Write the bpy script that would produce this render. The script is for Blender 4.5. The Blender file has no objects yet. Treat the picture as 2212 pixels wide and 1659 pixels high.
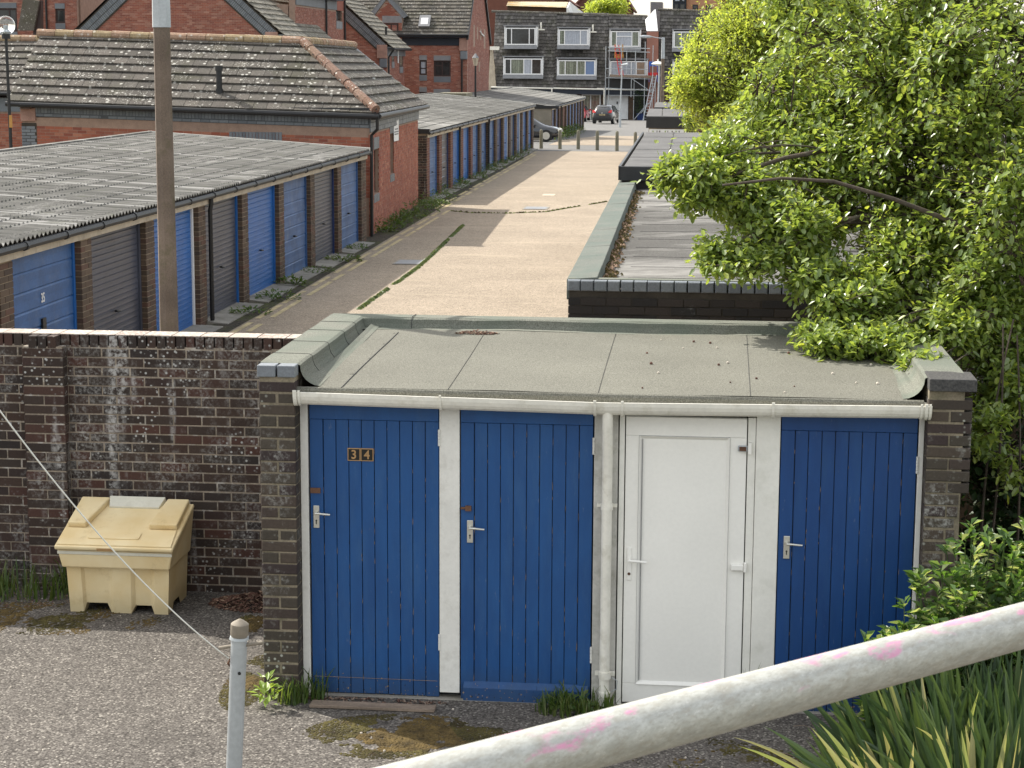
import bpy, math, random
import numpy as np
from mathutils import Vector, Matrix, noise
random.seed(11)
RNG = np.random.default_rng(11)
sc = bpy.context.scene
col = sc.collection

# ------------------------------------------------------------------ camera
# world axes: +Y runs along the garage lane, +X along the front of the brick store
YAW, PITCH, ROLL = math.radians(5.75), math.radians(9.57), math.radians(0.29)
EYE = 4.16
PXF = 4150.0          # focal length in pixels of a 2212 px wide picture
def _basis():
    a, p, r = YAW, PITCH, ROLL
    R = Vector((math.cos(a), math.sin(a), 0))
    F = Vector((-math.sin(a)*math.cos(p), math.cos(a)*math.cos(p), -math.sin(p)))
    U = Vector((-math.sin(a)*math.sin(p), math.cos(a)*math.sin(p), math.cos(p)))
    return R*math.cos(r)+U*math.sin(r), U*math.cos(r)-R*math.sin(r), F
CR, CU, CF = _basis()
cam_d = bpy.data.cameras.new('camera'); cam = bpy.data.objects.new('camera', cam_d); col.objects.link(cam)
M = Matrix((CR, CU, -CF)).transposed().to_4x4(); M.translation = Vector((0, 0, EYE)); cam.matrix_world = M
cam_d.sensor_width = 36.0; cam_d.lens = 36.0*PXF/2212.0
cam_d.clip_start = 0.1; cam_d.clip_end = 3000
cam_d.dof.use_dof = True; cam_d.dof.focus_distance = 13.0; cam_d.dof.aperture_fstop = 45
sc.camera = cam

# ------------------------------------------------------------------ light
SUN_EL, SUN_AZ = math.radians(44), math.radians(-58)      # the sun stands behind, to the left
SKY, SUN, EXPO = 0.15, 2.75, 1.42
sdir = Vector((math.sin(SUN_AZ)*math.cos(SUN_EL), math.cos(SUN_AZ)*math.cos(SUN_EL), math.sin(SUN_EL)))
world = bpy.data.worlds.new('World'); sc.world = world; world.use_nodes = True
wn = world.node_tree.nodes; wn.clear()
sky = wn.new('ShaderNodeTexSky'); sky.sky_type = 'NISHITA'; sky.sun_disc = False
sky.sun_elevation = SUN_EL; sky.sun_rotation = SUN_AZ % (2*math.pi)
sky.air_density = 1.0; sky.dust_density = 3.0; sky.ozone_density = 0.3
bg = wn.new('ShaderNodeBackground'); bg.inputs[1].default_value = SKY
wo = wn.new('ShaderNodeOutputWorld')
# broken white cloud over the whole sky, as the photograph's blown-out sky shows
WL = world.node_tree.links
tc = wn.new('ShaderNodeTexCoord'); cn = wn.new('ShaderNodeTexNoise'); cn.inputs['Scale'].default_value = 2.2; cn.inputs['Detail'].default_value = 6; WL.new(tc.outputs['Generated'], cn.inputs['Vector'])
cr = wn.new('ShaderNodeMapRange'); cr.inputs[1].default_value = .36; cr.inputs[2].default_value = .60; cr.inputs[3].default_value = .35; cr.inputs[4].default_value = .95; WL.new(cn.outputs[0], cr.inputs[0])
cm = wn.new('ShaderNodeMix'); cm.data_type = 'RGBA'; cm.inputs[7].default_value = (3.5, 3.45, 3.3, 1)
WL.new(cr.outputs[0], cm.inputs[0]); WL.new(sky.outputs[0], cm.inputs[6])
world.node_tree.links.new(cm.outputs[2], bg.inputs[0]); world.node_tree.links.new(bg.outputs[0], wo.inputs[0])
sl = bpy.data.lights.new('sun', 'SUN'); sl.energy = SUN; sl.angle = math.radians(0.53); sl.color = (1, 0.95, 0.86)
so = bpy.data.objects.new('sun', sl); col.objects.link(so)
so.rotation_euler = (-sdir).to_track_quat('-Z', 'Y').to_euler(); so.location = (-30, 30, 50)
vs = sc.view_settings
sc.display_settings.display_device = 'sRGB'
vs.view_transform = 'Standard'; vs.look = 'None'; vs.exposure = EXPO; vs.gamma = 1; vs.use_curve_mapping = False

# ------------------------------------------------------------------ survey helpers: photo pixel -> place
def ray(x, y):
    return CF + CR*((x-1106)/PXF) + CU*((829.5-y)/PXF)
def PZ(x, y, z=0.0):
    d = ray(x, y); t = (z-EYE)/d.z
    return Vector((d.x*t, d.y*t, z))
def PY(x, y, Y):
    d = ray(x, y); t = Y/d.y
    return Vector((d.x*t, Y, EYE+d.z*t))
def PXP(x, y, X):
    d = ray(x, y); t = X/d.x
    return Vector((X, d.y*t, EYE+d.z*t))
SLOPE0, SLOPE = 90.0, 0.0155
def gz(Y): return -max(0.0, Y-SLOPE0)*SLOPE
def PG(x, y):
    z = 0.0
    for _ in range(30):
        q = PZ(x, y, z); z = gz(q.y)
    return PZ(x, y, z)
def PT(x, y, t):                                   # at a distance t along the view axis
    d = ray(x, y); return Vector((d.x*t, d.y*t, EYE+d.z*t))
def proj(p):
    q = Vector(p)-Vector((0, 0, EYE)); w = q.dot(CF)
    if w < 0.2: return (-9999, -9999, w)
    return (1106+PXF*q.dot(CR)/w, 829.5-PXF*q.dot(CU)/w, w)
def show(p):                                       # sort key: large when in frame and near
    x, y, w = proj(p)
    inf = -20 < x < 2232 and -20 < y < 1680
    return (0 if inf else 1000)+w

# ------------------------------------------------------------------ objects
LOC = {}
def link(o): col.objects.link(o); return o
def thing(name, label, cat, loc=(0, 0, 0), group=None):
    o = link(bpy.data.objects.new(name, None)); o.location = loc; o.empty_display_size = .2
    LOC[o.name] = Vector(loc); o['label'] = label; o['category'] = cat
    if group: o['group'] = group
    return o
def tag(o, label=None, cat=None, group=None, kind=None):
    if label: o['label'] = label
    if cat: o['category'] = cat
    if group: o['group'] = group
    if kind: o['kind'] = kind
    return o
def rl(parent):
    return LOC.get(parent.name, Vector((0, 0, 0))) if parent else Vector((0, 0, 0))
def adopt(o, parent):
    if parent:
        o.parent = parent; LOC[o.name] = rl(parent)
    return o
def copytree(o, off, parent=None, label=None):
    off = Vector(off)
    c = link(o.copy())
    if parent: c.parent = parent
    else: c.location = o.location+off
    if label: c['label'] = label
    for ch in o.children: copytree(ch, (0, 0, 0), c)
    return c

class MB:
    def __init__(s): s.v = []; s.f = []; s.m = []; s.mi = 0
    def add(s, vs_, fs_):
        n = len(s.v); s.v += [tuple(q) for q in vs_]; s.f += [tuple(i+n for i in f) for f in fs_]; s.m += [s.mi]*len(fs_)
    def box(s, x0, x1, y0, y1, z0, z1):
        if x0 > x1: x0, x1 = x1, x0
        if y0 > y1: y0, y1 = y1, y0
        if z0 > z1: z0, z1 = z1, z0
        s.add([(x0,y0,z0),(x1,y0,z0),(x1,y1,z0),(x0,y1,z0),(x0,y0,z1),(x1,y0,z1),(x1,y1,z1),(x0,y1,z1)],
              [(0,3,2,1),(4,5,6,7),(0,1,5,4),(1,2,6,5),(2,3,7,6),(3,0,4,7)])
    def hexa(s, c):   # 8 corners, bottom 4 ccw then top 4
        s.add(c, [(0,3,2,1),(4,5,6,7),(0,1,5,4),(1,2,6,5),(2,3,7,6),(3,0,4,7)])
    def obox(s, o, u, v, w):   # corner o and three edge vectors
        o, u, v, w = map(Vector, (o, u, v, w))
        s.hexa([o, o+u, o+u+v, o+v, o+w, o+u+w, o+u+v+w, o+v+w])
    def quad(s, a, b, c, d): s.add([a, b, c, d], [(0, 1, 2, 3)])
    def poly(s, p): s.add(p, [tuple(range(len(p)))])
    def prism(s, pts, ext):
        n = len(pts); e = Vector(ext); p = [Vector(q) for q in pts]
        s.add(p+[q+e for q in p], [tuple(range(n))[::-1], tuple(range(n, 2*n))]+[(i, (i+1) % n, (i+1) % n+n, i+n) for i in range(n)])
    def tube(s, path, rad, n=8, caps=True):
        path = [Vector(p) for p in path]; m = len(path)
        if not hasattr(rad, '__len__'): rad = [rad]*m
        base = len(s.v); up = None; vs_ = []
        for i, p in enumerate(path):
            d = (path[min(i+1, m-1)]-path[max(i-1, 0)])
            if d.length < 1e-9: d = Vector((0, 0, 1))
            d.normalize()
            if up is None: up = d.orthogonal().normalized()
            else:
                up = up-d*up.dot(d)
                up = up.normalized() if up.length > 1e-6 else d.orthogonal().normalized()
            w = d.cross(up)
            for k in range(n):
                a = 2*math.pi*k/n
                vs_.append(p+(up*math.cos(a)+w*math.sin(a))*rad[i])
        fs = []
        for i in range(m-1):
            for k in range(n):
                a = i*n+k; b = i*n+(k+1) % n
                fs.append((a, b, b+n, a+n))
        if caps: fs.append(tuple(range(n))[::-1]); fs.append(tuple(range((m-1)*n, m*n)))
        s.add(vs_, fs)
    def lathe(s, c, prof, n=16):
        c = Vector(c)
        s.tube([c+Vector((0, 0, z)) for r, z in prof], [max(r, 1e-4) for r, z in prof], n)
    def sphere(s, c, r, n=12, m=8, sz=1.0):
        s.lathe(c, [(r*math.sin(math.pi*i/m), -r*sz*math.cos(math.pi*i/m)) for i in range(m+1)], n)
    def build(s, name, mat, parent=None, smooth=False, bevel=0.0, kind=None):
        me = bpy.data.meshes.new(name); off = rl(parent)
        vv = np.array(s.v, dtype=np.float32).reshape(-1, 3)-np.array(off, dtype=np.float32)
        me.from_pydata(vv.tolist(), [], s.f)
        mats = mat if isinstance(mat, (list, tuple)) else [mat]
        for m_ in mats: me.materials.append(m_)
        if len(mats) > 1: me.polygons.foreach_set('material_index', s.m)
        if smooth:
            me.polygons.foreach_set('use_smooth', [True]*len(me.polygons))
            if smooth == 'auto':
                me.set_sharp_from_angle(angle=math.radians(35))
        me.update()
        o = link(bpy.data.objects.new(name, me)); adopt(o, parent)
        if bevel:
            b = o.modifiers.new('bevel', 'BEVEL'); b.width = bevel; b.segments = 2; b.limit_method = 'ANGLE'
        if kind: o['kind'] = kind
        return o

# ------------------------------------------------------------------ materials
def hexc(h):
    h = h.lstrip('#'); c = [int(h[i:i+2], 16)/255 for i in (0, 2, 4)]
    return tuple(x/12.92 if x <= .04045 else ((x+.055)/1.055)**2.4 for x in c)
class NT:
    def __init__(s, name):
        s.mat = bpy.data.materials.new(name); s.mat.use_nodes = True
        s.t = s.mat.node_tree; s.t.nodes.clear()
        s.out = s.t.nodes.new('ShaderNodeOutputMaterial')
        s.geo = None; s._pos = None
    def n(s, ty, **kw):
        nd = s.t.nodes.new(ty)
        for k, v in kw.items(): setattr(nd, k, v)
        return nd
    def l(s, a, b): s.t.links.new(a, b)
    def inp(s, nd, key, v):
        i = nd.inputs[key]
        if hasattr(v, 'is_output') or isinstance(v, bpy.types.NodeSocket): s.l(v, i)
        elif isinstance(v, (tuple, list)) and len(v) == 3 and i.type == 'RGBA': i.default_value = (*v, 1)
        else: i.default_value = v
    def pos(s, scale=(1, 1, 1)):
        if s.geo is None: s.geo = s.n('ShaderNodeNewGeometry')
        mp = s.n('ShaderNodeMapping'); s.l(s.geo.outputs['Position'], mp.inputs[0]); mp.inputs['Scale'].default_value = scale
        return mp.outputs[0]
    def noise(s, sc_, detail=3, rough=.55, stretch=(1, 1, 1), dist=0):
        nd = s.n('ShaderNodeTexNoise'); s.l(s.pos(stretch), nd.inputs['Vector'])
        nd.inputs['Scale'].default_value = sc_; nd.inputs['Detail'].default_value = detail; nd.inputs['Roughness'].default_value = rough
        nd.inputs['Distortion'].default_value = dist
        return nd.outputs[0]
    def voro(s, sc_, stretch=(1, 1, 1), out='Color'):
        nd = s.n('ShaderNodeTexVoronoi'); s.l(s.pos(stretch), nd.inputs['Vector']); nd.inputs['Scale'].default_value = sc_
        return nd.outputs[out]
    def ramp(s, f, stops):
        nd = s.n('ShaderNodeValToRGB'); s.l(f, nd.inputs[0]); e = nd.color_ramp.elements
        while len(e) < len(stops): e.new(.5)
        for el, (p, c) in zip(e, stops):
            el.position = p
            el.color = (*c, 1) if isinstance(c, (tuple, list)) else (c, c, c, 1)
        return nd.outputs[0]
    def mix(s, f, a, b, mode='MIX'):
        nd = s.n('ShaderNodeMix', data_type='RGBA', blend_type=mode)
        s.inp(nd, 0, f); s.inp(nd, 6, a); s.inp(nd, 7, b)
        return nd.outputs[2]
    def math(s, op, a, b=0.0):
        nd = s.n('ShaderNodeMath', operation=op); s.inp(nd, 0, a); s.inp(nd, 1, b); return nd.outputs[0]
    def rnd(s):
        if s.geo is None: s.geo = s.n('ShaderNodeNewGeometry')
        oi = s.n('ShaderNodeObjectInfo')
        return s.math('FRACT', s.math('ADD', oi.outputs['Random'], s.geo.outputs['Random Per Island']))
    def z(s):
        sp = s.n('ShaderNodeSeparateXYZ')
        if s.geo is None: s.geo = s.n('ShaderNodeNewGeometry')
        s.l(s.geo.outputs['Position'], sp.inputs[0]); return sp.outputs
    def finish(s, colr, rough=.8, bump=None, bstr=.3, bdist=.01, metal=0, spec=.4, trans=None, coat=0, tcol=None):
        b = s.n('ShaderNodeBsdfPrincipled')
        s.inp(b, 'Base Color', colr); s.inp(b, 'Roughness', rough); s.inp(b, 'Metallic', metal); s.inp(b, 'Specular IOR Level', spec)
        if coat: s.inp(b, 'Coat Weight', coat)
        if bump is not None:
            bp = s.n('ShaderNodeBump'); s.l(bump, bp.inputs['Height']); bp.inputs['Strength'].default_value = bstr; bp.inputs['Distance'].default_value = bdist
            s.l(bp.outputs[0], b.inputs['Normal'])
        o = b.outputs[0]
        if trans:
            tr = s.n('ShaderNodeBsdfTranslucent'); s.inp(tr, 'Color', tcol if tcol is not None else colr)
            mx = s.n('ShaderNodeMixShader'); mx.inputs[0].default_value = trans
            s.l(o, mx.inputs[1]); s.l(tr.outputs[0], mx.inputs[2]); o = mx.outputs[0]
        s.l(o, s.out.inputs[0]); return s.mat

def m_brick(name, cols, stain=None, stain_sc=3.0, stain_lo=.56, stain_hi=.66, dark=.35, speck=None, rough=.85):
    t = NT(name)
    n = len(cols); c = t.ramp(t.rnd(), [((i+.5)/n, k) for i, k in enumerate(cols)])
    g = t.noise(60, 3); c = t.mix(.7, c, t.ramp(g, [(.25, (.72,)*3), (.75, (1.2,)*3)]), 'MULTIPLY')
    g2 = t.noise(1.3, 4); c = t.mix(dark, c, t.ramp(g2, [(.3, (.45,)*3), (.7, (1.15,)*3)]), 'MULTIPLY')
    if stain:
        a = t.noise(stain_sc, 6, .72, stretch=(1, 1, .7)); m1 = t.ramp(a, [(stain_lo, 0.0), (stain_hi, 1.0)])
        b_ = t.ramp(t.noise(38, 4, .7), [(.45, 0.0), (.62, 1.0)]); m2 = t.math('MULTIPLY', m1, b_)
        c = t.mix(t.math('MULTIPLY', m2, .75), c, stain)
        if name.startswith('dark_wall'):
            dr = t.math('MULTIPLY', t.ramp(t.noise(1.0, 3, .6, stretch=(3.2, 3.2, .35)), [(.60, 0.0), (.66, 1.0)]), t.ramp(t.noise(22, 5, .75), [(.42, 0.0), (.58, 1.0)]))
            c = t.mix(t.math('MULTIPLY', dr, .85), c, (.46,.45,.43))
    if speck:
        v = t.voro(26, out='Distance'); k = t.math('MULTIPLY', t.ramp(v, [(.16, 1.0), (.3, 0.0)]), t.ramp(t.noise(2.2, 3), [(.5, 0.0), (.6, 1.0)]))
        c = t.mix(k, c, speck)
    return t.finish(c, rough, t.noise(70, 4), .35, .006)
def m_plain(name, c, rough=.6, var=.15, sc_=3, fine=60, dirt=None, dirt_amt=.5, metal=0, spec=.4, bump=.1, coat=0, stretch=(1, 1, 1)):
    t = NT(name)
    k = t.mix(1, c, t.ramp(t.noise(sc_, 4, stretch=stretch), [(.3, (1-var,)*3), (.7, (1+var,)*3)]), 'MULTIPLY')
    k = t.mix(1, k, t.ramp(t.noise(fine, 3), [(.3, (1-var*.6,)*3), (.7, (1+var*.6,)*3)]), 'MULTIPLY')
    if dirt: k = t.mix(t.math('MULTIPLY', t.ramp(t.noise(sc_*2.2, 6, .7), [(.52, 0.0), (.68, 1.0)]), dirt_amt), k, dirt)
    return t.finish(k, rough, t.noise(fine, 3), bump, .004, metal, spec, coat=coat)

MAT = {}
M_ = MAT
M_['wall_brick'] = m_brick('dark_wall_brick', [(.036,.025,.020), (.052,.030,.022), (.060,.038,.028), (.028,.022,.020), (.080,.036,.026), (.045,.033,.026)], dark=.25, stain=(.34,.33,.31), stain_sc=1.7, stain_lo=.50, stain_hi=.64, speck=(.42,.42,.40))
M_['wall_mortar'] = m_plain('pale_mortar', (.26,.215,.165), .9, .3, 5, 80, dirt=(.50,.48,.44), dirt_amt=.85)
M_['sunlit_cope'] = m_brick('coping_brick', [(.30,.24,.20), (.38,.32,.27), (.26,.20,.165)], stain=(.62,.57,.51), stain_sc=3, stain_lo=.3, stain_hi=.5)  # paler than the wall brick: sunlight on the coping put into the colour
M_['pier_brick'] = m_brick('mossy_pier_brick', [(.060,.050,.038), (.075,.062,.047), (.050,.040,.032), (.085,.065,.048), (.045,.032,.03)], stain=(.4,.4,.37), stain_sc=3.5, stain_lo=.52, stain_hi=.66, speck=(.36,.37,.32))
M_['pier_mortar'] = m_plain('mossy_mortar', (.20,.17,.12), .9, .3, 5, 80, dirt=(.08,.08,.045))
M_['gar_brick'] = m_brick('brown_garage_brick', [(.085,.060,.042), (.11,.075,.052), (.13,.09,.06), (.07,.05,.038), (.12,.065,.045)], speck=None)
M_['gar_mortar'] = m_plain('sand_mortar', (.28,.22,.15), .9, .2, 5, 80)
M_['gar_red'] = m_brick('red_brown_garage_brick', [(.16,.065,.045), (.2,.085,.06), (.13,.055,.042)])
M_['black_brick'] = m_brick('sooty_brick', [(.028,.024,.022), (.04,.032,.028), (.022,.02,.02)], stain=(.25,.25,.25), stain_sc=4, stain_lo=.6, stain_hi=.7)
M_['black_mortar'] = m_plain('sooty_mortar', (.045,.038,.03), .9, .3, 5, 80)
M_['blue_brick'] = m_brick('blue_engineering_brick', [(.17,.19,.21), (.20,.22,.24), (.14,.155,.175)], rough=.5)
M_['red_brick'] = m_brick('red_house_brick', [(.31,.095,.058), (.37,.125,.075), (.24,.075,.052), (.42,.18,.115), (.28,.10,.068), (.33,.11,.066)], dark=.25)
M_['red_brick_far'] = m_brick('orange_red_house_brick', [(.26,.09,.062), (.31,.115,.078), (.20,.070,.052), (.37,.19,.14), (.24,.09,.068)], dark=.25)
M_['red_mortar'] = m_plain('red_wall_mortar', (.31,.215,.165), .9, .15, 5, 80)
M_['blue_mortar'] = m_plain('grey_blue_mortar', (.085,.092,.10), .9, .15, 5, 80)
M_['stone'] = m_plain('pink_kneeler_stone', (.33,.20,.16), .9, .2, 4, 50)

def m_tile(name, cols, lich=(.62,.60,.54), amt=.55, moss=(.05,.055,.02), dens=.22, tint=None):
    t = NT(name)
    n = len(cols); c = t.ramp(t.rnd(), [((i+.5)/n, k) for i, k in enumerate(cols)])
    c = t.mix(1, c, t.ramp(t.noise(26, 5, .7), [(.3, (.6,)*3), (.7, (1.35,)*3)]), 'MULTIPLY')
    c = t.mix(t.math('MULTIPLY', t.ramp(t.noise(1.1, 4, .7), [(.5, 0.0), (.65, 1.0)]), .3), c, moss)
    v = t.n('ShaderNodeTexVoronoi'); t.l(t.pos(), v.inputs['Vector']); v.inputs['Scale'].default_value = 7
    sp = t.n('ShaderNodeSeparateColor'); t.l(v.outputs['Color'], sp.inputs[0])
    k = t.math('MULTIPLY', t.ramp(v.outputs['Distance'], [(dens, 1.0), (dens+.08, 0.0)]), t.ramp(sp.outputs[0], [(.45, 0.0), (.5, 1.0)]))
    v2 = t.voro(17, out='Distance'); k2 = t.math('MULTIPLY', t.ramp(v2, [(.2, 1.0), (.3, 0.0)]), t.ramp(t.noise(1.7, 3), [(.48, 0.0), (.6, 1.0)]))
    c = t.mix(t.math('MULTIPLY', t.math('MAXIMUM', k, k2), amt), c, lich)
    if tint: c = t.mix(t.math('MULTIPLY', t.ramp(t.noise(.6, 4), [(.45, 0.0), (.6, 1.0)]), .6), c, tint)
    return t.finish(c, .95, t.noise(40, 5), .5, .02, spec=.2)
M_['tile'] = m_tile('lichened_concrete_tile', [(.090,.082,.072), (.108,.098,.086), (.078,.071,.063), (.118,.105,.092)], lich=(.45,.44,.40), amt=.85)
M_['tile_pale'] = m_tile('pale_lichened_tile', [(.22,.205,.17), (.17,.155,.13), (.25,.23,.19), (.14,.13,.11)], lich=(.45,.44,.38), amt=.7, dens=.3)
M_['tile_far'] = m_tile('grey_brown_house_tile', [(.12,.11,.095), (.095,.087,.075), (.145,.132,.112), (.08,.075,.067)], lich=(.4,.39,.35), amt=.6)
M_['tile_dark'] = m_tile('dark_mansard_tile', [(.085,.08,.075), (.105,.098,.092), (.12,.112,.105), (.07,.066,.063), (.17,.16,.15)], lich=(.3,.3,.28), amt=.25)
M_['tile_orange'] = m_tile('golden_lichened_tile', [(.5,.33,.14), (.42,.30,.15), (.5,.42,.28)], amt=.3)
M_['ridge'] = m_tile('terracotta_ridge_tile', [(.20,.12,.09), (.17,.11,.085), (.23,.15,.115)], amt=.8, dens=.16, moss=(.1,.1,.04))
M_['ridge_old'] = m_tile('weathered_ridge_tile', [(.36,.24,.17), (.3,.2,.14), (.34,.26,.16)], amt=.5, moss=(.12,.10,.05))

def m_felt(name, a, b, sc_=120, green=None, white=None):
    t = NT(name)
    c = t.mix(t.ramp(t.noise(sc_, 2, .6), [(.36, 0.0), (.64, 1.0)]), a, b)
    c = t.mix(.6, c, t.ramp(t.voro(sc_*.8, out='Distance'), [(.0, (.7,)*3), (.7, (1.25,)*3)]), 'MULTIPLY')
    c = t.mix(.7, c, t.ramp(t.noise(.9, 5, .6), [(.3, (.82,)*3), (.7, (1.12,)*3)]), 'MULTIPLY')
    if green: c = t.mix(t.math('MULTIPLY', t.ramp(t.noise(2.0, 4), [(.42, 0.0), (.6, 1.0)]), .6), c, green)
    if white: c = t.mix(t.math('MULTIPLY', t.ramp(t.noise(.35, 7, .72, stretch=(.9, 1.8, 1)), [(.48, 0.0), (.66, 1.0)]), .6), c, white)
    return t.finish(c, .95, t.noise(sc_, 2), .5, .004, spec=.15)
M_['felt'] = m_felt('mineral_roof_felt', (.105,.103,.086), (.185,.182,.154))
M_['felt_edge'] = m_felt('green_grey_edge_felt', (.115,.118,.098), (.20,.205,.175), green=(.12,.14,.115))
M_['felt_green'] = m_felt('green_slate_felt', (.10,.108,.095), (.16,.17,.152), green=(.105,.13,.115))
M_['felt_grey'] = m_felt('bleached_grey_felt', (.06,.057,.053), (.10,.097,.09), 70, white=(.34,.33,.31))
M_['felt_dark'] = m_felt('charcoal_felt', (.05,.05,.05), (.085,.083,.08), 70)

def m_ground(name, base, chip, sc_=75, chips=.35, dark=(.02,.02,.02), moss=None, moss_lo=.56, big=.5, streak=None, chipcol=None):
    t = NT(name)
    v = t.n('ShaderNodeTexVoronoi'); t.l(t.pos(), v.inputs['Vector']); v.inputs['Scale'].default_value = sc_
    sp = t.n('ShaderNodeSeparateColor'); t.l(v.outputs['Color'], sp.inputs[0])
    m = t.ramp(sp.outputs[0], [(1-chips-.15, 0.0), (1-chips+.1, 1.0)])
    c = t.mix(m, base, chip)
    if chipcol: c = t.mix(t.ramp(sp.outputs[1], [(.86, 0.0), (.9, 1.0)]), c, chipcol)
    c = t.mix(t.ramp(v.outputs['Distance'], [(.45, 0.0), (.8, 1.0)]), c, dark)
    c = t.mix(big, c, t.ramp(t.noise(.55, 6, .65), [(.3, (.6,)*3), (.7, (1.25,)*3)]), 'MULTIPLY')
    c = t.mix(.5, c, t.ramp(t.noise(6, 5, .65), [(.3, (.75,)*3), (.7, (1.2,)*3)]), 'MULTIPLY')
    if streak: c = t.mix(t.math('MULTIPLY', t.ramp(t.noise(.8, 5, .7, stretch=(.35, 1.6, 1)), [(.55, 0.0), (.7, 1.0)]), .5), c, streak)
    if moss:
        mk = t.math('MULTIPLY', t.ramp(t.noise(.7, 3, .6), [(moss_lo, 0.0), (moss_lo+.06, 1.0)]), t.ramp(t.noise(9, 6, .75), [(.44, 0.0), (.56, 1.0)]))
        c = t.mix(mk, c, moss)
    return t.finish(c, .95, v.outputs['Distance'], -.6, .008, spec=.2)
M_['forecourt'] = m_ground('chippings_tarmac', (.108,.097,.087), (.155,.142,.127), 70, .38, dark=(.05,.045,.04), moss=(.055,.042,.018), moss_lo=.68, chipcol=(.27,.25,.22))
M_['lane'] = m_ground('sandy_aggregate_lane', (.28,.23,.178), (.395,.33,.258), 48, .4, dark=(.20,.165,.12), big=.35, streak=(.40,.335,.25))
M_['tarmac'] = m_ground('grey_tarmac', (.17,.165,.16), (.22,.215,.21), 40, .3, dark=(.12,.12,.11), big=.3)
M_['ground'] = m_ground('earthy_ground', (.13,.12,.09), (.18,.16,.12), 10, .4, dark=(.07,.07,.04))
M_['earth'] = m_ground('dark_soil', (.055,.045,.032), (.10,.085,.06), 30, .3, moss=(.06,.07,.02), moss_lo=.5)
M_['concrete'] = m_plain('apron_concrete', (.25,.235,.205), .95, .25, 1.5, 60, dirt=(.10,.095,.06), dirt_amt=.6, bump=.3)
M_['render'] = m_plain('stained_cement_render', (.30,.275,.225), .95, .25, .7, 40, dirt=(.16,.14,.10), dirt_amt=.6, bump=.3)
M_['col_conc'] = m_plain('brown_exposed_concrete', (.155,.120,.094), .95, .3, 2.5, 90, dirt=(.09,.085,.04), dirt_amt=.55, bump=.6)
M_['bollard'] = m_plain('mossy_bollard_concrete', (.19,.178,.13), .95, .2, 3, 60, dirt=(.14,.14,.07), bump=.4)
M_['yellow'] = m_plain('faded_yellow_paint', (.44,.36,.20), .9, .3, 3, 50, dirt=(.26,.21,.15), dirt_amt=.9)
M_['moss'] = m_plain('brown_green_moss', (.055,.046,.012), 1, .6, 5, 60, dirt=(.038,.022,.009), dirt_amt=.9, bump=1)
M_['moss_g'] = m_plain('green_moss', (.12,.15,.035), 1, .4, 7, 60, bump=1)
M_['moss_r'] = m_plain('rusty_brown_moss', (.085,.058,.018), 1, .5, 9, 60, bump=1)

M_['door_blue'] = m_plain('blue_door_paint', (.010,.075,.275), .42, .18, 2.2, 30, dirt=(.007,.045,.18), dirt_amt=.55, bump=.12, stretch=(3, 3, .6))
M_['door_blue2'] = m_plain('deep_blue_door_paint', (.007,.055,.24), .45, .15, 2.2, 30, dirt=(.007,.03,.11), dirt_amt=.5, bump=.12, stretch=(3, 3, .6))
M_['chip'] = m_plain('bare_wood_chips', (.28,.20,.13), .9, .3)
M_['gblue'] = m_plain('steel_blue_door', (.035,.10,.25), .5, .2, 2, 30, dirt=(.10,.15,.26), dirt_amt=.5, bump=.08)
M_['gblue2'] = m_plain('vivid_blue_door', (.018,.115,.36), .4, .12, 2, 30, bump=.06)
M_['gblue3'] = m_plain('faded_blue_door', (.06,.12,.26), .55, .25, 2, 30, dirt=(.16,.19,.26), dirt_amt=.5, bump=.08)
M_['ggrey'] = m_plain('grey_brown_door', (.060,.066,.090), .36, .15, 1.5, 30, bump=.06)
M_['gnavy'] = m_plain('navy_paint', (.015,.035,.12), .5, .2)
M_['upvc'] = m_plain('white_upvc', (.84,.83,.78), .35, .035, 2, 40, bump=.03)
M_['upvc_frame'] = m_plain('white_upvc_frame', (.78,.77,.71), .4, .05, 2, 40, dirt=(.5,.5,.42), dirt_amt=.3, bump=.03)
M_['gutter_white'] = m_plain('aged_white_plastic', (.76,.74,.66), .4, .08, 4, 40, dirt=(.45,.42,.32), dirt_amt=.4, bump=.05)
M_['white_paint'] = m_plain('flaking_white_paint', (.74,.73,.68), .7, .06, 4, 40, dirt=(.42,.40,.34), dirt_amt=.3, bump=.3)
M_['dirty_shaded_paint'] = m_plain('dirty_shaded_white_paint', (.50,.49,.45), .8, .12, 4, 40, dirt=(.28,.27,.22), dirt_amt=.6, bump=.3, stretch=(3, 3, .8))  # dirt, plus the downpipe's shade, darkened into this post's colour
M_['cream_paint'] = m_plain('cream_fascia_paint', (.44,.38,.29), .7, .15, 3, 40, dirt=(.25,.2,.15))
M_['white'] = m_plain('white_paint_plain', (.74,.75,.75), .5, .04)
M_['black'] = m_plain('black_plastic', (.016,.017,.018), .45, .2)
M_['blackpaint'] = m_plain('black_paint', (.02,.021,.023), .5, .2)
M_['navyclad'] = m_plain('dark_navy_fascia', (.012,.017,.028), .6, .2, 1, 20)
M_['lead'] = m_plain('grey_lead', (.20,.205,.215), .6, .15)
M_['lead_dark'] = m_plain('dark_roof_dot', (.05,.052,.048), .7, .2)
M_['steel'] = m_plain('grey_galvanised_steel', (.42,.45,.47), .5, .12, 6, 60, metal=.5)
M_['chrome'] = m_plain('satin_aluminium', (.62,.61,.55), .35, .06, metal=.7)
M_['rust'] = m_plain('rusty_metal', (.12,.06,.035), .8, .3)
M_['greybrown'] = m_plain('brown_capped_metal', (.22,.19,.15), .75, .2)
M_['orange'] = m_plain('orange_paint', (.42,.22,.06), .6, .1)
M_['red'] = m_plain('red_paint', (.55,.03,.03), .4, .05)
M_['bluepl'] = m_plain('blue_plastic', (.03,.10,.4), .5, .05)
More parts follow.
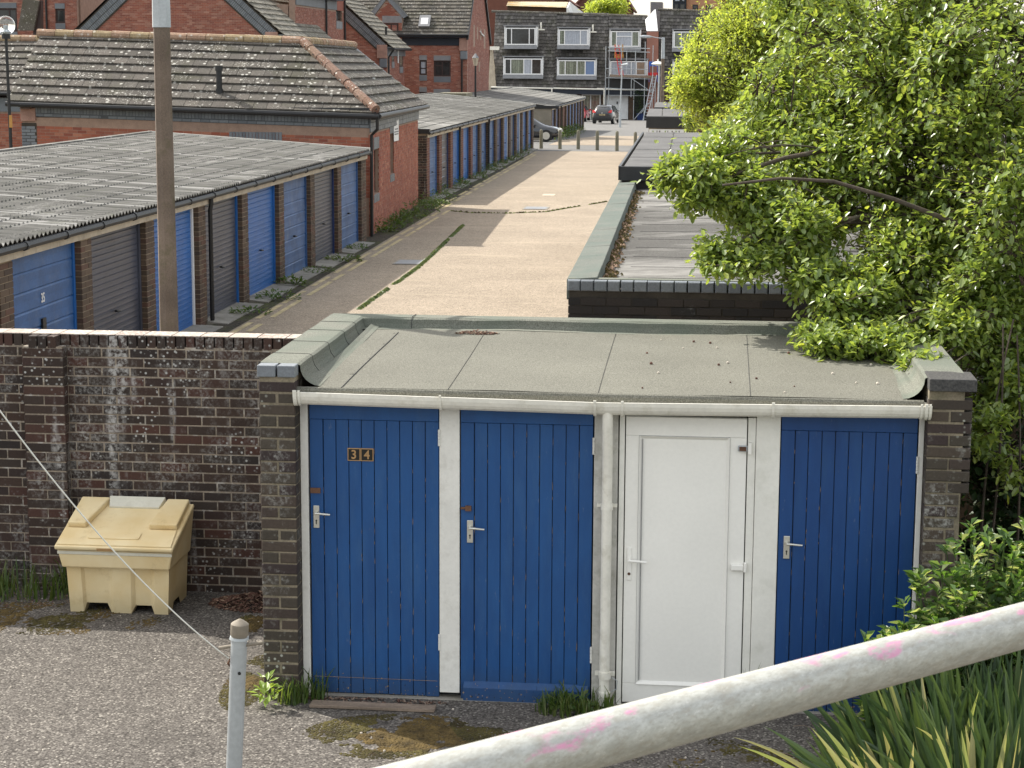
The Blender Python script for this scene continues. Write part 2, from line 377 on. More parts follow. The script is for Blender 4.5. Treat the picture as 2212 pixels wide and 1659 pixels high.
M_['wood'] = m_plain('weathered_board', (.22,.17,.13), .9, .25, 4, 60, dirt=(.10,.08,.06), bump=.5, stretch=(.6, 4, 4))
M_['scaffboard'] = m_plain('scaffold_board', (.30,.22,.16), .9, .2)
M_['gold'] = m_plain('dull_gold', (.45,.27,.12), .5, .1)
M_['plateblk'] = m_plain('black_number_plate', (.015,.014,.012), .4, .2)
M_['dimglass'] = m_plain('dark_window_glass', (.028,.032,.034), .08, .5, .8, 5, spec=.6, bump=0)
M_['greenglass'] = m_plain('curtained_window_glass', (.16,.18,.14), .12, .5, 1.5, 9, spec=.6, bump=0, stretch=(6, 6, .3))
M_['curtain'] = m_plain('pale_blue_curtain_glass', (.34,.37,.42), .15, .25, 3, 9, spec=.6, bump=0, stretch=(6, 6, .3))
M_['blind'] = m_plain('blue_blind', (.14,.21,.36), .2, .05, spec=.6, bump=0)
M_['brownframe'] = m_plain('dark_brown_frame', (.035,.018,.016), .5, .2)
M_['leafdry'] = m_plain('dead_leaves', (.11,.055,.04), .9, .5, 12, 60)
M_['leafdry2'] = m_plain('pale_dead_leaves', (.24,.16,.11), .9, .4, 12, 60)
M_['pebble'] = m_plain('pale_pebble', (.5,.45,.38), .9, .3, 12, 60)
M_['cord'] = m_plain('white_cord', (.78,.79,.74), .7, .03)
M_['bin'] = None
def m_bin():
    t = NT('sun_faded_yellow_plastic')
    g = t.noise(2.6, 4)
    c = t.mix(t.ramp(g, [(.35, 0.0), (.65, 1.0)]), (.70,.54,.28), (.78,.65,.40))
    c = t.mix(t.math('MULTIPLY', t.ramp(t.noise(7, 7, .75), [(.56, 0.0), (.7, 1.0)]), .35), c, (.40,.28,.12))
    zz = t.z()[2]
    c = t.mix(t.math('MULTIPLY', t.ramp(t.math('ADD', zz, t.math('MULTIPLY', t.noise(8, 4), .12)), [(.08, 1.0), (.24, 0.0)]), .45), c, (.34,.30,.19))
    return t.finish(c, .6, t.noise(60, 3), .08, .003, spec=.35)
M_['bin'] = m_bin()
M_['bin_white'] = m_plain('bleached_bin_strip', (.62,.60,.50), .6, .06, dirt=(.5,.48,.38))
def m_door(name, base, deep, worn):
    t = NT(name)
    c = t.mix(t.ramp(t.noise(2.0, 5, .65, stretch=(3, 3, .7)), [(.35, 0.0), (.65, 1.0)]), base, deep)
    c = t.mix(t.math('MULTIPLY', t.ramp(t.noise(5.0, 6, .75, stretch=(2.2, 2.2, .35)), [(.50, 0.0), (.72, 1.0)]), .45), c, worn)
    c = t.mix(t.math('MULTIPLY', t.ramp(t.noise(46, 4, .7, stretch=(1, 1, .25)), [(.66, 0.0), (.72, 1.0)]), .35), c, (.16,.20,.28))
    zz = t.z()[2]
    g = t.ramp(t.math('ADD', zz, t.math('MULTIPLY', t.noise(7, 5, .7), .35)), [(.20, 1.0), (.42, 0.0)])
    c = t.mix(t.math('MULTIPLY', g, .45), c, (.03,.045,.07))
    return t.finish(c, .46, t.noise(35, 4, stretch=(2, 2, .3)), .18, .003)
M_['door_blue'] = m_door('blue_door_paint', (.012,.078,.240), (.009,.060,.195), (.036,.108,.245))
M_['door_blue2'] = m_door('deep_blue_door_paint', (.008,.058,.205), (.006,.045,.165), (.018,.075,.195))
def m_rail():
    t = NT('galvanised_handrail_with_pink_paint')
    ax = (CR*((2212-1481)/PXF*2.05)+CU*((1546.5-1350.5)/PXF*2.05)+CF*.31).normalized()
    dt = t.n('ShaderNodeVectorMath', operation='DOT_PRODUCT'); t.pos(); t.l(t.geo.outputs['Position'], dt.inputs[0]); dt.inputs[1].default_value = ax
    scl = t.n('ShaderNodeVectorMath', operation='SCALE'); scl.inputs[0].default_value = ax*.62; t.l(dt.outputs['Value'], scl.inputs['Scale'])
    sb = t.n('ShaderNodeVectorMath', operation='SUBTRACT'); t.l(t.geo.outputs['Position'], sb.inputs[0]); t.l(scl.outputs[0], sb.inputs[1])
    def pos(scale=(1, 1, 1)): return sb.outputs[0]
    t.pos = pos
    c = t.mix(t.ramp(t.noise(110, 5, .7, stretch=(.22, 1, 1)), [(.35, 0.0), (.65, 1.0)]), (.36,.36,.325), (.50,.505,.465))
    c = t.mix(t.math('MULTIPLY', t.ramp(t.noise(160, 3, .6, stretch=(.25, 1, 1)), [(.5, 0.0), (.62, 1.0)]), .4), c, (.33,.30,.24))
    mk = t.math('MULTIPLY', t.ramp(t.noise(30, 2, .5), [(.585, 0.0), (.62, 1.0)]), t.ramp(t.noise(75, 6, .75, stretch=(.5, 1, 1)), [(.45, 0.0), (.58, 1.0)]))
    gn = t.n('ShaderNodeSeparateXYZ'); t.l(t.geo.outputs['Normal'], gn.inputs[0])
    mk = t.math('MULTIPLY', mk, t.ramp(gn.outputs[2], [(.15, 0.0), (.45, 1.0)]))
    c = t.mix(t.math('MULTIPLY', t.ramp(t.noise(420, 4, .7), [(.52, 0.0), (.60, 1.0)]), .45), c, (.30,.29,.25))
    c = t.mix(t.math('MULTIPLY', t.ramp(t.noise(260, 5, .8), [(.60, 0.0), (.66, 1.0)]), .6), c, (.66,.66,.62))
    c = t.mix(t.math('MULTIPLY', mk, .75), c, (.66,.24,.42))
    return t.finish(c, .5, t.noise(90, 4, stretch=(.4, 1, 1)), .08, .001, metal=.3)
M_['rail'] = m_rail()
def m_cement():
    t = NT('weathered_fibre_cement_sheet')
    c = t.ramp(t.rnd(), [(.2, (.105,.103,.095)), (.5, (.125,.122,.113)), (.8, (.148,.144,.133))])
    c = t.mix(1, c, t.ramp(t.noise(5, 6, .7, stretch=(.25, 1, 1)), [(.3, (.68,)*3), (.7, (1.35,)*3)]), 'MULTIPLY')
    c = t.mix(t.math('MULTIPLY', t.ramp(t.noise(1.1, 6, .7, stretch=(2.5, .5, 1)), [(.56, 0.0), (.66, 1.0)]), .5), c, (.34,.33,.31))
    c = t.mix(t.math('MULTIPLY', t.ramp(t.noise(1.0, 3, .6, stretch=(.10, 6.5, 1)), [(.58, 0.0), (.63, 1.0)]), .7), c, (.40,.39,.37))
    c = t.mix(t.math('MULTIPLY', t.ramp(t.noise(2.3, 5, .7), [(.56, 0.0), (.7, 1.0)]), .5), c, (.10,.105,.07))
    return t.finish(c, .95, t.noise(50, 4), .4, .008, spec=.2)
M_['cement'] = m_cement()
M_['cement_dark'] = m_plain('dark_profiled_sheet', (.085,.083,.082), .85, .25, 1, 30, dirt=(.16,.155,.15), dirt_amt=.5, bump=.2)
M_['verge_white'] = m_plain('pale_verge_capping', (.50,.49,.45), .8, .15, 3, 40, dirt=(.25,.25,.2))

def m_leaf(name, cols, tr=.45, yel=(.30,.36,.03), rough=.45, spec=.5):
    t = NT(name)
    n = len(cols); c = t.ramp(t.rnd(), [((i+.5)/n, k) for i, k in enumerate(cols)])
    c2 = t.mix(1, c, (1.9, 1.75, .9), 'MULTIPLY')
    return t.finish(c, rough, spec=spec, trans=tr, tcol=c2)
M_['plum'] = m_leaf('plum_leaf', [(.17,.25,.06), (.21,.29,.07), (.25,.33,.075), (.20,.27,.12), (.32,.38,.08), (.14,.21,.06)], .46, rough=.36, spec=.95)
M_['lime'] = m_leaf('lime_green_leaf', [(.30,.38,.08), (.36,.43,.10), (.25,.33,.07), (.42,.47,.13), (.20,.27,.06)], .55)
M_['ivy'] = m_leaf('dark_ivy_leaf', [(.018,.04,.010), (.026,.055,.014), (.03,.06,.018)], .25)
M_['shrub'] = m_leaf('variegated_shrub_leaf', [(.08,.16,.035), (.11,.20,.045), (.15,.24,.055), (.38,.43,.22), (.07,.14,.04), (.06,.12,.035)], .4)
M_['blade'] = m_leaf('iris_blade', [(.030,.060,.026), (.040,.075,.031), (.052,.09,.036), (.075,.12,.04)], .2)
M_['blade_pale'] = m_leaf('pale_dying_blade', [(.30,.32,.15), (.36,.34,.19), (.26,.31,.12)], .3)
M_['grass'] = m_leaf('grass_blade', [(.06,.11,.02), (.09,.14,.03), (.12,.14,.045), (.05,.09,.02)], .35)
M_['weed'] = m_leaf('weed_leaf', [(.05,.10,.02), (.075,.13,.028), (.10,.14,.04)], .35)
M_['bright_weed'] = m_leaf('bright_weed_leaf', [(.22,.32,.05), (.3,.4,.1)], .4)
M_['bark'] = m_plain('grey_brown_bark', (.07,.055,.042), .95, .35, 6, 60, dirt=(.13,.12,.10), bump=.8)
M_['twig'] = m_plain('dark_twig', (.06,.042,.032), .9, .3)
# ------------------------------------------------------------------ brickwork and tiling
BM = {}
def brick_mesh(L, h, d, mat, cham=.004):
    key = (round(L, 3), round(h, 3), round(d, 3), mat.name, cham)
    if key in BM: return BM[key]
    c = cham; x, z = L/2, h/2
    v = [(-x, d, -z), (x, d, -z), (x, d, z), (-x, d, z), (-x, c, -z), (x, c, -z), (x, c, z), (-x, c, z),
         (-x+c, 0, -z+c), (x-c, 0, -z+c), (x-c, 0, z-c), (-x+c, 0, z-c)]
    f = [(0,1,5,4),(1,2,6,5),(2,3,7,6),(3,0,4,7),(4,5,9,8),(5,6,10,9),(6,7,11,10),(7,4,8,11),(8,9,10,11),(3,2,1,0)]
    me = bpy.data.meshes.new('brick'); me.from_pydata(v, [], f); me.materials.append(mat); me.update(); BM[key] = me
    return me
def put_piece(name, me, parent, P, X, Y, Z):
    o = link(bpy.data.objects.new(name, me)); o.parent = parent
    m = Matrix((X, Y, Z)).transposed().to_4x4(); m.translation = Vector(P)-rl(parent); o.matrix_local = m
    return o
def brick_cells(W, H, L=.215, h=.065, j=.010, holes=(), clip=None, header=None, z0=0.0, shift=0.0, soldier=None):
    out = []; k = 0
    while True:
        a = z0+k*(h+j); b = a+h
        if b > H+.002: break
        step = L+j; Lk = L
        if header and header(k): Lk = .1025; step = Lk+j
        u = -((k % 2)*(step/2)) - step - shift
        while u < W:
            u0, u1 = max(u, 0), min(u+Lk, W)
            if u1-u0 > .028:
                segs = [(u0, u1)]
                for (ha, hb, hz0, hz1) in holes:
                    if b > hz0+.01 and a < hz1-.01:
                        ns = []
                        for s0, s1 in segs:
                            if s1 <= ha or s0 >= hb: ns.append((s0, s1)); continue
                            if s0 < ha-.028: ns.append((s0, ha))
                            if s1 > hb+.028: ns.append((hb, s1))
                        segs = ns
                for s0, s1 in segs:
                    if s1-s0 > .028 and (clip is None or (clip(s0, b) and clip(s1, b))): out.append((s0, s1, a, b))
            u += step
        k += 1
    return out
def brickwork(parent, P0, u, n, W, H, mat, nparts=300, d=.03, cells=None, name='brick', jit=.0022, stuffname=None, up=(0, 0, 1), cham=.004, **kw):
    """bricks whose faces stand at the plane through P0; the mortar body is built by the caller 6 mm behind"""
    P0 = Vector(P0); u = Vector(u).normalized(); n = Vector(n).normalized(); up = Vector(up)
    cs = cells if cells is not None else brick_cells(W, H, **kw)
    items = []
    for (a, b, z0, z1) in cs:
        c = P0+u*((a+b)/2)+up*((z0+z1)/2)
        items.append((show(c), a, b, z0, z1, c))
    items.sort(key=lambda t: t[0])
    return items, (u, n, up, mat, d, jit, name, cham)
def emit(parent, groups, nparts=300, stuffname='brick'):
    """groups: list of brickwork() results on one thing; the nearest in view become parts, the rest one stuff part"""
    allb = [(it, g[1]) for g in groups for it in g[0]]
    allb.sort(key=lambda t: t[0][0])
    rest = {}
    for i, ((s, a, b, z0, z1, c), (u, n, up, mat, d, jit, name, cham)) in enumerate(allb):
        off = n*random.uniform(-jit, jit)
        if i < nparts:
            L = round((b-a)/.005)*.005
            X = (u+n*random.uniform(-.006, .006)).normalized(); 
            put_piece(name, brick_mesh(L if L > 0 else b-a, z1-z0, d, mat, cham), parent, c+off, X, -n, up)
        else:
            mb = rest.setdefault(mat.name, (MB(), mat))[0]
            p = c+off; hx = u*((b-a)/2); hz = up*((z1-z0)/2); bk = -n*d
            mb.add([p-hx-hz, p+hx-hz, p+hx+hz, p-hx+hz, p-hx-hz+bk, p+hx-hz+bk, p+hx+hz+bk, p-hx+hz+bk],
                   [(0,1,2,3),(1,0,4,5),(2,1,5,6),(3,2,6,7),(0,3,7,4)])
    if rest:
        big = MB(); mats = []
        for k, (mb, mat) in rest.items():
            big.mi = len(mats); mats.append(mat); nb = len(big.v)
            big.v += mb.v; big.f += [tuple(i+nb for i in f) for f in mb.f]; big.m += [big.mi]*len(mb.f)
        if len(mats) == 1: mats = mats[0]
        return big.build(stuffname, mats, parent, kind='stuff')
def wallbody(mb, P0, u, n, W, H, T, holes=(), back=.006):
    """solid wall behind the brick faces, with openings"""
    P0 = Vector(P0)-Vector(n)*back; u = Vector(u); w = -Vector(n)*T; up = Vector((0, 0, 1))
    us = sorted({0, W, *[h[0] for h in holes], *[h[1] for h in holes]}); zs = sorted({0, H, *[h[2] for h in holes], *[h[3] for h in holes]})
    for i in range(len(us)-1):
        for k in range(len(zs)-1):
            cu, cz = (us[i]+us[i+1])/2, (zs[k]+zs[k+1])/2
            if any(h[0] < cu < h[1] and h[2] < cz < h[3] for h in holes): continue
            mb.obox(P0+u*us[i]+up*zs[k], u*(us[i+1]-us[i]), w, up*(zs[k+1]-zs[k]))
TM = {}
def tile_roof(parent, O, u, v, W, S, mat, tw=.33, gauge=.34, thick=.028, clip=None, nparts=300, lift=.035, name='tile', gap=.006, emit_now=True):
    """O: eave corner, u along the eave, v up the slope; tiles overlap upward so each course's lower edge stands proud"""
    O = Vector(O); u = Vector(u).normalized(); v = Vector(v).normalized(); n = u.cross(v).normalized()
    if n.z < 0: n = -n
    items = []
    rows = int(math.ceil(S/gauge)); colsn = int(math.ceil(W/tw))+1
    for r_ in range(rows):
        for c_ in range(-1, colsn):
            a = c_*tw+(r_ % 2)*tw/2; b = a+tw-gap
            a, b = max(a, 0), min(b, W)
            if b-a < .05: continue
            s0 = r_*gauge; s1 = min(s0+gauge+.06, S+.03)
            if clip:
                # clip by shrinking to the allowed u-range at the course middle
                rng = clip(min(s0+gauge*.5, S))
                if rng is None: continue
                a, b = max(a, rng[0]), min(b, rng[1])
                if b-a < .04: continue
            c = O+u*((a+b)/2)+v*s0
            items.append((show(c), a, b, s0, s1, c))
    res = (items, u, v, n, mat, thick, lift, name)
    if emit_now: return emit_tiles(parent, [res], nparts, name)
    return res
def emit_tiles(parent, groups, nparts=300, stuffname='tile'):
    al = [(it, g) for g in groups for it in g[0]]; al.sort(key=lambda t: t[0][0]); mb = MB(); mats = []
    for i, ((s, a, b, s0, s1, c), (_, u, v, n, mat, thick, lift, name)) in enumerate(al):
        L = s1-s0; vv = (v*L-n*lift).normalized()   # the lower edge lifted, the head under the next course
        nn = u.cross(vv).normalized()
        if nn.dot(n) < 0: nn = -nn
        jz = random.uniform(-.003, .003); p = c+n*(lift+jz)
        if i < nparts:
            Wd = round((b-a)/.01)*.01; key = (Wd, round(L, 3), thick, mat.name, name)
            if key not in TM:
                me = bpy.data.meshes.new(name); x = Wd/2
                vs_ = [(-x, 0, -thick), (x, 0, -thick), (x, L, -thick), (-x, L, -thick), (-x, .004, 0), (x, .004, 0), (x, L, 0), (-x, L, 0)]
                me.from_pydata(vs_, [], [(0,3,2,1),(4,5,6,7),(0,1,5,4),(1,2,6,5),(2,3,7,6),(3,0,4,7)]); me.materials.append(mat); me.update(); TM[key] = me
            put_piece(name, TM[key], parent, p, u, vv, nn)
        else:
            if mat not in mats: mats.append(mat)
            mb.mi = mats.index(mat)
            q = p-u*((b-a)/2); U_ = u*(b-a); V_ = vv*L; N_ = -nn*thick
            mb.add([q, q+U_, q+U_+V_, q+V_, q+N_, q+U_+N_], [(0, 1, 2, 3), (4, 5, 1, 0)])
    if mb.v: return mb.build(stuffname, mats if len(mats) > 1 else mats[0], parent, kind='stuff')

# ------------------------------------------------------------------ setting: ground
def sheet(name, rows, z, mat, kind='structure', sub=1):
    """rows: list of (Y, x0, x1); a strip that follows the ground at height z above it"""
    mb = MB()
    for (ya, a0, a1), (yb, b0, b1) in zip(rows[:-1], rows[1:]):
        mb.quad((a0, ya, gz(ya)+z), (a1, ya, gz(ya)+z), (b1, yb, gz(yb)+z), (b0, yb, gz(yb)+z))
    o = mb.build(name, mat); o['kind'] = kind; return o
sheet('ground', [(-60, -400, 400), (90, -400, 400), (900, -500, 500)], -.03, M_['ground'])
# the ground under the bank where the photographer stands is out of frame; the forecourt in front of the store:
def blob_sheet(name, outline, z, mat, kind=None):
    mb = MB(); mb.poly([(x, y, z) for x, y in outline]); o = mb.build(name, mat)
    o['kind'] = kind or 'structure'; return o
blob_sheet('forecourt', [(-12, 1), (6, 1), (6, 12.25), (-2.85, 12.25), (-2.85, 14.45), (-12, 14.45)], 0, M_['forecourt'])
sheet('lane', [(14.62, -7.3, 12), (32, -7.3, 9), (60, -7.6, 6), (89.6, -8.0, 4.5)], 0, M_['lane'])
sheet('lane', [(99.5, -8.2, 1.5), (110, -8.3, 1), (121, -6.6, .6)], .004, M_['lane'])
sheet('road', [(89.7, -40, 12), (99.4, -40, 12)], .0, M_['tarmac'])
sheet('parking_court', [(99.6, -30, 12), (121, -30, 12), (190, -60, 30)], -.012, M_['tarmac'])
sheet('lane_verge', [(14.62, -7.75, -7.302), (32, -7.75, -7.302), (60, -8.3, -7.602), (89.6, -8.4, -8.002)], .004, M_['earth'])
# ------------------------------------------------------------------ the brick store with four doors
SY = 12.08                       # front face of the doors
store = thing('storage_block', 'low brick store with a felt roof, three blue doors and one white door, number 34', 'shed', (-.6, SY, 0))
ux = (1, 0, 0); fr = (0, -1, 0)
PL0, PL1, PR0, PR1, SB = -2.835, -2.60, 1.395, 1.665, 14.50    # left pier, right pier, back
PIERY = 11.93
grp = []
# mortar bodies
mb = MB()
mb.box(PL0+.004, PL1-.004, PIERY+.005, 14.46, -.05, 2.15)
mb.box(PR0+.004, PR1-.05, PIERY+.006, 14.46, -.05, 2.15)
mb.box(PL1, PR0, 14.30, 14.47, 0, 2.10)
mb.build('wall', M_['pier_mortar'], store)
# pier faces (alternate one long brick / two halves)
def pier_cells(W, H, cut=None):
    out = []; k = 0; z = 0.0
    while z+.065 <= H+.01:
        if k % 2: out.append((0, W, z, z+.065))
        else: out += [(0, W/2-.005, z, z+.065), (W/2+.005, W, z, z+.065)]
        z += .0753; k += 1
    if cut: out = [c for c in (cut(*q) for q in out) if c]
    return out
grp.append(brickwork(store, (PL0, PIERY, .02), ux, fr, 0, 0, M_['pier_brick'], cells=pier_cells(PL1-PL0, 2.12), d=.1, jit=.004, cham=.006))
grp.append(brickwork(store, (PR0, PIERY, .0), ux, fr, 0, 0, M_['pier_brick'], d=.1, jit=.004, cham=.006,
      cells=pier_cells(PR1-PR0, 2.14, lambda a, b, z0, z1: ((a, b-(.03+.05*random.random()) if (b > .2 and z0 < 1.45) else b, z0, z1)))))
# returns towards the doors
def ret_cells(W, H):
    out = []; k = 0; z = 0.0
    while z+.065 <= H+.01:
        if k % 2: out.append((.0, .10, z, z+.065))
        out.append(((.11 if k % 2 else 0), W, z, z+.065)); z += .0753; k += 1
    return out
grp.append(brickwork(store, (PL1, PIERY+.102, .02), (0, 1, 0), (1, 0, 0), 0, 0, M_['pier_brick'], cells=ret_cells(.15, 2.1), d=.02))
grp.append(brickwork(store, (PR0, PIERY+.252, .0), (0, -1, 0), (-1, 0, 0), 0, 0, M_['pier_brick'], cells=ret_cells(.15, 2.1), d=.02))
# outer faces
grp.append(brickwork(store, (PL0, 14.42, .02), (0, -1, 0), (-1, 0, 0), 2.38, 2.12, M_['pier_brick'], d=.02))
grp.append(brickwork(store, (PR1-.045, PIERY+.11, 0), (0, 1, 0), (1, 0, 0), 2.3, 2.12, M_['pier_brick'], d=.02))
emit(store, grp, 300)
# blue engineering coping bricks on the left pier, slab on the right
for a, b in ((PL0-.008, PL0+.112), (PL0+.124, PL1+.004)):
    m = MB(); m.box(a, b, PIERY-.012, PIERY+.10, 2.150, 2.226); o = m.build('coping_brick', M_['blue_brick'], store, bevel=.006)
m = MB(); m.box(PR0-.0, PR1+.02, PIERY-.02, PIERY+.3, 2.152, 2.23); m.build('coping_slab', M_['felt_dark'], store, bevel=.006)

# ---- felt roof: an upstand with a swept cove runs along both sides and the back
def cove_profile(z0, z1, rise):   # (distance inward, height)
    pts = [(0, z1)]
    for i in range(7):
        a = math.pi/2*i/6
        pts.append((.02+.13*(1-math.cos(a)), z0+(z1-z0-.01)*(1-math.sin(a))))
    return pts
RF, RBk = 12.0, 14.42
m = MB()
ZT = 2.225   # parapet top
ZR = 2.080   # roof sheet
nx, ny = 46, 26
# roof plane slightly uneven
X0, X1 = PL1+.14, PR0-.12; Y0, Y1 = RF, 14.20
def rz(x, y): return ZR+.034*(y-RF)+.004*math.sin(3.1*x)*math.sin(2.3*y)+.003*noise.noise((x*2, y*2, 0))
base = len(m.v)
m.add([(X0+(X1-X0)*i/nx, Y0+(Y1-Y0)*k/ny, rz(X0+(X1-X0)*i/nx, Y0+(Y1-Y0)*k/ny)) for k in range(ny+1) for i in range(nx+1)],
      [(k*(nx+1)+i, k*(nx+1)+i+1, (k+1)*(nx+1)+i+1, (k+1)*(nx+1)+i) for k in range(ny) for i in range(nx)])
# rounded front lip and fascia of felt
for i in range(nx):
    a, b = X0-.14+(X1-X0+.24)*i/nx, X0-.14+(X1-X0+.24)*(i+1)/nx
    prof = [(RF+.004, ZR+.0), (RF-.012, ZR-.006), (RF-.02, ZR-.02), (RF-.02, 2.0)]
    for (ya, za), (yb, zb) in zip(prof[:-1], prof[1:]):
        w1, w2 = .004*math.sin(a*5), .004*math.sin(b*5)
        m.quad((a, ya+w1, za), (a, yb+w1, zb), (b, yb+w2, zb), (b, ya+w2, za))
m.build('roof_felt', M_['felt'], store, smooth='auto')
m = MB()
# left upstand
pr = cove_profile(ZR, ZT, 0)
def wob(y): return .006*noise.noise((y*3, 1.7, 0))
N = 30
for side in (0, 1):
    m = MB()
    for k in range(N):
        ya, yb = PIERY+.10+(RBk-.02-PIERY-.10)*k/N, PIERY+.10+(RBk-.02-PIERY-.10)*(k+1)/N
        if side and ya < RF+.0: continue
        for (d0, z0), (d1, z1) in zip(pr[:-1], pr[1:]):
            def P(d, z, y):
                z = z+(wob(y+side*9) if z > ZR+.05 else 0)
                x = PL1-.005+d if not side else PR0+.005-d
                return (x, y, z+(rz(0, y)-ZR if z < ZR+.02 else 0))
            if ya < RF-.1 and side == 0 and d1 > .1: continue
            q = [P(d0, z0, ya), P(d1, z1, ya), P(d1, z1, yb), P(d0, z0, yb)]
            m.poly(q if side == 0 else q[::-1])
        if side: pass
        xo, xi = (PL0-.012, PL1-.005) if not side else (PR1-.03, PR0+.005)
        zt = ZT
        m.quad((xo, ya, zt+.004+wob(ya+side*9)), (xi, ya, zt+wob(ya+side*9)), (xi, yb, zt+wob(yb+side*9)), (xo, yb, zt+.004+wob(yb+side*9)))
        m.quad((xo, ya, zt-.06), (xo, ya, zt+.004+wob(ya+side*9)), (xo, yb, zt+.004+wob(yb+side*9)), (xo, yb, zt-.06))
    m.build('parapet_felt', M_['felt_edge'], store, smooth='auto')
m = MB()
N = 60
for k in range(N):
    xa, xb = PL1-.01+(PR0-PL1+.02)*k/N, PL1-.01+(PR0-PL1+.02)*(k+1)/N
    for (d0, z0), (d1, z1) in zip(pr[:-1], pr[1:]):
        def P(d, z, x):
            w = .010*noise.noise((x*3.2, 5.3, z*4))+.006*noise.noise((x*9, 2, 3))
            return (x, RBk-.07-d*1.1+w, (z if z > ZR+.02 else rz(x, 14.2))+w*.5)
        m.quad(P(d0, z0, xb), P(d1, z1, xb), P(d1, z1, xa), P(d0, z0, xa))
    m.quad((xa, RBk-.07, ZT), (xb, RBk-.07, ZT), (xb, RBk+.07, ZT+.003), (xa, RBk+.07, ZT+.003))
    m.quad((xa, RBk+.07, ZT+.003), (xb, RBk+.07, ZT+.003), (xb, RBk+.075, ZT-.14), (xa, RBk+.075, ZT-.14))
m.box(PL0-.012, PL1-.01, RBk-.07, RBk+.075, ZT-.1, ZT+.002)
m.box(PR0+.01, PR1-.03, RBk-.07, RBk+.075, ZT-.1, ZT+.001)
m.build('back_upstand_felt', M_['felt_edge'], store, smooth='auto')
# felt laps: thin raised edges where one sheet overlaps the next
def lap(name, pts, w=.006, h=.0035, mat='felt_dark'):
    m = MB(); m.tube([Vector(p)+Vector((0, 0, h*.4)) for p in pts], w/2, 5); return m.build(name, M_[mat], store)
def onroof(a, b, n=10): return [(a[0]+(b[0]-a[0])*i/n, a[1]+(b[1]-a[1])*i/n, rz(a[0]+(b[0]-a[0])*i/n, a[1]+(b[1]-a[1])*i/n)+.001) for i in range(n+1)]
lap('felt_lap', onroof((-2.31, RF), (-2.27, 14.05)), .007)
for x in (-1.62, -.66, .30): lap('felt_lap', onroof((x, RF), (x+random.uniform(-.02, .02), 14.2)), .0035, .002)
for y in (12.42, 12.98, 13.55, 14.0):
    pts = [(PL0-.012, y, ZT+.006), (PL1-.005, y, ZT+.004)]+[(PL1-.005+d, y, z+.003) for d, z in pr[1:]]+[(-2.29, y+.01, rz(-2.3, y)+.003)]
    lap('felt_lap', pts, .0035)
pts = [(-2.20, RBk+.06, ZT+.007), (-2.21, RBk-.07, ZT+.005)]+[(-2.21, RBk-.07-d*1.1-.003, z+.003) for d, z in pr[1:]]
lap('felt_lap', pts, .006)
# ---- door frames
for a, b in ((PL1+.002, -2.548), (1.36, PR0-.002)):
    m = MB(); m.box(a, b, SY-.015, SY+.06, 0, 1.975); m.build('door_post', M_['white_paint'], store, bevel=.003)
for i, (a, b) in enumerate(((-1.685, -1.553), (-.683, -.53), (.345, .497))):
    m = MB(); m.box(a, b, SY-.015, SY+.06, 0 if i else .04, 1.975); m.build('door_post', M_[('white_paint', 'dirty_shaded_paint', 'upvc_frame')[i]], store, bevel=.004)
m = MB(); m.box(PL1, PR0, SY+.062, SY+.12, 0, 2.0); m.build('dark_lining', M_['black'], store)
m = MB(); m.box(PL1+.003, PR0-.003, SY-.012, SY+.058, 1.965, 2.0); m.build('door_head', M_['white_paint'], store)
# ---- plank doors
def plank_door(x0, x1, z0, z1, mat, hinge_x, handle_x, label, bottom_rail=False):
    d = MB(); d.box(x0+.006, x1-.006, SY+.012, SY+.04, z0+.02, z1); door = d.build('door', MAT['black'], store); door['label'] = label
    m = MB(); m.box(x0, x1, SY-.012, SY+.03, z1-.105, z1); m.build('top_rail', mat, door, bevel=.003)
    for a, b in ((x0, x0+.085), (x1-.085, x1)):
        m = MB(); m.box(a, b, SY-.010, SY+.03, z0, z1-.107); m.build('stile', mat, door, bevel=.003)
    n = 8; a0, a1 = x0+.088, x1-.088; w = (a1-a0)/n
    for i in range(n):
        m = MB(); a = a0+i*w+.0022; b = a0+(i+1)*w-.0022; zz = z0+random.uniform(0, .004)
        m.box(a, b, SY-.004+random.uniform(-.0012, .0012), SY+.024, zz+(.115 if bottom_rail else 0), z1-.108); m.build('plank', mat, door, bevel=.0025)
    if bottom_rail:
        m = MB(); m.prism([(x0+.02, SY-.004, z0-.01), (x0+.02, SY-.045, z0-.01), (x0+.02, SY-.045, z0+.09), (x0+.02, SY-.004, z0+.125)], (x1-x0-.03, 0, 0)); m.build('weather_board', mat, door, bevel=.003)
    else:
        m = MB(); m.tube([(x0+.01, SY-.011, z0+.112), (x1-.01, SY-.011, z0+.108)], .0014, 4); m.build('paint_crack', M_['chip'], door)
    mb = MB(); r_ = random.Random(int(x0*100)+7)
    for k in range(170):
        if k < 110: i = r_.randrange(0, n+1); x = a0+i*w+r_.gauss(0, .0018); z = z0+.1+(z1-z0-.25)*r_.random()**1.5; hx, hz_ = r_.uniform(.0006, .0018), r_.uniform(.004, .028)
        else: x = r_.uniform(x0, x1); z = z0+abs(r_.gauss(0, .05)); hx, hz_ = r_.uniform(.001, .006), r_.uniform(.001, .007)
        yv = SY-.0125 if (x < x0+.085 or x > x1-.085) else SY-.0060
        if bottom_rail and z < z0+.12: yv = SY-.0455
        mb.mi = 0 if r_.random() < .75 else 1
        mb.poly([(x-hx, yv, z-hz_*.6), (x+hx*.3, yv, z-hz_), (x+hx, yv, z+hz_*.3), (x-hx*.2, yv, z+hz_)])
    mb.build('paint_chip', [M_['chip'], M_['black']], door, kind='stuff')
    return door
d1 = plank_door(-2.536, -1.690, .008, 1.962, M_['door_blue'], -1.69, -2.49, 'blue plank door with the number 34')
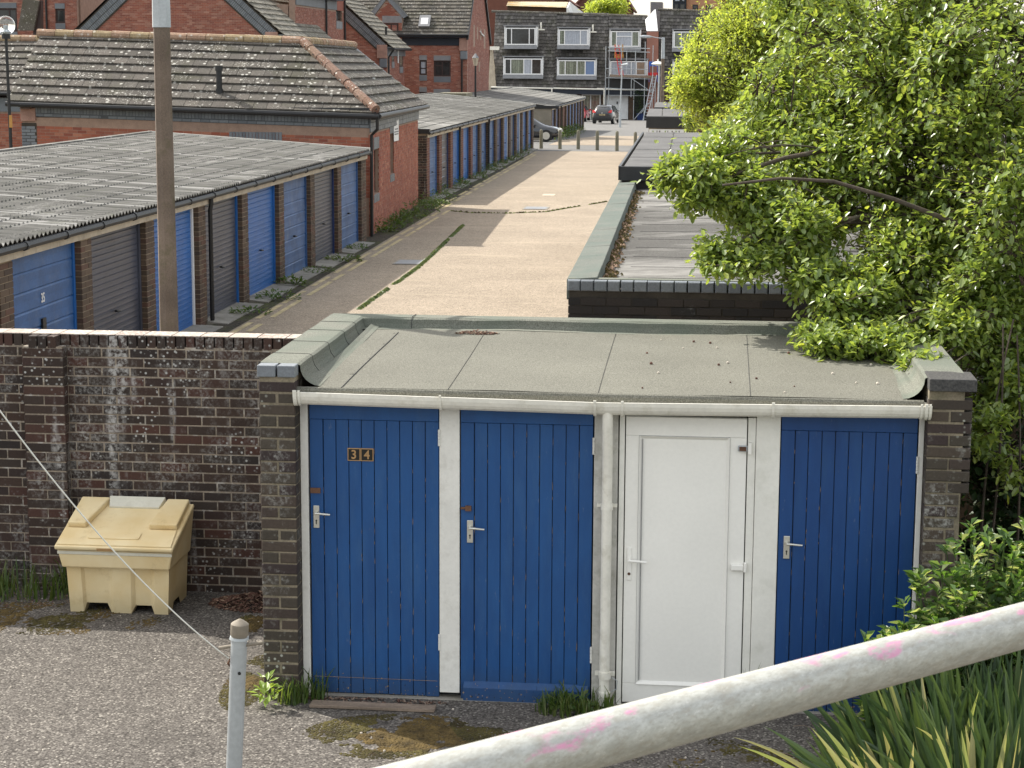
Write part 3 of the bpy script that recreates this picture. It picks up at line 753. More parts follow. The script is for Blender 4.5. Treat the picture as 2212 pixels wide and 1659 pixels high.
d2 = plank_door(-1.545, -.692, .0, 1.962, M_['door_blue'], -.69, -1.48, 'blue plank door with a thick weather board at its foot', True)
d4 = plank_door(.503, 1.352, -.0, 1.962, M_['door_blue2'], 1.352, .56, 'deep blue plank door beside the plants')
def lever(door, x, z, mat='chrome', side=1):
    m = MB(); m.box(x-.020, x+.020, SY-.020, SY-.012, z-.105, z+.045); m.build('handle_plate', M_[mat], door, bevel=.003)
    m = MB(); m.tube([(x, SY-.018, z), (x, SY-.055, z)], .009, 10)
    m.tube([(x, SY-.052, z), (x+side*.035, SY-.056, z-.001), (x+side*.098, SY-.054, z-.006)], [.0085, .008, .0065], 8)
    m.build('handle', M_[mat], door, smooth='auto')
    m = MB(); m.lathe((0, 0, 0), [(.0, 0)], 4) if False else None
    m.tube([(x, SY-.0205, z-.055), (x, SY-.022, z-.055)], .006, 8); m.box(x-.003, x+.003, SY-.022, SY-.0203, z-.078, z-.056)
    m.build('keyhole', M_['black'], door)
lever(d1, -2.497, 1.237); lever(d2, -1.484, 1.168); lever(d4, .556, 1.125)
def hinge(door, x, z):
    m = MB()
    for k in range(5): m.tube([(x, SY-.018, z+k*.022), (x, SY-.018, z+k*.022+.020)], .0075, 8)
    m.build('hinge', M_['white_paint'], door)
for z in (.33, 1.70): hinge(d1, -1.686, z)
for z in (.28, 1.67): hinge(d2, -.687, z)
hinge(d4, 1.357, 1.60)
m = MB(); m.box(-2.535, -2.468, SY-.020, SY-.012, 1.365, 1.40); m.build('rusty_latch', M_['rust'], d1)
m = MB(); m.box(-1.545, -1.50, SY-.022, SY-.012, 1.285, 1.30); m.box(-1.515, -1.475, SY-.03, SY-.012, 1.275, 1.31); m.build('rusty_bolt', M_['rust'], d2, bevel=.002)
# house number
def text_mesh(name, body, size, mat, parent, P, X=(1, 0, 0), Z=(0, 0, 1), ext=.001, sx=1.0, bold=0):
    cu = bpy.data.curves.new(name, 'FONT'); cu.body = body; cu.size = size; cu.extrude = ext; cu.align_x = 'CENTER'; cu.align_y = 'CENTER'; cu.offset = bold
    tmp = link(bpy.data.objects.new(name, cu)); dg = bpy.context.evaluated_depsgraph_get()
    me = bpy.data.meshes.new_from_object(tmp.evaluated_get(dg)); bpy.data.objects.remove(tmp); me.materials.clear(); me.materials.append(mat); me.name = name
    o = link(bpy.data.objects.new(name, me)); o.parent = parent
    X = Vector(X).normalized(); Z = Vector(Z).normalized(); Nn = X.cross(Z)
    mm = Matrix((X*sx, Z, Nn)).transposed().to_4x4(); mm.translation = Vector(P)-rl(parent); o.matrix_local = mm; return o
for i, ch in enumerate('34'):
    cx = -2.245+i*.086; cz = 1.628
    m = MB(); m.box(cx-.042, cx+.042, SY-.012, SY-.006, cz-.042, cz+.042); m.build('number_plate_edge', M_['gold'], d1)
    m = MB(); m.box(cx-.036, cx+.036, SY-.0145, SY-.0125, cz-.036, cz+.036); m.build('number_plate', M_['plateblk'], d1)
    text_mesh('numeral', ch, .082, M_['gold'], d1, (cx, SY-.0165, cz-.002), sx=.95, bold=.0012)
# ---- white door
wd0, wd1 = -.485, .290
m = MB(); m.box(-.522, -.488, SY-.01, SY+.05, 0, 1.93); m.box(.293, .342, SY-.01, SY+.05, 0, 1.93); m.build('upvc_door_frame', M_['upvc_frame'], store, bevel=.003)
m = MB(); m.box(wd0+.003, wd1-.003, SY+.0, SY+.045, .02, 1.925); wdoor = m.build('door', M_['upvc_frame'], store, bevel=.004); wdoor['label'] = 'white plastic door between the downpipe and the third blue door'
fx0, fx1, fz0, fz1 = wd0+.09, wd1-.11, .15, 1.80
for nm, q in (('frame_rail', (wd0+.004, wd1-.004, fz1, 1.922)), ('frame_rail', (wd0+.004, wd1-.004, .022, fz0)), ('frame_stile', (wd0+.004, fx0, fz0+.001, fz1-.001)), ('frame_stile', (fx1, wd1-.004, fz0+.001, fz1-.001))):
    m = MB(); m.box(q[0], q[1], SY-.014, SY+.0, q[2], q[3]); m.build(nm, M_['upvc'], wdoor, bevel=.003)
m = MB()     # bevelled bead round the panel
w = .022
A = [(fx0, fz0), (fx1, fz0), (fx1, fz1), (fx0, fz1)]; B = [(fx0+w, fz0+w), (fx1-w, fz0+w), (fx1-w, fz1-w), (fx0+w, fz1-w)]
for i in range(4):
    k = (i+1) % 4
    m.quad((A[i][0], SY-.024, A[i][1]), (A[k][0], SY-.024, A[k][1]), (B[k][0], SY-.003, B[k][1]), (B[i][0], SY-.003, B[i][1]))
    m.quad((A[i][0], SY-.012, A[i][1]), (A[k][0], SY-.012, A[k][1]), (A[k][0], SY-.024, A[k][1]), (A[i][0], SY-.024, A[i][1]))
m.build('glazing_bead', M_['upvc'], wdoor)
m = MB(); g_ = .0012
for (xa_, xb_, za_, zb_) in ((fx0-g_, fx0, fz0, fz1), (fx1, fx1+g_, fz0, fz1), (fx0-g_, fx1+g_, fz1, fz1+g_), (fx0+w-.001, fx0+w+.001, fz0+w, fz1-w)): m.box(xa_, xb_, SY-.0165, SY-.0045, za_, zb_)
m.build('bead_shade_line', M_['lead'], wdoor)  # thin grey lines draw the shade along the bead and panel edge
m = MB(); m.box(fx0+w-.002, fx1-w+.002, SY-.004, SY-.001, fz0+w-.002, fz1-w+.002); m.build('door_panel', M_['upvc'], wdoor)
m = MB(); m.box(-.463, -.433, SY-.024, SY-.0142, .845, 1.065); m.build('handle_plate', M_['upvc'], wdoor, bevel=.008)
m = MB(); m.tube([(-.448, SY-.02, .985), (-.448, SY-.06, .985)], .010, 10); m.tube([(-.45, SY-.058, .985), (-.40, SY-.06, .983), (-.335, SY-.058, .977)], [.010, .009, .008], 8); m.build('handle', M_['upvc'], wdoor, smooth='auto')
m = MB(); m.tube([(-.448, SY-.0245, .89), (-.448, SY-.027, .89)], .010, 10); m.build('lock_cylinder', M_['rust'], wdoor)
m = MB(); m.box(.205, .285, SY-.04, SY-.0142, .935, .975); m.box(.286, .305, SY-.045, SY-.012, .925, .99); m.build('surface_bolt', M_['upvc'], wdoor, bevel=.006)
m = MB(); m.box(.232, .292, SY-.034, SY-.0142, 1.715, 1.752); m.build('hasp', M_['steel'], wdoor, bevel=.004)
m = MB(); m.box(.240, .284, SY-.037, SY-.0345, 1.72, 1.747); m.build('hasp_face', M_['rust'], wdoor)
m = MB(); m.box(.294, .318, SY-.05, SY-.012, 1.70, 1.775); m.build('hasp_staple', M_['upvc'], wdoor, bevel=.004)
# ---- gutter, with a sag towards the outlet, and the downpipe
GY = SY-.140
def gutz(x):
    t = (x+.62)/2.0
    return 2.062-.024*max(0, 1-abs(t))
m = MB()
xs = [-2.60+(1.415+2.60)*i/40 for i in range(41)]
rr = .054; GD = 1.6
for a, b in zip(xs[:-1], xs[1:]):
    for k in range(10):
        t0 = math.pi+math.pi*k/10-.0; t1 = math.pi+math.pi*(k+1)/10
        for r_, flip in ((rr, 0), (rr-.004, 1)):
            q = [(a, GY+r_*math.cos(t0), gutz(a)+GD*r_*math.sin(t0)), (a, GY+r_*math.cos(t1), gutz(a)+GD*r_*math.sin(t1)),
                 (b, GY+r_*math.cos(t1), gutz(b)+GD*r_*math.sin(t1)), (b, GY+r_*math.cos(t0), gutz(b)+GD*r_*math.sin(t0))]
            m.poly(q[::-1] if not flip else q)
    for s in (-1, 1):
        m.quad((a, GY+s*rr, gutz(a)), (b, GY+s*rr, gutz(b)), (b, GY+s*(rr-.004), gutz(b)+.002), (a, GY+s*(rr-.004), gutz(a)+.002))
gut = m.build('gutter', M_['gutter_white'], store, smooth='auto')
def clipring(x0, x1, r_=.063):
    m = MB()
    n = 12
    ring = [(math.pi+math.pi*k/n) for k in range(n+1)]
    for t0, t1 in zip(ring[:-1], ring[1:]):
        z = gutz((x0+x1)/2)+.004
        m.hexa([(x0, GY+(r_-.006)*math.cos(t0), z+GD*(r_-.006)*math.sin(t0)), (x1, GY+(r_-.006)*math.cos(t0), z+GD*(r_-.006)*math.sin(t0)),
                (x1, GY+(r_-.006)*math.cos(t1), z+GD*(r_-.006)*math.sin(t1)), (x0, GY+(r_-.006)*math.cos(t1), z+GD*(r_-.006)*math.sin(t1)),
                (x0, GY+r_*math.cos(t0), z+GD*r_*math.sin(t0)), (x1, GY+r_*math.cos(t0), z+GD*r_*math.sin(t0)),
                (x1, GY+r_*math.cos(t1), z+GD*r_*math.sin(t1)), (x0, GY+r_*math.cos(t1), z+GD*r_*math.sin(t1))])
    m.box(x0, x1, GY-r_-.002, GY-r_+.008, z-.004, z+.01)
    return m.build('gutter_clip', M_['gutter_white'], gut)
for a, b in ((-2.604, -2.580), (-2.572, -2.558), (-1.662, -1.648), (-.682, -.664), (-.508, -.492), (.432, .450), (1.345, 1.358), (1.372, 1.39), (1.396, 1.41)): clipring(a, b)
for x in (-2.603, 1.412):
    m = MB(); n = 12
    m.poly([(x, GY+.052*math.cos(math.pi+math.pi*k/n), gutz(x)+GD*.052*math.sin(math.pi+math.pi*k/n)) for k in range(n+1)]); m.build('gutter_end', M_['gutter_white'], gut)
DX = -.594
m = MB(); m.tube([(DX, GY, gutz(DX)-.07), (DX, GY+.0, 1.86), (DX, GY+.04, 1.74), (DX, GY+.062, 1.2), (DX-.002, GY+.062, .06)], .034, 16); dp = m.build('downpipe', M_['gutter_white'], store, smooth='auto')
for z0, z1, r_ in ((1.325, 1.365, .040), (.20, .245, .041), (.06, .11, .039), (.02, .07, .036)):
    m = MB(); m.tube([(DX, GY+.06, z0), (DX, GY+.06, z1)], r_, 16)
    if r_ > .0395: m.box(DX-.065, DX+.065, GY+.085, GY+.11, z0+.01, z1-.01)
    m.build('pipe_collar', M_['gutter_white'], dp, smooth='auto')
m = MB(); m.tube([(DX+.05, GY+.02, .22), (DX+.085, GY+.0, .205), (DX+.08, GY, .15), (DX+.045, GY+.01, .125)], .003, 6); m.build('pipe_bracket_wire', M_['steel'], dp)
m = MB(); m.box(-.53, .33, SY-.03, SY-.012, 1.945, 2.04); m.build('head_flashing', M_['white'], store)
# threshold
m = MB(); m.box(PL1, PR0, SY-.05, SY+.1, -.03, .004); m.build('threshold', M_['concrete'], store, bevel=.01)
# rusty leaves pile on the roof and nail heads
def leaf_pile(name, center, rx, ry, n, mats, zf, size=(.012, .03), h=.02, label=None, cat=None):
    mb = MB()
    for i in range(n):
        a = random.random()*6.283; r_ = random.random()**.5
        x = center[0]+rx*r_*math.cos(a); y = center[1]+ry*r_*math.sin(a); z = zf(x, y)+.003+random.random()*h*(1-r_)
        s = random.uniform(*size); b = random.random()*6.283; t = Vector((random.uniform(-.6, .6), random.uniform(-.6, .6), 1)).normalized()
        u = Vector((math.cos(b), math.sin(b), 0)); u = (u-t*u.dot(t)).normalized(); w = t.cross(u)
        p = Vector((x, y, z)); mb.mi = random.randrange(len(mats))
        mb.add([p-u*s, p+w*s*.4+t*s*.12, p+u*s, p-w*s*.4+t*s*.12], [(0, 1, 2), (0, 2, 3)])
    o = mb.build(name, mats if len(mats) > 1 else mats[0]); o['kind'] = 'stuff'
    if label: tag(o, label, cat)
    return o
leaf_pile('leaf_litter', (-1.68, 14.05), .17, .05, 260, [M_['leafdry'], M_['leafdry2']], lambda x, y: rz(x, y), (.008, .02), .03, 'small pile of brown leaves on the felt roof against its back upstand', 'leaf litter')
rngx = random.Random(5)
for k in range(26):
    x, y = rngx.uniform(-.4, 1.2), rngx.uniform(12.1, 14.0)
    m = MB(); s = rngx.uniform(.006, .012); m.sphere((x, y, rz(x, y)+s*.5), s, 6, 4)
    tag(m.build('fallen_fruit', M_['pebble'] if k % 2 else M_['leafdry']), 'small dried fruit lying on the felt roof of the store', 'fruit', 'dried fruit scattered on the store roof')

# ------------------------------------------------------------------ long brick wall on the left
WY, WT = 14.40, .215
wall = thing('brick_wall', 'dark lichen-stained brick boundary wall behind the grit bin', 'wall', (-5, WY, 0))
WX0, WX1 = -9.5, PL0-.02
bx0, bx1 = -5.27, -4.94     # buttress
m = MB(); m.box(WX0, WX1, WY+.004, WY+WT-.007, -.05, 1.95); m.box(bx0+.008, bx1-.008, WY-.095, WY+.02, -.05, 1.95); m.build('wall_core', M_['wall_mortar'], wall)
cells = brick_cells(WX1-WX0, 1.93, z0=-.012, holes=[(bx0-WX0, bx1-WX0, -1, 3)])
g = [brickwork(wall, (WX0, WY, 0), ux, fr, 0, 0, M_['wall_brick'], cells=cells, jit=.003)]
g.append(brickwork(wall, (bx0, WY-.1, -.012), ux, fr, 0, 0, M_['wall_brick'], cells=pier_cells(bx1-bx0, 1.95), d=.09, jit=.003))
emit(wall, g, 300)
x = WX0; k = 0
while x < WX1-.05:
    inb = bx0-.02 < x < bx1-.05
    m = MB(); m.box(x, x+.066, WY-(.1 if inb else -.002)+random.uniform(-.003, .003), WY+WT, 1.938, 2.03+random.uniform(-.003, .003)); m.build('coping_brick', [M_['sunlit_cope']][0] if False else M_['wall_brick'], wall, bevel=.004)
    x += .0765
m = MB(); 
x = WX0
while x < WX1-.1:
    w_ = .215; m.box(x, min(x+w_, WX1), WY+.004, WY+WT+.012, 2.0335, 2.040+random.uniform(-.001, .001)); x += w_+.01
m.build('sunlit_coping_top', M_['sunlit_cope'], wall)  # thin pale layer paints the sunlit top of the coping
# ------------------------------------------------------------------ garage rows on the left
def ribbed_door(x, y0, y1, z0, z1, nrib, mat, parent, depth=.018):
    """up-and-over door in the plane X=x facing +X, horizontal pressed ribs"""
    m = MB(); n = nrib; h = (z1-z0)/n
    prof = []
    for i in range(n):
        a = z0+i*h
        prof += [(0, a), (depth, a+h*.06), (depth*.7, a+h*.5), (depth, a+h*.9)]
    prof.append((0, z1))
    for (d0, a), (d1, b) in zip(prof[:-1], prof[1:]):
        m.quad((x+d0, y0, a), (x+d0, y1, a), (x+d1, y1, b), (x+d1, y0, b))
    return m.build('garage_door', mat, parent)
def frame_x(x, y0, y1, z0, z1, mat, parent, w=.06, t=.04):
    m = MB(); m.box(x-.01, x+t, y0-w, y0, z0, z1+w); m.box(x-.01, x+t, y1, y1+w, z0, z1+w); m.box(x-.01, x+t, y0+.001, y1-.001, z1+.001, z1+w)
    return m.build('door_frame', mat, parent, bevel=.004)
def corr_roof(parent, XE, XB, ZE, ZB, Y0, Y1, course, pitch, amp, mat, fine=4, step=.018):
    """courses of corrugated sheet stepping down towards the eave at XE; corrugations run down the slope"""
    n = int(round((XE-XB)/course)); k = max(8, int((Y1-Y0)/pitch*fine))
    for c in range(n):
        xa = XE+(XB-XE)*c/n; xb = XE+(XB-XE)*(c+1)/n+(XB-XE)/n*.12
        za = ZE+(ZB-ZE)*c/n+step; zb = ZE+(ZB-ZE)*(c+1.12)/n
        if c == n-1: xb = XB; zb = ZB
        vs_ = []; fs = []
        ph = (c % 2)*.5*0+random.uniform(-.1, .1)
        for i in range(k+1):
            y = Y0+(Y1-Y0)*i/k; s = amp*math.sin(2*math.pi*((y-Y0)/pitch+ph*0))
            j = .004*noise.noise((y*.6, c*3.1, 0))
            vs_ += [(xa+j*2, y, za+s+j), (xb, y, zb+s+j), (xa+j*2+.0, y, za+s+j-.012)]
        for i in range(k):
            a = i*3
            fs += [(a, a+3, a+4, a+1), (a+2, a+5, a+3, a)]
        mb = MB(); mb.add(vs_, [f[::-1] for f in fs]); mb.build('roof_sheet', mat, parent, smooth='auto')

def roof_dots(parent, XE, XB, ZE, ZB, Y0, Y1, course, pitch, amp):  # rows of small dark caps drawn as dots on the sheet crowns
    mb = MB(); n = int(round((XE-XB)/course)); k = int((Y1-Y0)/pitch); r = random.Random(2)
    for c in range(n):
        for f in (.12, .62):
            s = (c+f)/n; x = XE+(XB-XE)*s; z = ZE+(ZB-ZE)*s+amp+.012
            for i in range(k):
                if r.random() < .06: continue
                y = Y0+(i+.25)*pitch+r.uniform(-.004, .004); q = r.uniform(.026, .034)
                mb.add([(x+q*math.cos(a), y+q*.8*math.sin(a), z-.016) for a in (0, 1.05, 2.1, 3.14, 4.2, 5.25)]+[(x, y, z+.012)], [(j, (j+1) % 6, 6) for j in range(6)])
    return mb.build('roof_dot', M_['lead_dark'], parent, kind='stuff')
def garage_row(label, XD, XF, edges_end, pitch, nb, XE, ZE, XB, ZB, doors, mats, brickparts, Yend_pier=.62, fine=4, rpitch=.146, near=True, dpipe=(), course=.42, pier_w=.42, brickm=None, skip_sheet=False):
    """doors face +X; edges_end = Y of the far edge of the last door"""
    Y1 = edges_end+Yend_pier; Y0 = edges_end-nb*pitch
    row = thing('garage_row', label, 'garages', (XD-2.5, (Y0+Y1)/2, gz((Y0+Y1)/2)))
    g0 = gz((Y0+Y1)/2)
    H = ZE-.165
    m = MB()
    m.box(XB+.15, XB+.35, Y0+.05, Y1-.05, g0-.3, ZB-.08)             # back wall
    m.box(XB+.36, XD-.13, Y0+.02, Y0+.2, g0-.3, ZE-.05); m.box(XB+.36, XD-.13, Y1-.22, Y1-.02, g0-.3, ZE-.05)
    m.build('wall', M_['gar_mortar'], row)
    grp = []
    for i in range(nb+1):
        ye = edges_end-pitch*i                                # far edge of a door; the pier runs beyond it
        w = Yend_pier if i == 0 else pier_w
        y0 = ye; y1 = ye+w
        bm = (brickm[i] if brickm else M_['gar_brick'])
        m = MB(); m.box(XD-.12, XF-.008, y0+.008, y1-.008, g0-.2, H); m.build('pier', M_['gar_mortar'], row)
        cells = []
        z = g0+.0; k = 0
        while z+.065 < H:
            if w > .5: cells += [(0, w*.34-.005, z, z+.065), (w*.34+.005, w*.67-.005, z, z+.065), (w*.67+.005, w, z, z+.065)] if k % 2 else [(0, w*.5-.005, z, z+.065), (w*.5+.005, w, z, z+.065)]
            else: cells += ([(0, w*.34-.005, z, z+.065), (w*.34+.005, w, z, z+.065)] if k % 2 else [(0, w*.66-.005, z, z+.065), (w*.66+.005, w, z, z+.065)])
            z += .0753; k += 1
        grp.append(brickwork(row, (XF, y0, 0), (0, 1, 0), (1, 0, 0), 0, 0, bm, cells=cells, d=.1))
        rc = []; z = g0; k = 0
        while z+.065 < H: rc.append((.0, .112 if k % 2 else XF-XD+.02, z, z+.065)); z += .0753; k += 1
        wr = XF-XD
        rc = [(.012, max(wr-.102, .03), a, b) for _, _, a, b in rc] if wr > .14 else []
        if rc: grp.append(brickwork(row, (XD, y0, 0), (1, 0, 0), (0, -1, 0), 0, 0, bm, cells=rc, d=.02))
    emit(row, grp, brickparts)
    for i in range(nb):
        ye = edges_end-pitch*i; ya = ye-(pitch-pier_w)
        mat, ribs, fmat, lab = doors[i % len(doors)]
        d = ribbed_door(XD+.0, ya+.07, ye-.07, g0+.03, H-.03, ribs, M_[mat], row, .018 if ribs < 12 else .011)
        if lab: d['label'] = lab
        if near: frame_x(XD+.0, ya+.068, ye-.068, g0+.02, H-.06, M_[fmat], row)
        yc = (ya+ye)/2
        if near:
            m = MB(); m.tube([(XD+.02, yc, g0+.78), (XD+.075, yc, g0+.78)], .016, 8); m.tube([(XD+.07, yc-.07, g0+.79), (XD+.075, yc+.07, g0+.77)], .012, 6); m.build('handle', M_['black'], d)
    # fascia, gutter, roof
    m = MB(); m.box(XF+.008, XF+.034, Y0, Y1, ZE-.20, ZE-.08); m.build('fascia', M_['cream_paint'], row)
    m = MB(); m.box(XF-.20, XF+.006, Y0+.01, Y1-.01, ZE-.10, ZE-.065); m.build('soffit', M_['cream_paint'], row)
    m = MB(); m.tube([(XE-.01, Y0, ZE-.062), (XE-.01, (Y0+Y1)/2, ZE-.075), (XE-.01, Y1, ZE-.062)], .046, 8); gt = m.build('gutter', M_['blackpaint'], row, smooth='auto')
    if near:
        y = Y0+.6
        while y < Y1:
            m = MB(); m.tube([(XE-.01, y, ZE-.07), (XE-.01, y+.06, ZE-.07)], .058, 8); m.build('gutter_bracket', M_['blackpaint'], gt); y += 1.42
    for y in dpipe:
        m = MB(); m.tube([(XE-.01, y, ZE-.1), (XF+.075, y, ZE-.2), (XF+.055, y, ZE-.3), (XF+.055, y, g0+.05)], .036, 8); m.build('downpipe', M_['black'], row, smooth='auto')
    corr_roof(row, XE, XB, ZE, ZB, Y0-.05, Y1-.02, course, rpitch, .022 if near else .02, M_['cement'], fine)
    if fine == 6: roof_dots(row, XE, XB, ZE, ZB, Y0-.05, Y1+.03, course, rpitch, .022)
    m = MB()
    m.prism([(XB-.04, Y1-.04, ZB-.02), (XE+.01, Y1-.04, ZE-.05), (XE+.01, Y1-.04, ZE+.05), (XB-.04, Y1-.04, ZB+.055)], (0, .08, 0))
    m.build('verge_capping', M_['verge_white'], row)
    m = MB(); m.box(XB-.10, XB+.06, Y0, Y1, ZB-.06, ZB+.045); m.build('back_capping', M_['cement'], row)
    return row
doors1 = [('gblue3', 8, 'gblue', 'faded blue garage door'), ('ggrey', 24, 'gnavy', 'dark grey ribbed garage door'), ('gblue3', 8, 'gblue', None), ('gblue2', 22, 'gblue2', 'vivid blue garage door'),
          ('ggrey', 24, 'gblue2', 'dark grey ribbed garage door'), ('gblue2', 24, 'white', 'vivid blue garage door with a white jamb'), ('ggrey', 24, 'ggrey', None), ('gblue', 8, 'gblue2', 'blue garage door numbered 35'), ('ggrey', 24, 'gblue', None), ('gblue', 8, 'gblue', None)]
row1 = garage_row('nearest garage row behind the brick wall, grey corrugated roof, mixed blue and grey doors', -7.97, -7.85, 43.42, 2.84, 10, -7.765, 2.10, -12.95, 2.44, doors1, None, 300, dpipe=(29.72,), pier_w=.42, fine=6, course=.84)
d35 = [c for c in row1.children if c.get('label') == 'blue garage door numbered 35'][0]
yc35 = 43.42-2.84*7-1.21
text_mesh('numeral', '35', .16, M_['white'], d35, (-7.945, yc35+.02, 1.30), X=(0, 1, 0), sx=.8, bold=.003)
m = MB(); m.box(-7.95, -7.925, yc35-.06, yc35+.06, .86, 1.06); m.build('handle_plate', M_['black'], d35)
doors2 = [(c, r, f, None) for c, r, f in (('gblue', 8, 'gblue'), ('gblue', 8, 'gblue'), ('gblue3', 8, 'white'), ('ggrey', 20, 'gblue'), ('gblue2', 8, 'white'), ('gnavy', 8, 'gnavy'), ('gblue3', 8, 'gblue'), ('gblue3', 8, 'gblue'), ('gblue', 8, 'gblue'), ('gblue2', 20, 'gblue'), ('gblue2', 20, 'gblue2'), ('ggrey', 8, 'gnavy'), ('gblue3', 8, 'gblue'))]
bm2 = [M_['gar_brick']]*9+[M_['gar_red']]*6
row2 = garage_row('long second row of brick garages beyond the brick hall, blue doors and two black downpipes', -8.40, -8.28, 91.3, 2.66, 13, -8.20, 2.075, -13.2, 2.56, doors2, None, 260, near=True, dpipe=(63.9, 72.5), fine=2, rpitch=.15, course=.45, brickm=bm2, pier_w=.6)
# front end wall of row 2, in dark brick
m = MB(); m.box(-13.1, -8.30, 56.70, 56.95, 0, 1.99); m.build('end_wall', M_['gar_mortar'], row2)
emit(row2, [brickwork(row2, (-9.3, 56.69, 0), ux, fr, 1.02, 1.98, M_['wall_brick'], name='end_brick')], 60, 'end_brick')
m = MB(); m.box(-9.3, -8.2, 56.66, 56.9, 2.0, 2.14); m.build('end_coping', M_['black'], row2)
doors3 = [(c, 8, 'gnavy', None) for c in ('gnavy', 'gnavy', 'gblue', 'gblue', 'gblue', 'gnavy', 'gar_red', 'gar_red')]
PG3 = PG(1193, 301)
row3 = garage_row('farthest row of garages with a grey rendered end wall, before the terraced houses', PG3.x-.05, PG3.x+.06, 138, 2.84, 10, PG3.x+.15, 2.12+gz(125), PG3.x-5.2, 2.75+gz(125), doors3, None, 60, near=False, fine=1, rpitch=.4, course=.6, pier_w=.6, dpipe=(116,))
gA = gz(108)
y3 = 138-28.4
m = MB(); m.box(PG3.x-5.0, PG3.x+.05, y3-.25, y3+.02, gA-.2, 2.0+gz(125)); m.build('rendered_end_wall', M_['render'], row3)
m = MB(); m.box(PG3.x-5.1, PG3.x+.5, y3-.32, y3+.02, 2.003+gz(125), 2.17+gz(125)); m.build('end_fascia', M_['black'], row3)
# concrete apron in front of row 1 and 2, a piece per bay
for (y0, y1, xa, xb, n) in ((17.0, 44.0, -7.97, -7.52, 10), (57.2, 91.2, -8.40, -8.0, 13)):
    pt = (y1-y0)/n
    for i in range(n):
        ya = 43.42-2.84*(i+1)+.42 if n == 10 else 91.3-2.66*(i+1)+.6; yb = ya+(2.42 if n == 10 else 2.06)
        m = MB(); e = random.uniform(-.06, .04)
        m.prism([(xa, ya-.02, .05), (xb+e, ya-.1+random.uniform(-.05, .05), .018), (xb+e*.5, yb+.05, .018), (xa, yb+.02, .05)], (0, 0, -.08))
        o = m.build('apron', M_['concrete']); o['kind'] = 'structure'
# yellow lines: worn dashes
def yline(x, y0, y1, wid=.055, seed=1):
    r = random.Random(seed); mb = MB(); y = y0
    while y < y1:
        L = r.uniform(.4, 2.6); xx = x-.0067*(y-28)
        mb.quad((xx-wid, y, .005), (xx+wid, y, .005), (xx+wid-.0067*L, y+L, .005), (xx-wid-.0067*L, y+L, .005)); y += L+r.uniform(.08, .9)
    o = mb.build('yellow_line', M_['yellow']); o['kind'] = 'structure'
yline(-7.20, 17, 52, .045, seed=3); yline(-7.0, 17, 52, .045, seed=4); yline(-7.45, 54, 88, seed=5); yline(-7.27, 54, 86, seed=6)
def marks():
    for (a, b, c, d, mt) in ((1175, 419, 1196, 423, 'white'),):
        p, q = PG(a, b), PG(c, d)
        m = MB(); m.quad((p.x, q.y, .006), (q.x, q.y, .006), (q.x, p.y, .006), (p.x, p.y, .006)); o = m.build('road_marking', M_['cream_paint']); o['kind'] = 'structure'
marks()
def cover(px, py, w, l, label):
    p = PG(px, py); t = thing('manhole_cover', label, 'manhole cover', (p.x, p.y, .005))
    m = MB(); m.box(p.x-w/2, p.x+w/2, p.y-l/2, p.y+l/2, .004, .012); m.build('frame', M_['concrete'], t)
    m = MB(); m.box(p.x-w/2+.05, p.x+w/2-.05, p.y-l/2+.06, p.y+l/2-.06, .0121, .016); m.build('lid', M_['lead'], t)
cover(885, 567, .6, .9, 'grey rectangular manhole cover beside the moss line in the shaded strip of the lane')
cover(1158, 450, .7, 1.0, 'grey manhole cover in the sunlit part of the lane')

# ------------------------------------------------------------------ the brick hall with a hipped roof
hall = thing('brick_hall', 'single-storey red brick building with a lichened tiled roof, between the two garage rows', 'building', (-12, 50, 0))
TL = -.026     # the walls' courses run very slightly downhill towards the lane
HX, HXL, HY, HYB = -7.93, -16.35, 45.0, 55.4
SU = Vector((-.42, 10.4, 0)).normalized(); SN = Vector((SU.y, -SU.x, 0))
def hs_(d, o=0.0, z=0.0): return Vector((HX, HY, z))+SU*d+SN*o
HW = HX-HXL
RY = 47.15; rid = PY(652, 82, RY); RZ = rid.z-.10; RX = rid.x
m = MB()
holes_f = [(HW-3.32, HW-2.15, 1.0, 2.22)]
wallbody(m, (HXL, HY, 0), ux, fr, HW, 2.75, .25, holes=holes_f)
holes_s = [(.45, 1.35, .95, 2.02), (3.6, 4.35, 1.25, 2.28)]
wallbody(m, hs_(.26), SU, SN, HYB-HY-.26, 2.68, .25, holes=[(a-.26+.3, b-.26+.3, c, d) for a, b, c, d in holes_s])
m.box(RX-2.4, HX-.7, HYB-.3, HYB, 0, 2.7); m.box(HXL+.01, HXL+.25, HY+.27, RY+2.4, 0, 2.95); m.prism([(HXL+.01, HY-.2, 2.95), (HXL+.01, RY, RZ+.1), (HXL+.01, RY+2.4, 2.95)], (.24, 0, 0))
m.build('wall', M_['red_mortar'], hall)
upt = Vector((0, 0, 1))
g = [brickwork(hall, (HXL, HY, 0), Vector((1, 0, TL)), fr, HW, 2.62, M_['red_brick'], d=.03, cells=[(a, b, z0+HW*-TL*0+.0, z1) for a, b, z0, z1 in brick_cells(HW, 2.62, holes=[(0, .35, 0, 3)]+holes_f, z0=.02) if z1 > 1.2])]
for it in (g[0][0],):
    pass
sc_cells = [c for c in brick_cells(HYB-HY, 2.42, holes=[(a+.3, b+.3, c-.2, d+.02) for a, b, c, d in holes_s], z0=.02)]
g.append(brickwork(hall, hs_(0, .004), SU, SN, 0, 0, M_['red_brick'], d=.03, cells=sc_cells))
emit(hall, g, 300)
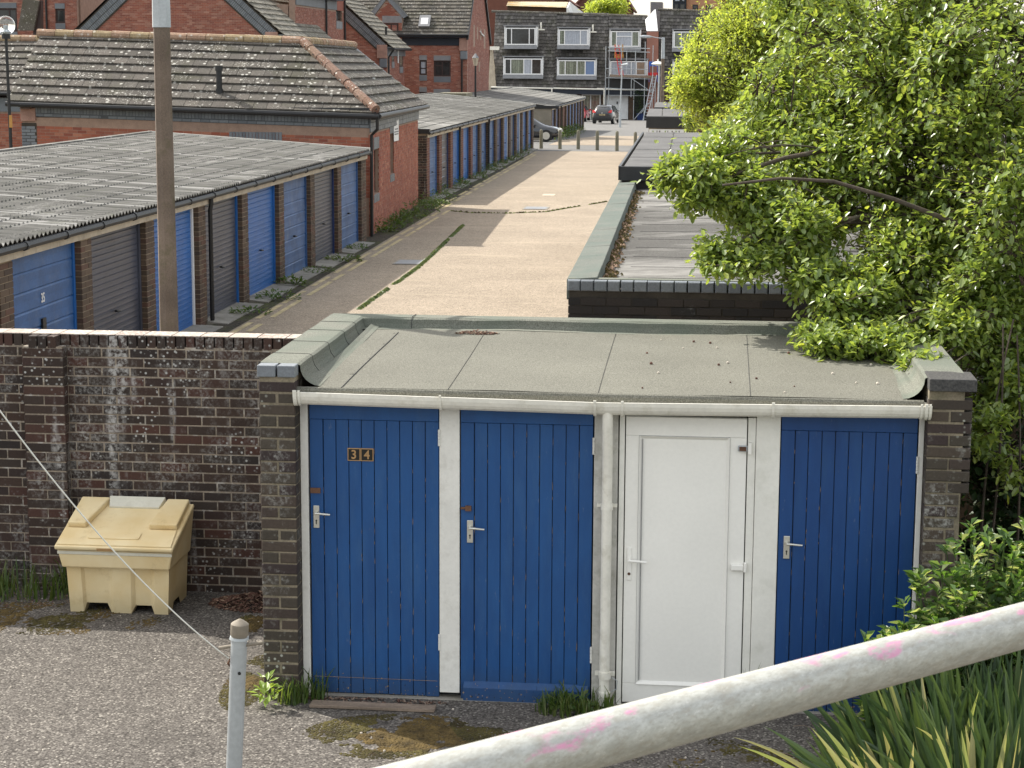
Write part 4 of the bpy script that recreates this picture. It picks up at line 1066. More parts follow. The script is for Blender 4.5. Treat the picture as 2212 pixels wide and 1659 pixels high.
# blue brick string courses: soldier courses under the eaves
def soldiers(parent, P0, u, n, W, z0, h, mat, nparts, w=.068, g_=.012, tilt=0):
    cs = []; x = 0
    while x+w < W: cs.append((x, x+w, z0, z0+h)); x += w+g_
    return brickwork(parent, P0, Vector(u)+Vector((0, 0, tilt)), n, 0, 0, mat, cells=cs, d=.03, name='blue_brick')
m = MB(); m.obox((HXL+.3, HY-.018, 2.555-HW*TL), (HW-.28, 0, TL*(HW-.28)), (0, .018, 0), (0, 0, .40))
m.obox(hs_(-.018, .008, 2.46), SU*(HYB-HY), SN*.022, (0, 0, .30))
m.build('eaves_band', M_['blue_mortar'], hall)
sg = []
sg.append(soldiers(hall, (HXL+.32, HY-.028, 0), ux, fr, HW-.30, 2.80-HW*TL*.96, .125, M_['blue_brick'], 0, tilt=TL))
sg.append(soldiers(hall, (HXL+.32, HY-.024, 0), ux, fr, HW-.30, 2.655-HW*TL*.96, .125, M_['blue_brick'], 0, tilt=TL))
cs = [(a, b, 2.57-HW*TL*.96, 2.57-HW*TL*.96+.065) for a, b, _, _ in brick_cells(HW-.32, .1)]
sg.append(brickwork(hall, (HXL+.32, HY-.02, 0), Vector((1, 0, TL)), fr, 0, 0, M_['blue_brick'], cells=cs, d=.03))
for z, dd in ((2.70, .045), (2.585, .04), (2.475, .036)):
    sg.append(brickwork(hall, hs_(-.02, dd), SU, SN, 0, 0, M_['blue_brick'], cells=[(a, b, z, z+.1) for a, b, _, _ in brick_cells(HYB-HY, .1)], d=.03))
# lintel + sill soldiers round the windows
wy = HY
sg.append(soldiers(hall, (HXL+holes_f[0][0]-.05, HY-.012, 0), ux, fr, 1.27, 2.225, .225, M_['blue_brick'], 0))
for a, b, c, d in holes_s:
    sg.append(soldiers(hall, hs_(a+.3-.06, .014), SU, SN, b-a+.12, d+.01, .28, M_['blue_brick'], 0))
    sg.append(soldiers(hall, hs_(a+.3-.06, .014), SU, SN, b-a+.12, c-.2, .19, M_['blue_brick'], 0))
for q in sg:
    pass
o = emit(hall, [(q[0], (*q[1][:6], 'blue_brick', .004)) for q in sg], 300, 'blue_brick')
def window(parent, P, u, n, W, H, fmat, gmat, name='window', fw=.06, bars=(), hbars=(), glassmats=None, dep=.04, lab=None):
    """frame part with pane sub-parts; P lower corner on the frame's outer face, u along, n outward"""
    P = Vector(P); u = Vector(u).normalized(); n = Vector(n).normalized(); up = Vector((0, 0, 1)); m = MB()
    m.obox(P, u*W, -n*dep, up*fw); m.obox(P+up*(H-fw), u*W, -n*dep, up*fw)
    m.obox(P+up*(fw+.001), u*fw, -n*dep, up*(H-2*fw-.002)); m.obox(P+u*(W-fw)+up*(fw+.001), u*fw, -n*dep, up*(H-2*fw-.002))
    ed = [0]+list(bars)+[W]
    for b in bars: m.obox(P+u*(b-fw*.4)+up*(fw+.001)+n*.002, u*fw*.8, -n*dep, up*(H-2*fw-.002))
    for (i, z, t) in hbars: m.obox(P+u*(ed[i]+fw*.45)+up*(z-fw*.35), u*(ed[i+1]-ed[i]-fw*.9), -n*dep, up*fw*.7)
    f = m.build(name, fmat, parent)
    if lab: f['label'] = lab
    for i in range(len(ed)-1):
        g_ = MB(); g_.obox(P+u*(ed[i]+fw*.3)+up*fw*.5-n*(dep*.6), u*(ed[i+1]-ed[i]-fw*.6), -n*.01, up*(H-fw))
        g_.build('pane', (glassmats[i] if glassmats else gmat), f)
    return f
window(hall, (HXL+holes_f[0][0], HY+.06, 1.0), ux, fr, 1.17, 1.22, M_['brownframe'], M_['dimglass'], bars=(.58,))
for a, b, c, d in holes_s:
    window(hall, hs_(a+.3, -.09, c), SU, SN, b-a, d-c, M_['brownframe'], M_['dimglass'], bars=((b-a)/2,), dep=.05)
# corner pilaster with stone cap at the left end
m = MB(); m.box(HXL-.02, HXL+.34, HY-.012, HY+.3, 0, 2.62); m.build('corner_pilaster', M_['black_mortar'], hall)
emit(hall, [brickwork(hall, (HXL-.02, HY-.02, 0), ux, fr, .36, 2.6, M_['blue_brick'], name='pilaster_brick')], 20, 'pilaster_brick')
m = MB(); m.box(HXL-.03, HXL+.34, HY-.05, HY+.3, 2.66, 2.98); m.build('kneeler', M_['stone'], hall, bevel=.02)
# roof: gable on the left, hip on the right, the side slope faces the lane
EZ = 2.90; ey = HY-.30; ex = HX+.25
A0 = Vector((HXL-.25, ey, EZ-TL*(-HW)*-1+.0)); A0.z = EZ+(ex-HXL)*.026; A1 = Vector((ex, ey, EZ))
R1 = Vector((RX, RY, RZ)); R0 = Vector((HXL-.2, RY, PY(125, 66, RY).z-.1))
B1 = hs_(HYB-HY+.15, .25, EZ-.03)
FARR = Vector((RX-.36, PXP(765, 95, RX-.36).y, RZ-.03))
u = (A1-A0).normalized(); nrm = u.cross(R0-A0).normalized(); v = nrm.cross(u).normalized()
if v.z < 0: v = -v
Wd = (A1-A0).length; S = (R0-A0).dot(v)
a_l = (R0-A0).dot(u); a_r = (R1-A0).dot(u)
def clipF(s):
    t = s/S
    return (0, Wd+(a_r-Wd)*t)
gr = [tile_roof(hall, A0, u, v, Wd, S, M_['tile'], tw=.33, gauge=S/8.6, clip=clipF, emit_now=False, lift=.05)]
u2 = (B1-A1).normalized(); n2 = u2.cross(R1-A1).normalized(); 
v2 = n2.cross(u2).normalized()
if v2.z < 0: v2 = -v2
S2 = (R1-A1).dot(v2); W2 = (B1-A1).length; al2 = (R1-A1).dot(u2)
def clipS(s):
    t = s/S2
    return (al2*t, W2+((FARR-B1).dot(u2))*t)
gr.append(tile_roof(hall, A1, u2, v2, W2, S2, M_['tile'], tw=.33, gauge=S2/8.6, clip=clipS, emit_now=False, lift=.05))
emit_tiles(hall, gr, 300)
m = MB()
m.poly([A0, A1, R1, R0]); m.poly([A1, B1, FARR, R1]); m.poly([R0, R1, Vector((R1.x-1, RY+2.6, A0.z)), Vector((A0.x, RY+2.6, A0.z))]); m.poly([A0, R0, Vector((A0.x, RY+2.6, A0.z))]); m.poly([R1, FARR, Vector((R1.x-2.5, FARR.y, A0.z)), Vector((R1.x-2.5, RY, A0.z))]); m.poly([B1, FARR, Vector((R1.x-2.5, FARR.y, A0.z))])
m.build('roof_deck', M_['black'], hall)
def ridge(parent, a, b, mat, r_=.115, L=.45, name='ridge_tile', lift=.03):
    a = Vector(a); b = Vector(b); n = max(1, int((b-a).length/L)); d = (b-a)/n
    for i in range(n):
        m = MB(); p = a+d*i+Vector((0, 0, lift+random.uniform(-.006, .006))); m.tube([p, p+d*.97], [r_, r_*.93], 10); m.build(name, mat, parent, smooth='auto')
ridge(hall, R0-u*.1, R1, M_['ridge_old']); ridge(hall, A1+Vector((-.06, .06, .06)), R1, M_['ridge'], r_=.12)
ridge(hall, R1, FARR, M_['ridge_old'])
m = MB(); m.tube([A0+Vector((-.02, -.03, -.05)), A1+Vector((.03, -.03, -.05))], .06, 8); m.build('gutter', M_['blackpaint'], hall)
m = MB(); m.tube([A1+Vector((.03, 0, -.05)), B1+Vector((.03, 0, -.05))], .06, 8); m.build('gutter', M_['blackpaint'], hall)
m = MB(); m.tube([(ex-.02, ey+.02, EZ-.08), (ex-.02, ey+.05, EZ-.35), (HX+.06, HY-.07, EZ-.5), (HX+.05, HY-.07, .02)], .04, 8); m.build('downpipe', M_['black'], hall, smooth='auto')
m = MB(); m.obox(hs_(-.01, .0, 2.76), SU*(HYB-HY), SN*.24, (0, 0, .05)); m.box(HXL, ex-.03, ey+.05, HY-.02, 3.0, 3.04); m.build('soffit', M_['blackpaint'], hall)
def vent(px, py, py2, Yv, label, off, r_=.07, capmat='black'):
    a = PY(px, py2, Yv); h = PY(px, py, Yv).z
    m = MB(); m.tube([(a.x, Yv, a.z-.1), (a.x, Yv, a.z+.18)], r_*1.25, 10); m.tube([(a.x, Yv, a.z+.18), (a.x, Yv, h-.1)], r_, 10); m.tube([(a.x, Yv, h-.12), (a.x, Yv, h)], r_*1.3, 10)
    o = m.build('vent_pipe', M_['black'], hall, smooth='auto'); o['label'] = label
    m = MB(); m.obox(Vector((a.x, Yv, a.z-.06))-u*.22-v*.25, u*.44, v*.5, nrm*.04*(1 if nrm.z > 0 else -1)); m.build('vent_flashing', M_['steel'], hall)
vent(474, 142, 208, 45.25, 'black vent pipe on the front slope', 0)
a = PXP(802, 197, -9.0)
m = MB(); m.tube([a-Vector((0, 0, .1)), a+Vector((0, 0, .30))], .06, 10); m.tube([a+Vector((0, 0, .30)), a+Vector((0, 0, .36))], .11, 10); m.build('vent_pipe', M_['steel'], hall, smooth='auto')
# notice on the side wall
sx = HX-.15; sp = PXP(858, 282, sx); sx = hs_(sp.y-HY, .02).x
m = MB(); m.box(sx, sx+.012, sp.y-.38, sp.y+.38, sp.z-.27, sp.z+.27); nb_ = m.build('notice_board', M_['white'], hall, bevel=.003)
for k, (w_, z) in enumerate(((.10, .16), (.26, .04), (.32, -.03), (.3, -.09))):
    m = MB(); m.box(sx+.0125, sx+.016, sp.y-w_, sp.y+w_, sp.z+z-.018, sp.z+z+.018); m.build('notice_line', M_['lead'], nb_)

# second brick building at the far left, its tiled roof just beyond the hall
ann = thing('brick_annexe', 'red brick building with a tiled roof at the left edge, half hidden by the hall', 'building', (-20, 57, 0))
AX1 = PY(47, 240, 55).x; AY = 55.0
m = MB(); m.box(-26, AX1, AY+.007, AY+7, -.3, 2.9); m.build('wall', M_['red_mortar'], ann)
g = [brickwork(ann, (-24, AY, 0), ux, fr, AX1+24, 2.6, M_['red_brick'])]
emit(ann, g, 150)
m = MB(); m.box(-26, AX1+.02, AY-.03, AY, 2.60, 3.0); m.build('eaves_band', M_['blue_brick'], ann)
ez = PY(30, 198, AY-.3).z; rr_ = PY(60, 79, AY+2.0)
e0 = Vector((-26, AY-.3, ez)); e1 = Vector((AX1+3, AY-.3, ez)); vv = (Vector((-26, AY+2.0, rr_.z-.1))-e0)
tile_roof(ann, e0, ux, vv, 29-(-AX1-0)-0+ (0) if False else (e1-e0).length, vv.length, M_['tile'], nparts=200, lift=.05, gauge=vv.length/8)
m = MB(); m.poly([e0, e1, e1+vv, e0+vv]); m.poly([e0+vv, e1+vv, e1+vv+Vector((0, 5, -2)), e0+vv+Vector((0, 5, -2))]); m.build('roof_deck', M_['black'], ann)
ridge(ann, e0+vv+Vector((4, 0, 0)), e1+vv, M_['ridge_old'], r_=.12)
m = MB(); m.tube([e0+Vector((0, -.04, -.06)), e1+Vector((0, -.04, -.06))], .06, 8); m.build('gutter', M_['blackpaint'], ann)

# ------------------------------------------------------------------ flat roofed garages on the right
RGY = 16.70
rg = thing('garage_block', 'flat-roofed garage block right of the lane, bleached felt roof behind a dark brick end wall', 'garages', (2, 24, 0))
RX0 = -1.19
def rgx(y): return RX0-.0135*(y-RGY)
m = MB(); m.box(RX0+.008, 6.2, RGY+.008, RGY+.3, 0, 2.17); m.prism([(RX0+.01, RGY+.3, 0), (RX0+.25, RGY+.3, 0), (rgx(31.4)+.25, 31.4, 0), (rgx(31.4)+.01, 31.4, 0)], (0, 0, 2.17)); m.build('wall', M_['black_mortar'], rg)
cells = brick_cells(7.2, 2.12, z0=.02)
top = []; x = 0
while x < 7.2: top.append((x, x+.1075, 2.17, 2.262)); x += .1165
emit(rg, [brickwork(rg, (RX0, RGY, 0), ux, fr, 0, 0, M_['black_brick'], cells=[c for c in cells if c[2] > 1.2], jit=.004)], 120)
tb = brickwork(rg, (RX0-.005, RGY-.012, 0), ux, fr, 0, 0, M_['blue_brick'], cells=top, d=.1, name='coping_brick', jit=.004, cham=.008)
emit(rg, [tb], 100, 'coping_brick')
m = MB()    # parapet in green felt pieces
y = RGY+.09; k = 0
while y < 31.5:
    L = min(1.0, 31.6-y); wv = random.uniform(-.004, .006)
    mm = MB(); a0, a1 = rgx(y), rgx(y+L)
    mm.prism([(a0-.02, y, 2.08), (a0-.02, y, 2.262), (a0+.25, y, 2.28+wv), (a0+.27, y, 2.12)], (a1-a0, L-.008, 0))
    mm.build('edge_felt', M_['felt_green'], rg, bevel=.006); y += L; k += 1
m.box(RX0-.005, 6.2, RGY+.088, RGY+.2, 2.19, 2.268); m.build('front_felt_edge', M_['felt_edge'], rg)
m = MB(); nx, ny = 20, 30
m.add([(rgx(RGY+.2+14.8*j/ny)+.26+(7.0)*i/nx, RGY+.2+14.8*j/ny, 2.205+.006*noise.noise((i*.8, j*.7, 0))-(.05*max(0, 1-i/2.5))) for j in range(ny+1) for i in range(nx+1)],
      [(j*(nx+1)+i, j*(nx+1)+i+1, (j+1)*(nx+1)+i+1, (j+1)*(nx+1)+i) for j in range(ny) for i in range(nx)])
m.build('roof_felt', M_['felt_grey'], rg, smooth=True)
m = MB()
for j in range(15):
    y = RGY+.75+j*.98; m.tube([(rgx(y)+.5+i*.5, y+.01*math.sin(i*1.7+j), 2.206+.006*noise.noise((i*.8, j, 0))) for i in range(14)], .0026, 4)
m.build('felt_lap', M_['felt_dark'], rg)
rg2 = thing('garage_block', 'second garage block right of the lane, dark panelled roof with a black fascia', 'garages', (2, 37, 0))
g2z = 2.50; f0 = PZ(1341, 362, g2z); g2y = f0.y; g2x = f0.x
far = PZ(1391, 287, g2z)
m = MB(); m.box(g2x+.02, 9, g2y+.05, g2y+.3, 0, g2z-.19); m.box(g2x+.2, g2x+.4, g2y+.31, far.y, 0, g2z-.1); m.build('wall', M_['black_brick'], rg2)
m = MB(); m.box(g2x, 9, g2y-.02, g2y+.04, g2z-.20, g2z+.015); m.prism([(g2x-.04, g2y+.045, g2z-.2), (g2x+.0, g2y+.045, g2z-.2), (g2x+.0, g2y+.045, g2z+.02), (g2x-.04, g2y+.045, g2z+.02)], (far.x-g2x, far.y-g2y, 0)); m.build('fascia', M_['blackpaint'], rg2)
nn = 11; pw = (9-g2x)/16
for i in range(16):
    xx0 = g2x+.05+i*pw; 
    for j in range(5):
        ya = g2y+.05+(far.y-g2y)*j/5; yb = g2y+.05+(far.y-g2y)*(j+1)/5; sh = (far.x-g2x)/5
        mm = MB(); mm.prism([(xx0+sh*j, ya, g2z+.0), (xx0+pw-.012+sh*j, ya, g2z+.0), (xx0+pw-.012+sh*(j+1), yb-.01, g2z-.004), (xx0+sh*(j+1), yb-.01, g2z-.004)], (0, 0, .018+.004*random.random())); mm.build('roof_panel', M_['cement_dark'], rg2)
m = MB()
for i in range(17):
    xx0 = g2x+.05+i*pw-.006
    if i % 2: m.tube([(xx0, g2y+.05, g2z+.025), (xx0+far.x-g2x, far.y, g2z+.02)], .014, 5)
m.build('roof_batten', M_['felt_grey'], rg2)
m = MB(); m.quad((g2x+.04, g2y+.04, g2z-.005), (9, g2y+.04, g2z-.005), (9+far.x-g2x, far.y, g2z-.008), (far.x+.04, far.y, g2z-.008)); m.build('roof_underlay', M_['black'], rg2)
# third and fourth roofs further on
def far_roof(pxa, pya, pxb, pyb, z, label, wr=7.0, wallh=.9, mural=False, fas=.45):
    a = PZ(pxa, pya, z); b = PZ(pxb, pyb, z)
    t = thing('garage_block', label, 'garages', (a.x+3, a.y, gz(a.y)))
    m = MB(); m.box(a.x+.1, a.x+wr, a.y+.1, a.y+.4, gz(a.y)-.5, z-fas); m.build('wall', M_['gar_mortar'], t)
    emit(t, [brickwork(t, (a.x+.1, a.y+.09, 0), ux, fr, 0, 0, M_['gar_brick'], cells=[(q[0], q[1], q[2]+.3, q[3]+.3) for q in brick_cells(wr-.1, z-fas-.35)])], 60)
    m = MB(); m.box(a.x, a.x+wr, a.y, a.y+.08, z-fas, z+.01); m.build('fascia', M_['blackpaint'], t)
    n = int(wr/.62)
    for i in range(n):
        x0 = a.x+wr*i/n; x1 = a.x+wr*(i+1)/n-.04; dx = b.x-a.x
        m = MB(); m.prism([(x0, a.y+.09, z), (x1, a.y+.09, z), (x1+dx, b.y, z), (x0+dx, b.y, z)], (0, 0, .03)); m.build('roof_panel', M_['cement_dark'], t)
    m = MB(); m.quad((a.x, a.y+.085, z+.008), (a.x+wr, a.y+.085, z+.008), (a.x+wr+b.x-a.x, b.y, z+.008), (b.x, b.y, z+.008)); m.build('seam_lining', M_['felt_grey'], t)
    if mural:
        m = MB(); m.box(a.x+.12, a.x+1.55, a.y+.055, a.y+.075, z-fas-.62, z-fas-.04); o = m.build('white_board', M_['white'], t)
        r = random.Random(3)
        for k in range(9):
            x0 = a.x+.2+k*.15; mm = MB(); mm.tube([(x0, a.y+.05, z-fas-.55+r.random()*.2), (x0+.06, a.y+.05, z-fas-.3), (x0+.02+r.random()*.1, a.y+.05, z-fas-.1)], .02, 5); mm.build('scribble', M_[('bright_weed', 'lead', 'bark')[k % 3]], o)
    return a, b, t
far_roof(1396, 253, 1402, 236, 2.0, 'third garage block right of the lane, white board on its end wall', mural=True, fas=.42)
far_roof(1413, 233, 1417, 222, 1.9, 'fourth garage roof right of the lane, thin strip behind the concrete lamp column', fas=.1)
# small flat-roofed bin store behind row 2
a = PZ(882, 213, 2.85+gz(95)) ; a = PY(880, 206, 99)
bs = thing('small_flat_roof', 'small pale flat-roofed store with posts showing above the second garage row', 'shed', (a.x+1.4, 99.5, gz(99)))
c1, c2 = PY(945, 206, 99), PY(1008, 203, 99)
m = MB(); m.box(c1.x, c2.x, 98.8, 101.5, c1.z-.05, c1.z+.12); m.build('roof_slab', M_['bollard'], bs)
for k in range(4):
    x = c1.x+.15+(c2.x-c1.x-.3)*k/3; m = MB(); m.box(x-.05, x+.05, 98.95, 99.05, gz(99), c1.z-.052); m.build('post', M_['bollard'], bs)
m = MB(); m.box(c1.x+.1, c2.x-.1, 99.4, 99.6, gz(99), c1.z-.053); m.build('wall', M_['render'], bs)
# ------------------------------------------------------------------ red brick houses behind the garages
def gable_house(label, Y, XL, XR, EZ_, pitch, YB, side_holes=(), tilem='tile_pale', over=.35, parts=150, ground=-.5, frontz=2.0):
    """ridge along Y; gable wall faces the camera, right slope and right wall face +X"""
    t = thing('brick_house', label, 'house', ((XL+XR)/2, Y, gz(Y)))
    hw = (XR-XL)/2; xm = (XL+XR)/2; AZ = EZ_+hw*pitch
    m = MB(); m.prism([(XL, Y+.007, ground), (XR-.007, Y+.007, ground), (XR-.007, Y+.007, EZ_), (xm, Y+.007, AZ), (XL, Y+.007, EZ_)], (0, YB-Y-.01, 0)); m.build('wall', M_['red_mortar'], t)
    cells = brick_cells(XR-XL, AZ, clip=lambda u_, z_: z_ < EZ_+(hw-abs(u_-hw))*pitch)
    cells = [c for c in cells if c[2] > frontz]
    sc2 = [c for c in brick_cells(YB-Y, EZ_-.35, holes=side_holes) if c[2] > .8]
    emit(t, [brickwork(t, (XL, Y, 0), ux, fr, 0, 0, M_['red_brick_far'], cells=cells), brickwork(t, (XR, Y+.03, 0), (0, 1, 0), (1, 0, 0), 0, 0, M_['red_brick_far'], cells=sc2)], parts)
    # verge bands of blue brick, in real soldiers along the slope
    L = math.hypot(hw, hw*pitch)
    for sgn in (1, -1):
        xe = XR if sgn > 0 else XL; d = Vector((-sgn*hw, 0, hw*pitch)).normalized(); nd = Vector((-d.z*sgn*-1 if False else 0, 0, 0))
        nv = Vector((-sgn*d.z*1.0, 0, -abs(d.x))).normalized()     # into the wall, square to the slope
        e = Vector((xe, Y-.02, EZ_+.02))
        m = MB(); q = [e, e+d*L, e+d*L+nv*.62, e+nv*.62]; m.prism([Vector((p.x, Y-.035, p.z)) for p in q], (0, .03, 0)); vb = m.build('verge_band', M_['black_mortar'], t)
        k = 0; s = .05; mb = MB()
        while s < L-.1:
            if show(e+d*s) < 900:
                p = e+d*s+nv*.06; p.y = Y-.05
                mb.obox(p, d*.072, nv*.24, Vector((0, .03, 0))); p2 = e+d*s+nv*.33; p2.y = Y-.045; mb.obox(p2, d*.072, nv*.22, Vector((0, .03, 0)))
            s += .09
        if mb.v: mb.build('blue_brick', M_['blue_brick'], vb, kind='stuff')
        p = Vector((xe, Y-.12, EZ_))
        m = MB(); m.box(xe-.0 if sgn < 0 else xe-.55, xe+.55 if sgn < 0 else xe+.02, Y-.14, Y+.02, EZ_-.75, EZ_-.02); m.build('kneeler', M_['stone'], t, bevel=.03)
        m = MB(); m.box(xe-.0 if sgn < 0 else xe-.42, xe+.42 if sgn < 0 else xe+.0, Y-.12, Y+.01, EZ_-1.25, EZ_-.755); m.build('corbel', M_['blue_brick'], t, bevel=.05)
    # slopes
    er = Vector((XR+over, Y-.12, EZ_-over*pitch+.12)); up_ = Vector((-1, 0, pitch)); SL = (hw+over)*math.hypot(1, pitch)
    tile_roof(t, er, (0, 1, 0), up_, YB-Y+.15, SL, M_[tilem], nparts=parts, lift=.05, gauge=.36)
    m = MB(); m.poly([er, er+Vector((0, YB-Y+.1, 0)), Vector((xm, YB, AZ+.1)), Vector((xm, Y-.1, AZ+.1))])
    el = Vector((XL-over, Y-.12, EZ_-over*pitch+.12)); m.poly([el, el+Vector((0, YB-Y+.1, 0)), Vector((xm, YB, AZ+.1)), Vector((xm, Y-.1, AZ+.1))][::-1]); m.build('roof_deck', M_['black'], t)
    m = MB(); m.tube([er+Vector((.03, 0, -.05)), er+Vector((.03, YB-Y+.1, -.05))], .07, 6); m.build('gutter', M_['blackpaint'], t)
    m = MB(); m.box(XR+.01, XR+.05, Y+.02, YB, EZ_-.62, EZ_-.2); m.box(XR+.01, XR+over-.02, Y+.0, YB, EZ_-.19, EZ_-.12); m.build('eaves_band', M_['blue_brick'], t)
    m = MB(); m.tube([(XR+over, Y+.12, er.z-.08), (XR+.07, Y+.12, er.z-.5), (XR+.07, Y+.12, ground+.5)], .05, 8); m.build('downpipe', M_['black'], t)
    return t
YA = 85.0
pa, pb = PY(165, 52, YA), PY(600, 68, YA)
hA = gable_house('red brick gabled house directly behind the hall, wide gable with dark sloping brick bands', YA, pa.x, pb.x, pb.z-.0, .90, PXP(700, 77, pb.x).y, parts=300, frontz=3.2)
a = PXP(655, 30, pb.x-.8)
m = MB(); m.tube([PXP(644, 72, pb.x-1.4)+Vector((0, 0, .1)), PXP(644, 45, pb.x-1.4)], .07, 8)
m.build('vent_pipe', M_['black'], hA)
# tall wing behind it
XBw = PY(746, 20, 103).x
wing = thing('brick_house', 'tall brick wing rising behind the wide gable, with a slim window and two black downpipes', 'house', (XBw-3, 96, 0))
zB = PXP(727, 22, XBw).z
hb0, hb1 = PXP(726, 30, XBw).y, PXP(739, 30, XBw).y; zb0, zb1 = PXP(732, 46, XBw).z, PXP(732, 6, XBw).z
y0B = PXP(638, 5, XBw).y
m = MB(); wallbody(m, (XBw, y0B, -.3), (0, 1, 0), (1, 0, 0), 103-y0B, zB+.6, .3, holes=[(hb0-y0B, hb1-y0B, zb0+.3, zb1+.3)]); m.box(XBw-7, XBw-.35, y0B+.02, 103, 0, zB); m.build('wall', M_['red_mortar'], wing)
emit(wing, [brickwork(wing, (XBw, y0B, 0), (0, 1, 0), (1, 0, 0), 0, 0, M_['red_brick_far'], cells=[c for c in brick_cells(103-y0B, zB-.02, holes=[(hb0-y0B, hb1-y0B, zb0-.4, 20)]) if c[2] > 4.0])], 150)
window(wing, (XBw-.08, hb0, zb0), (0, 1, 0), (1, 0, 0), hb1-hb0, zb1-zb0, M_['brownframe'], M_['dimglass'], hbars=((0, .9, 0),))
m = MB(); m.box(XBw-.06, XBw+.02, hb0, hb1, zb0-.38, zb0-.01); m.build('window_sill', M_['lead'], wing)
m = MB(); m.box(XBw+.008, XBw+.05, y0B, hb0, zB, zB+.45); m.box(XBw+.02, XBw+.4, y0B, hb0, zB+.46, zB+.56); m.build('eaves_band', M_['blue_brick'], wing)
tile_roof(wing, (XBw+.45, y0B-.1, zB+.5), (0, 1, 0), (-1, 0, .9), hb0-y0B+.1, 5, M_['tile_pale'], nparts=60, lift=.05, gauge=.36)
m = MB(); m.poly([(XBw+.45, y0B-.1, zB+.5), (XBw+.45, hb0, zB+.5), (XBw-4, hb0, zB+4.5), (XBw-4, y0B-.1, zB+4.5)]); m.box(XBw-6, XBw-.0, hb0, 103.0, zB, zB+4); m.build('roof_deck', M_['red_brick_far'], wing)
for px in (705, 745):
    q = PXP(px, 20, XBw+.08); m = MB(); m.tube([(XBw+.08, q.y, zB+.9), (XBw+.08, q.y, 3)], .06, 6); m.build('downpipe', M_['black'], wing)
# third house: gable + side wall with slim windows
YC = 105.0; pc = PY(836, 96, YC); YCb = PXP(874, 96, pc.x).y
def ypx(px, X): return PXP(px, 150, X).y
def zpx(px, py, X): return PXP(px, py, X).z
hs = [(ypx(846, pc.x)-YC, ypx(851, pc.x)-YC, zpx(848, 133, pc.x), zpx(848, 113, pc.x)), (ypx(863, pc.x)-YC, ypx(869.5, pc.x)-YC, zpx(866, 144, pc.x), zpx(866, 113, pc.x)), (ypx(832+1, pc.x)-YC+.1, ypx(838.5, pc.x)-YC+.3, zpx(836, 155, pc.x), zpx(836, 112, pc.x))]
hC = gable_house('red brick gabled house with two slim windows in its side wall', YC, pc.x-8.6, pc.x, pc.z, .90, YCb, side_holes=hs, parts=150)
for a_, b_, c_, d_ in hs[:2]:
    window(hC, (pc.x+.012, YC+a_, c_), (0, 1, 0), (1, 0, 0), b_-a_, d_-c_, M_['brownframe'], M_['greenglass'], dep=.02)
    m = MB(); m.box(pc.x+.002, pc.x+.04, YC+a_, YC+b_, c_-.35, c_-.01); m.build('window_sill', M_['lead'], hC)
m = MB(); q = ypx(860, pc.x+.06); m.tube([(pc.x+.06, q-.25, hs[1][3]+.12), (pc.x+.06, q, hs[1][3]+.1), (pc.x+.06, q, hs[1][3]-.6)], .05, 6); m.build('waste_pipe', M_['white'], hC)
m = MB(); m.sphere((pc.x+.1, ypx(849, pc.x), hs[0][3]+.18), .13, 8, 6); m.build('extractor_cowl', M_['white'], hC)
m = MB(); p = PXP(826, 112, pc.x+.0); m.tube([PY(834, 75, YC+1.5), PY(834, 58, YC+1.5)], .07, 6); m.build('vent_pipe', M_['black'], hC)
# fourth house: eaves towards the camera
YD = 113.0
dl, dr = PY(800, 90, YD), PY(1009, 76, YD); zD = dr.z-.05; XD_, XDL = dr.x, dl.x; YDB = PXP(1056, 110, XD_).y
hD = thing('brick_house', 'large red brick house with white roof window and small dormer gable', 'house', ((XD_+XDL)/2, YD, gz(YD)))
def fh(p): return PY(p[0], p[1], YD)
fwin = [((906, 130), (922, 162)), ((937, 131), (973.5, 165)), ((906, 199), (922, 230)), ((937, 203), (973, 236))]
holesD = []
for (a_, b_) in fwin:
    p, q = PY(a_[0], b_[1], YD), PY(b_[0], a_[1], YD); holesD.append((p.x-XDL, q.x-XDL, p.z, q.z))
swin = [((1022.5, 99), (1026.5, 56)), ((1030.5, 83), (1033.5, 60)), ((1037, 84), (1040.5, 62)), ((1045, 103), (1049, 63)), ((1034, 154), (1037.5, 135))]
hsD = []
for a_, b_ in swin:
    hsD.append((PXP(a_[0], a_[1], XD_).y-YD, PXP(b_[0], b_[1], XD_).y-YD, PXP(a_[0], a_[1], XD_).z, PXP(b_[0], b_[1], XD_).z))
m = MB(); wallbody(m, (XDL, YD, -1), ux, fr, XD_-XDL, zD+1.0, .3, holes=[(a_, b_, c_+1, d_+1) for a_, b_, c_, d_ in holesD])
m.box(XDL, XD_-.02, YD+.7, YDB, -1, zD); m.build('wall', M_['red_mortar'], hD)
hwD = (YDB-YD)/2; pD = .95; AZD = zD+hwD*pD
m = MB(); m.prism([(XD_-.007, YD+.01, -1), (XD_-.007, YDB, -1), (XD_-.007, YDB, zD), (XD_-.007, YD+hwD, AZD), (XD_-.007, YD+.01, zD)], (-.25, 0, 0)); m.build('gable_wall', M_['red_mortar'], hD)
emit(hD, [brickwork(hD, (XDL, YD, 0), ux, fr, 0, 0, M_['red_brick_far'], cells=[c for c in brick_cells(XD_-XDL, zD-.5, holes=holesD+[(h[0], h[1], h[2]-.35, h[3]+.3) for h in holesD]) if c[2] > .5]),
          brickwork(hD, (XD_, YD+.03, 0), (0, 1, 0), (1, 0, 0), 0, 0, M_['red_brick_far'], cells=[c for c in brick_cells(YDB-YD-.03, AZD, holes=[(h[0]-.03, h[1]-.03, h[2], h[3]) for h in hsD], clip=lambda u_, z_: z_ < zD+(hwD-abs(u_+.03-hwD))*pD) if c[2] > .5])], 200)
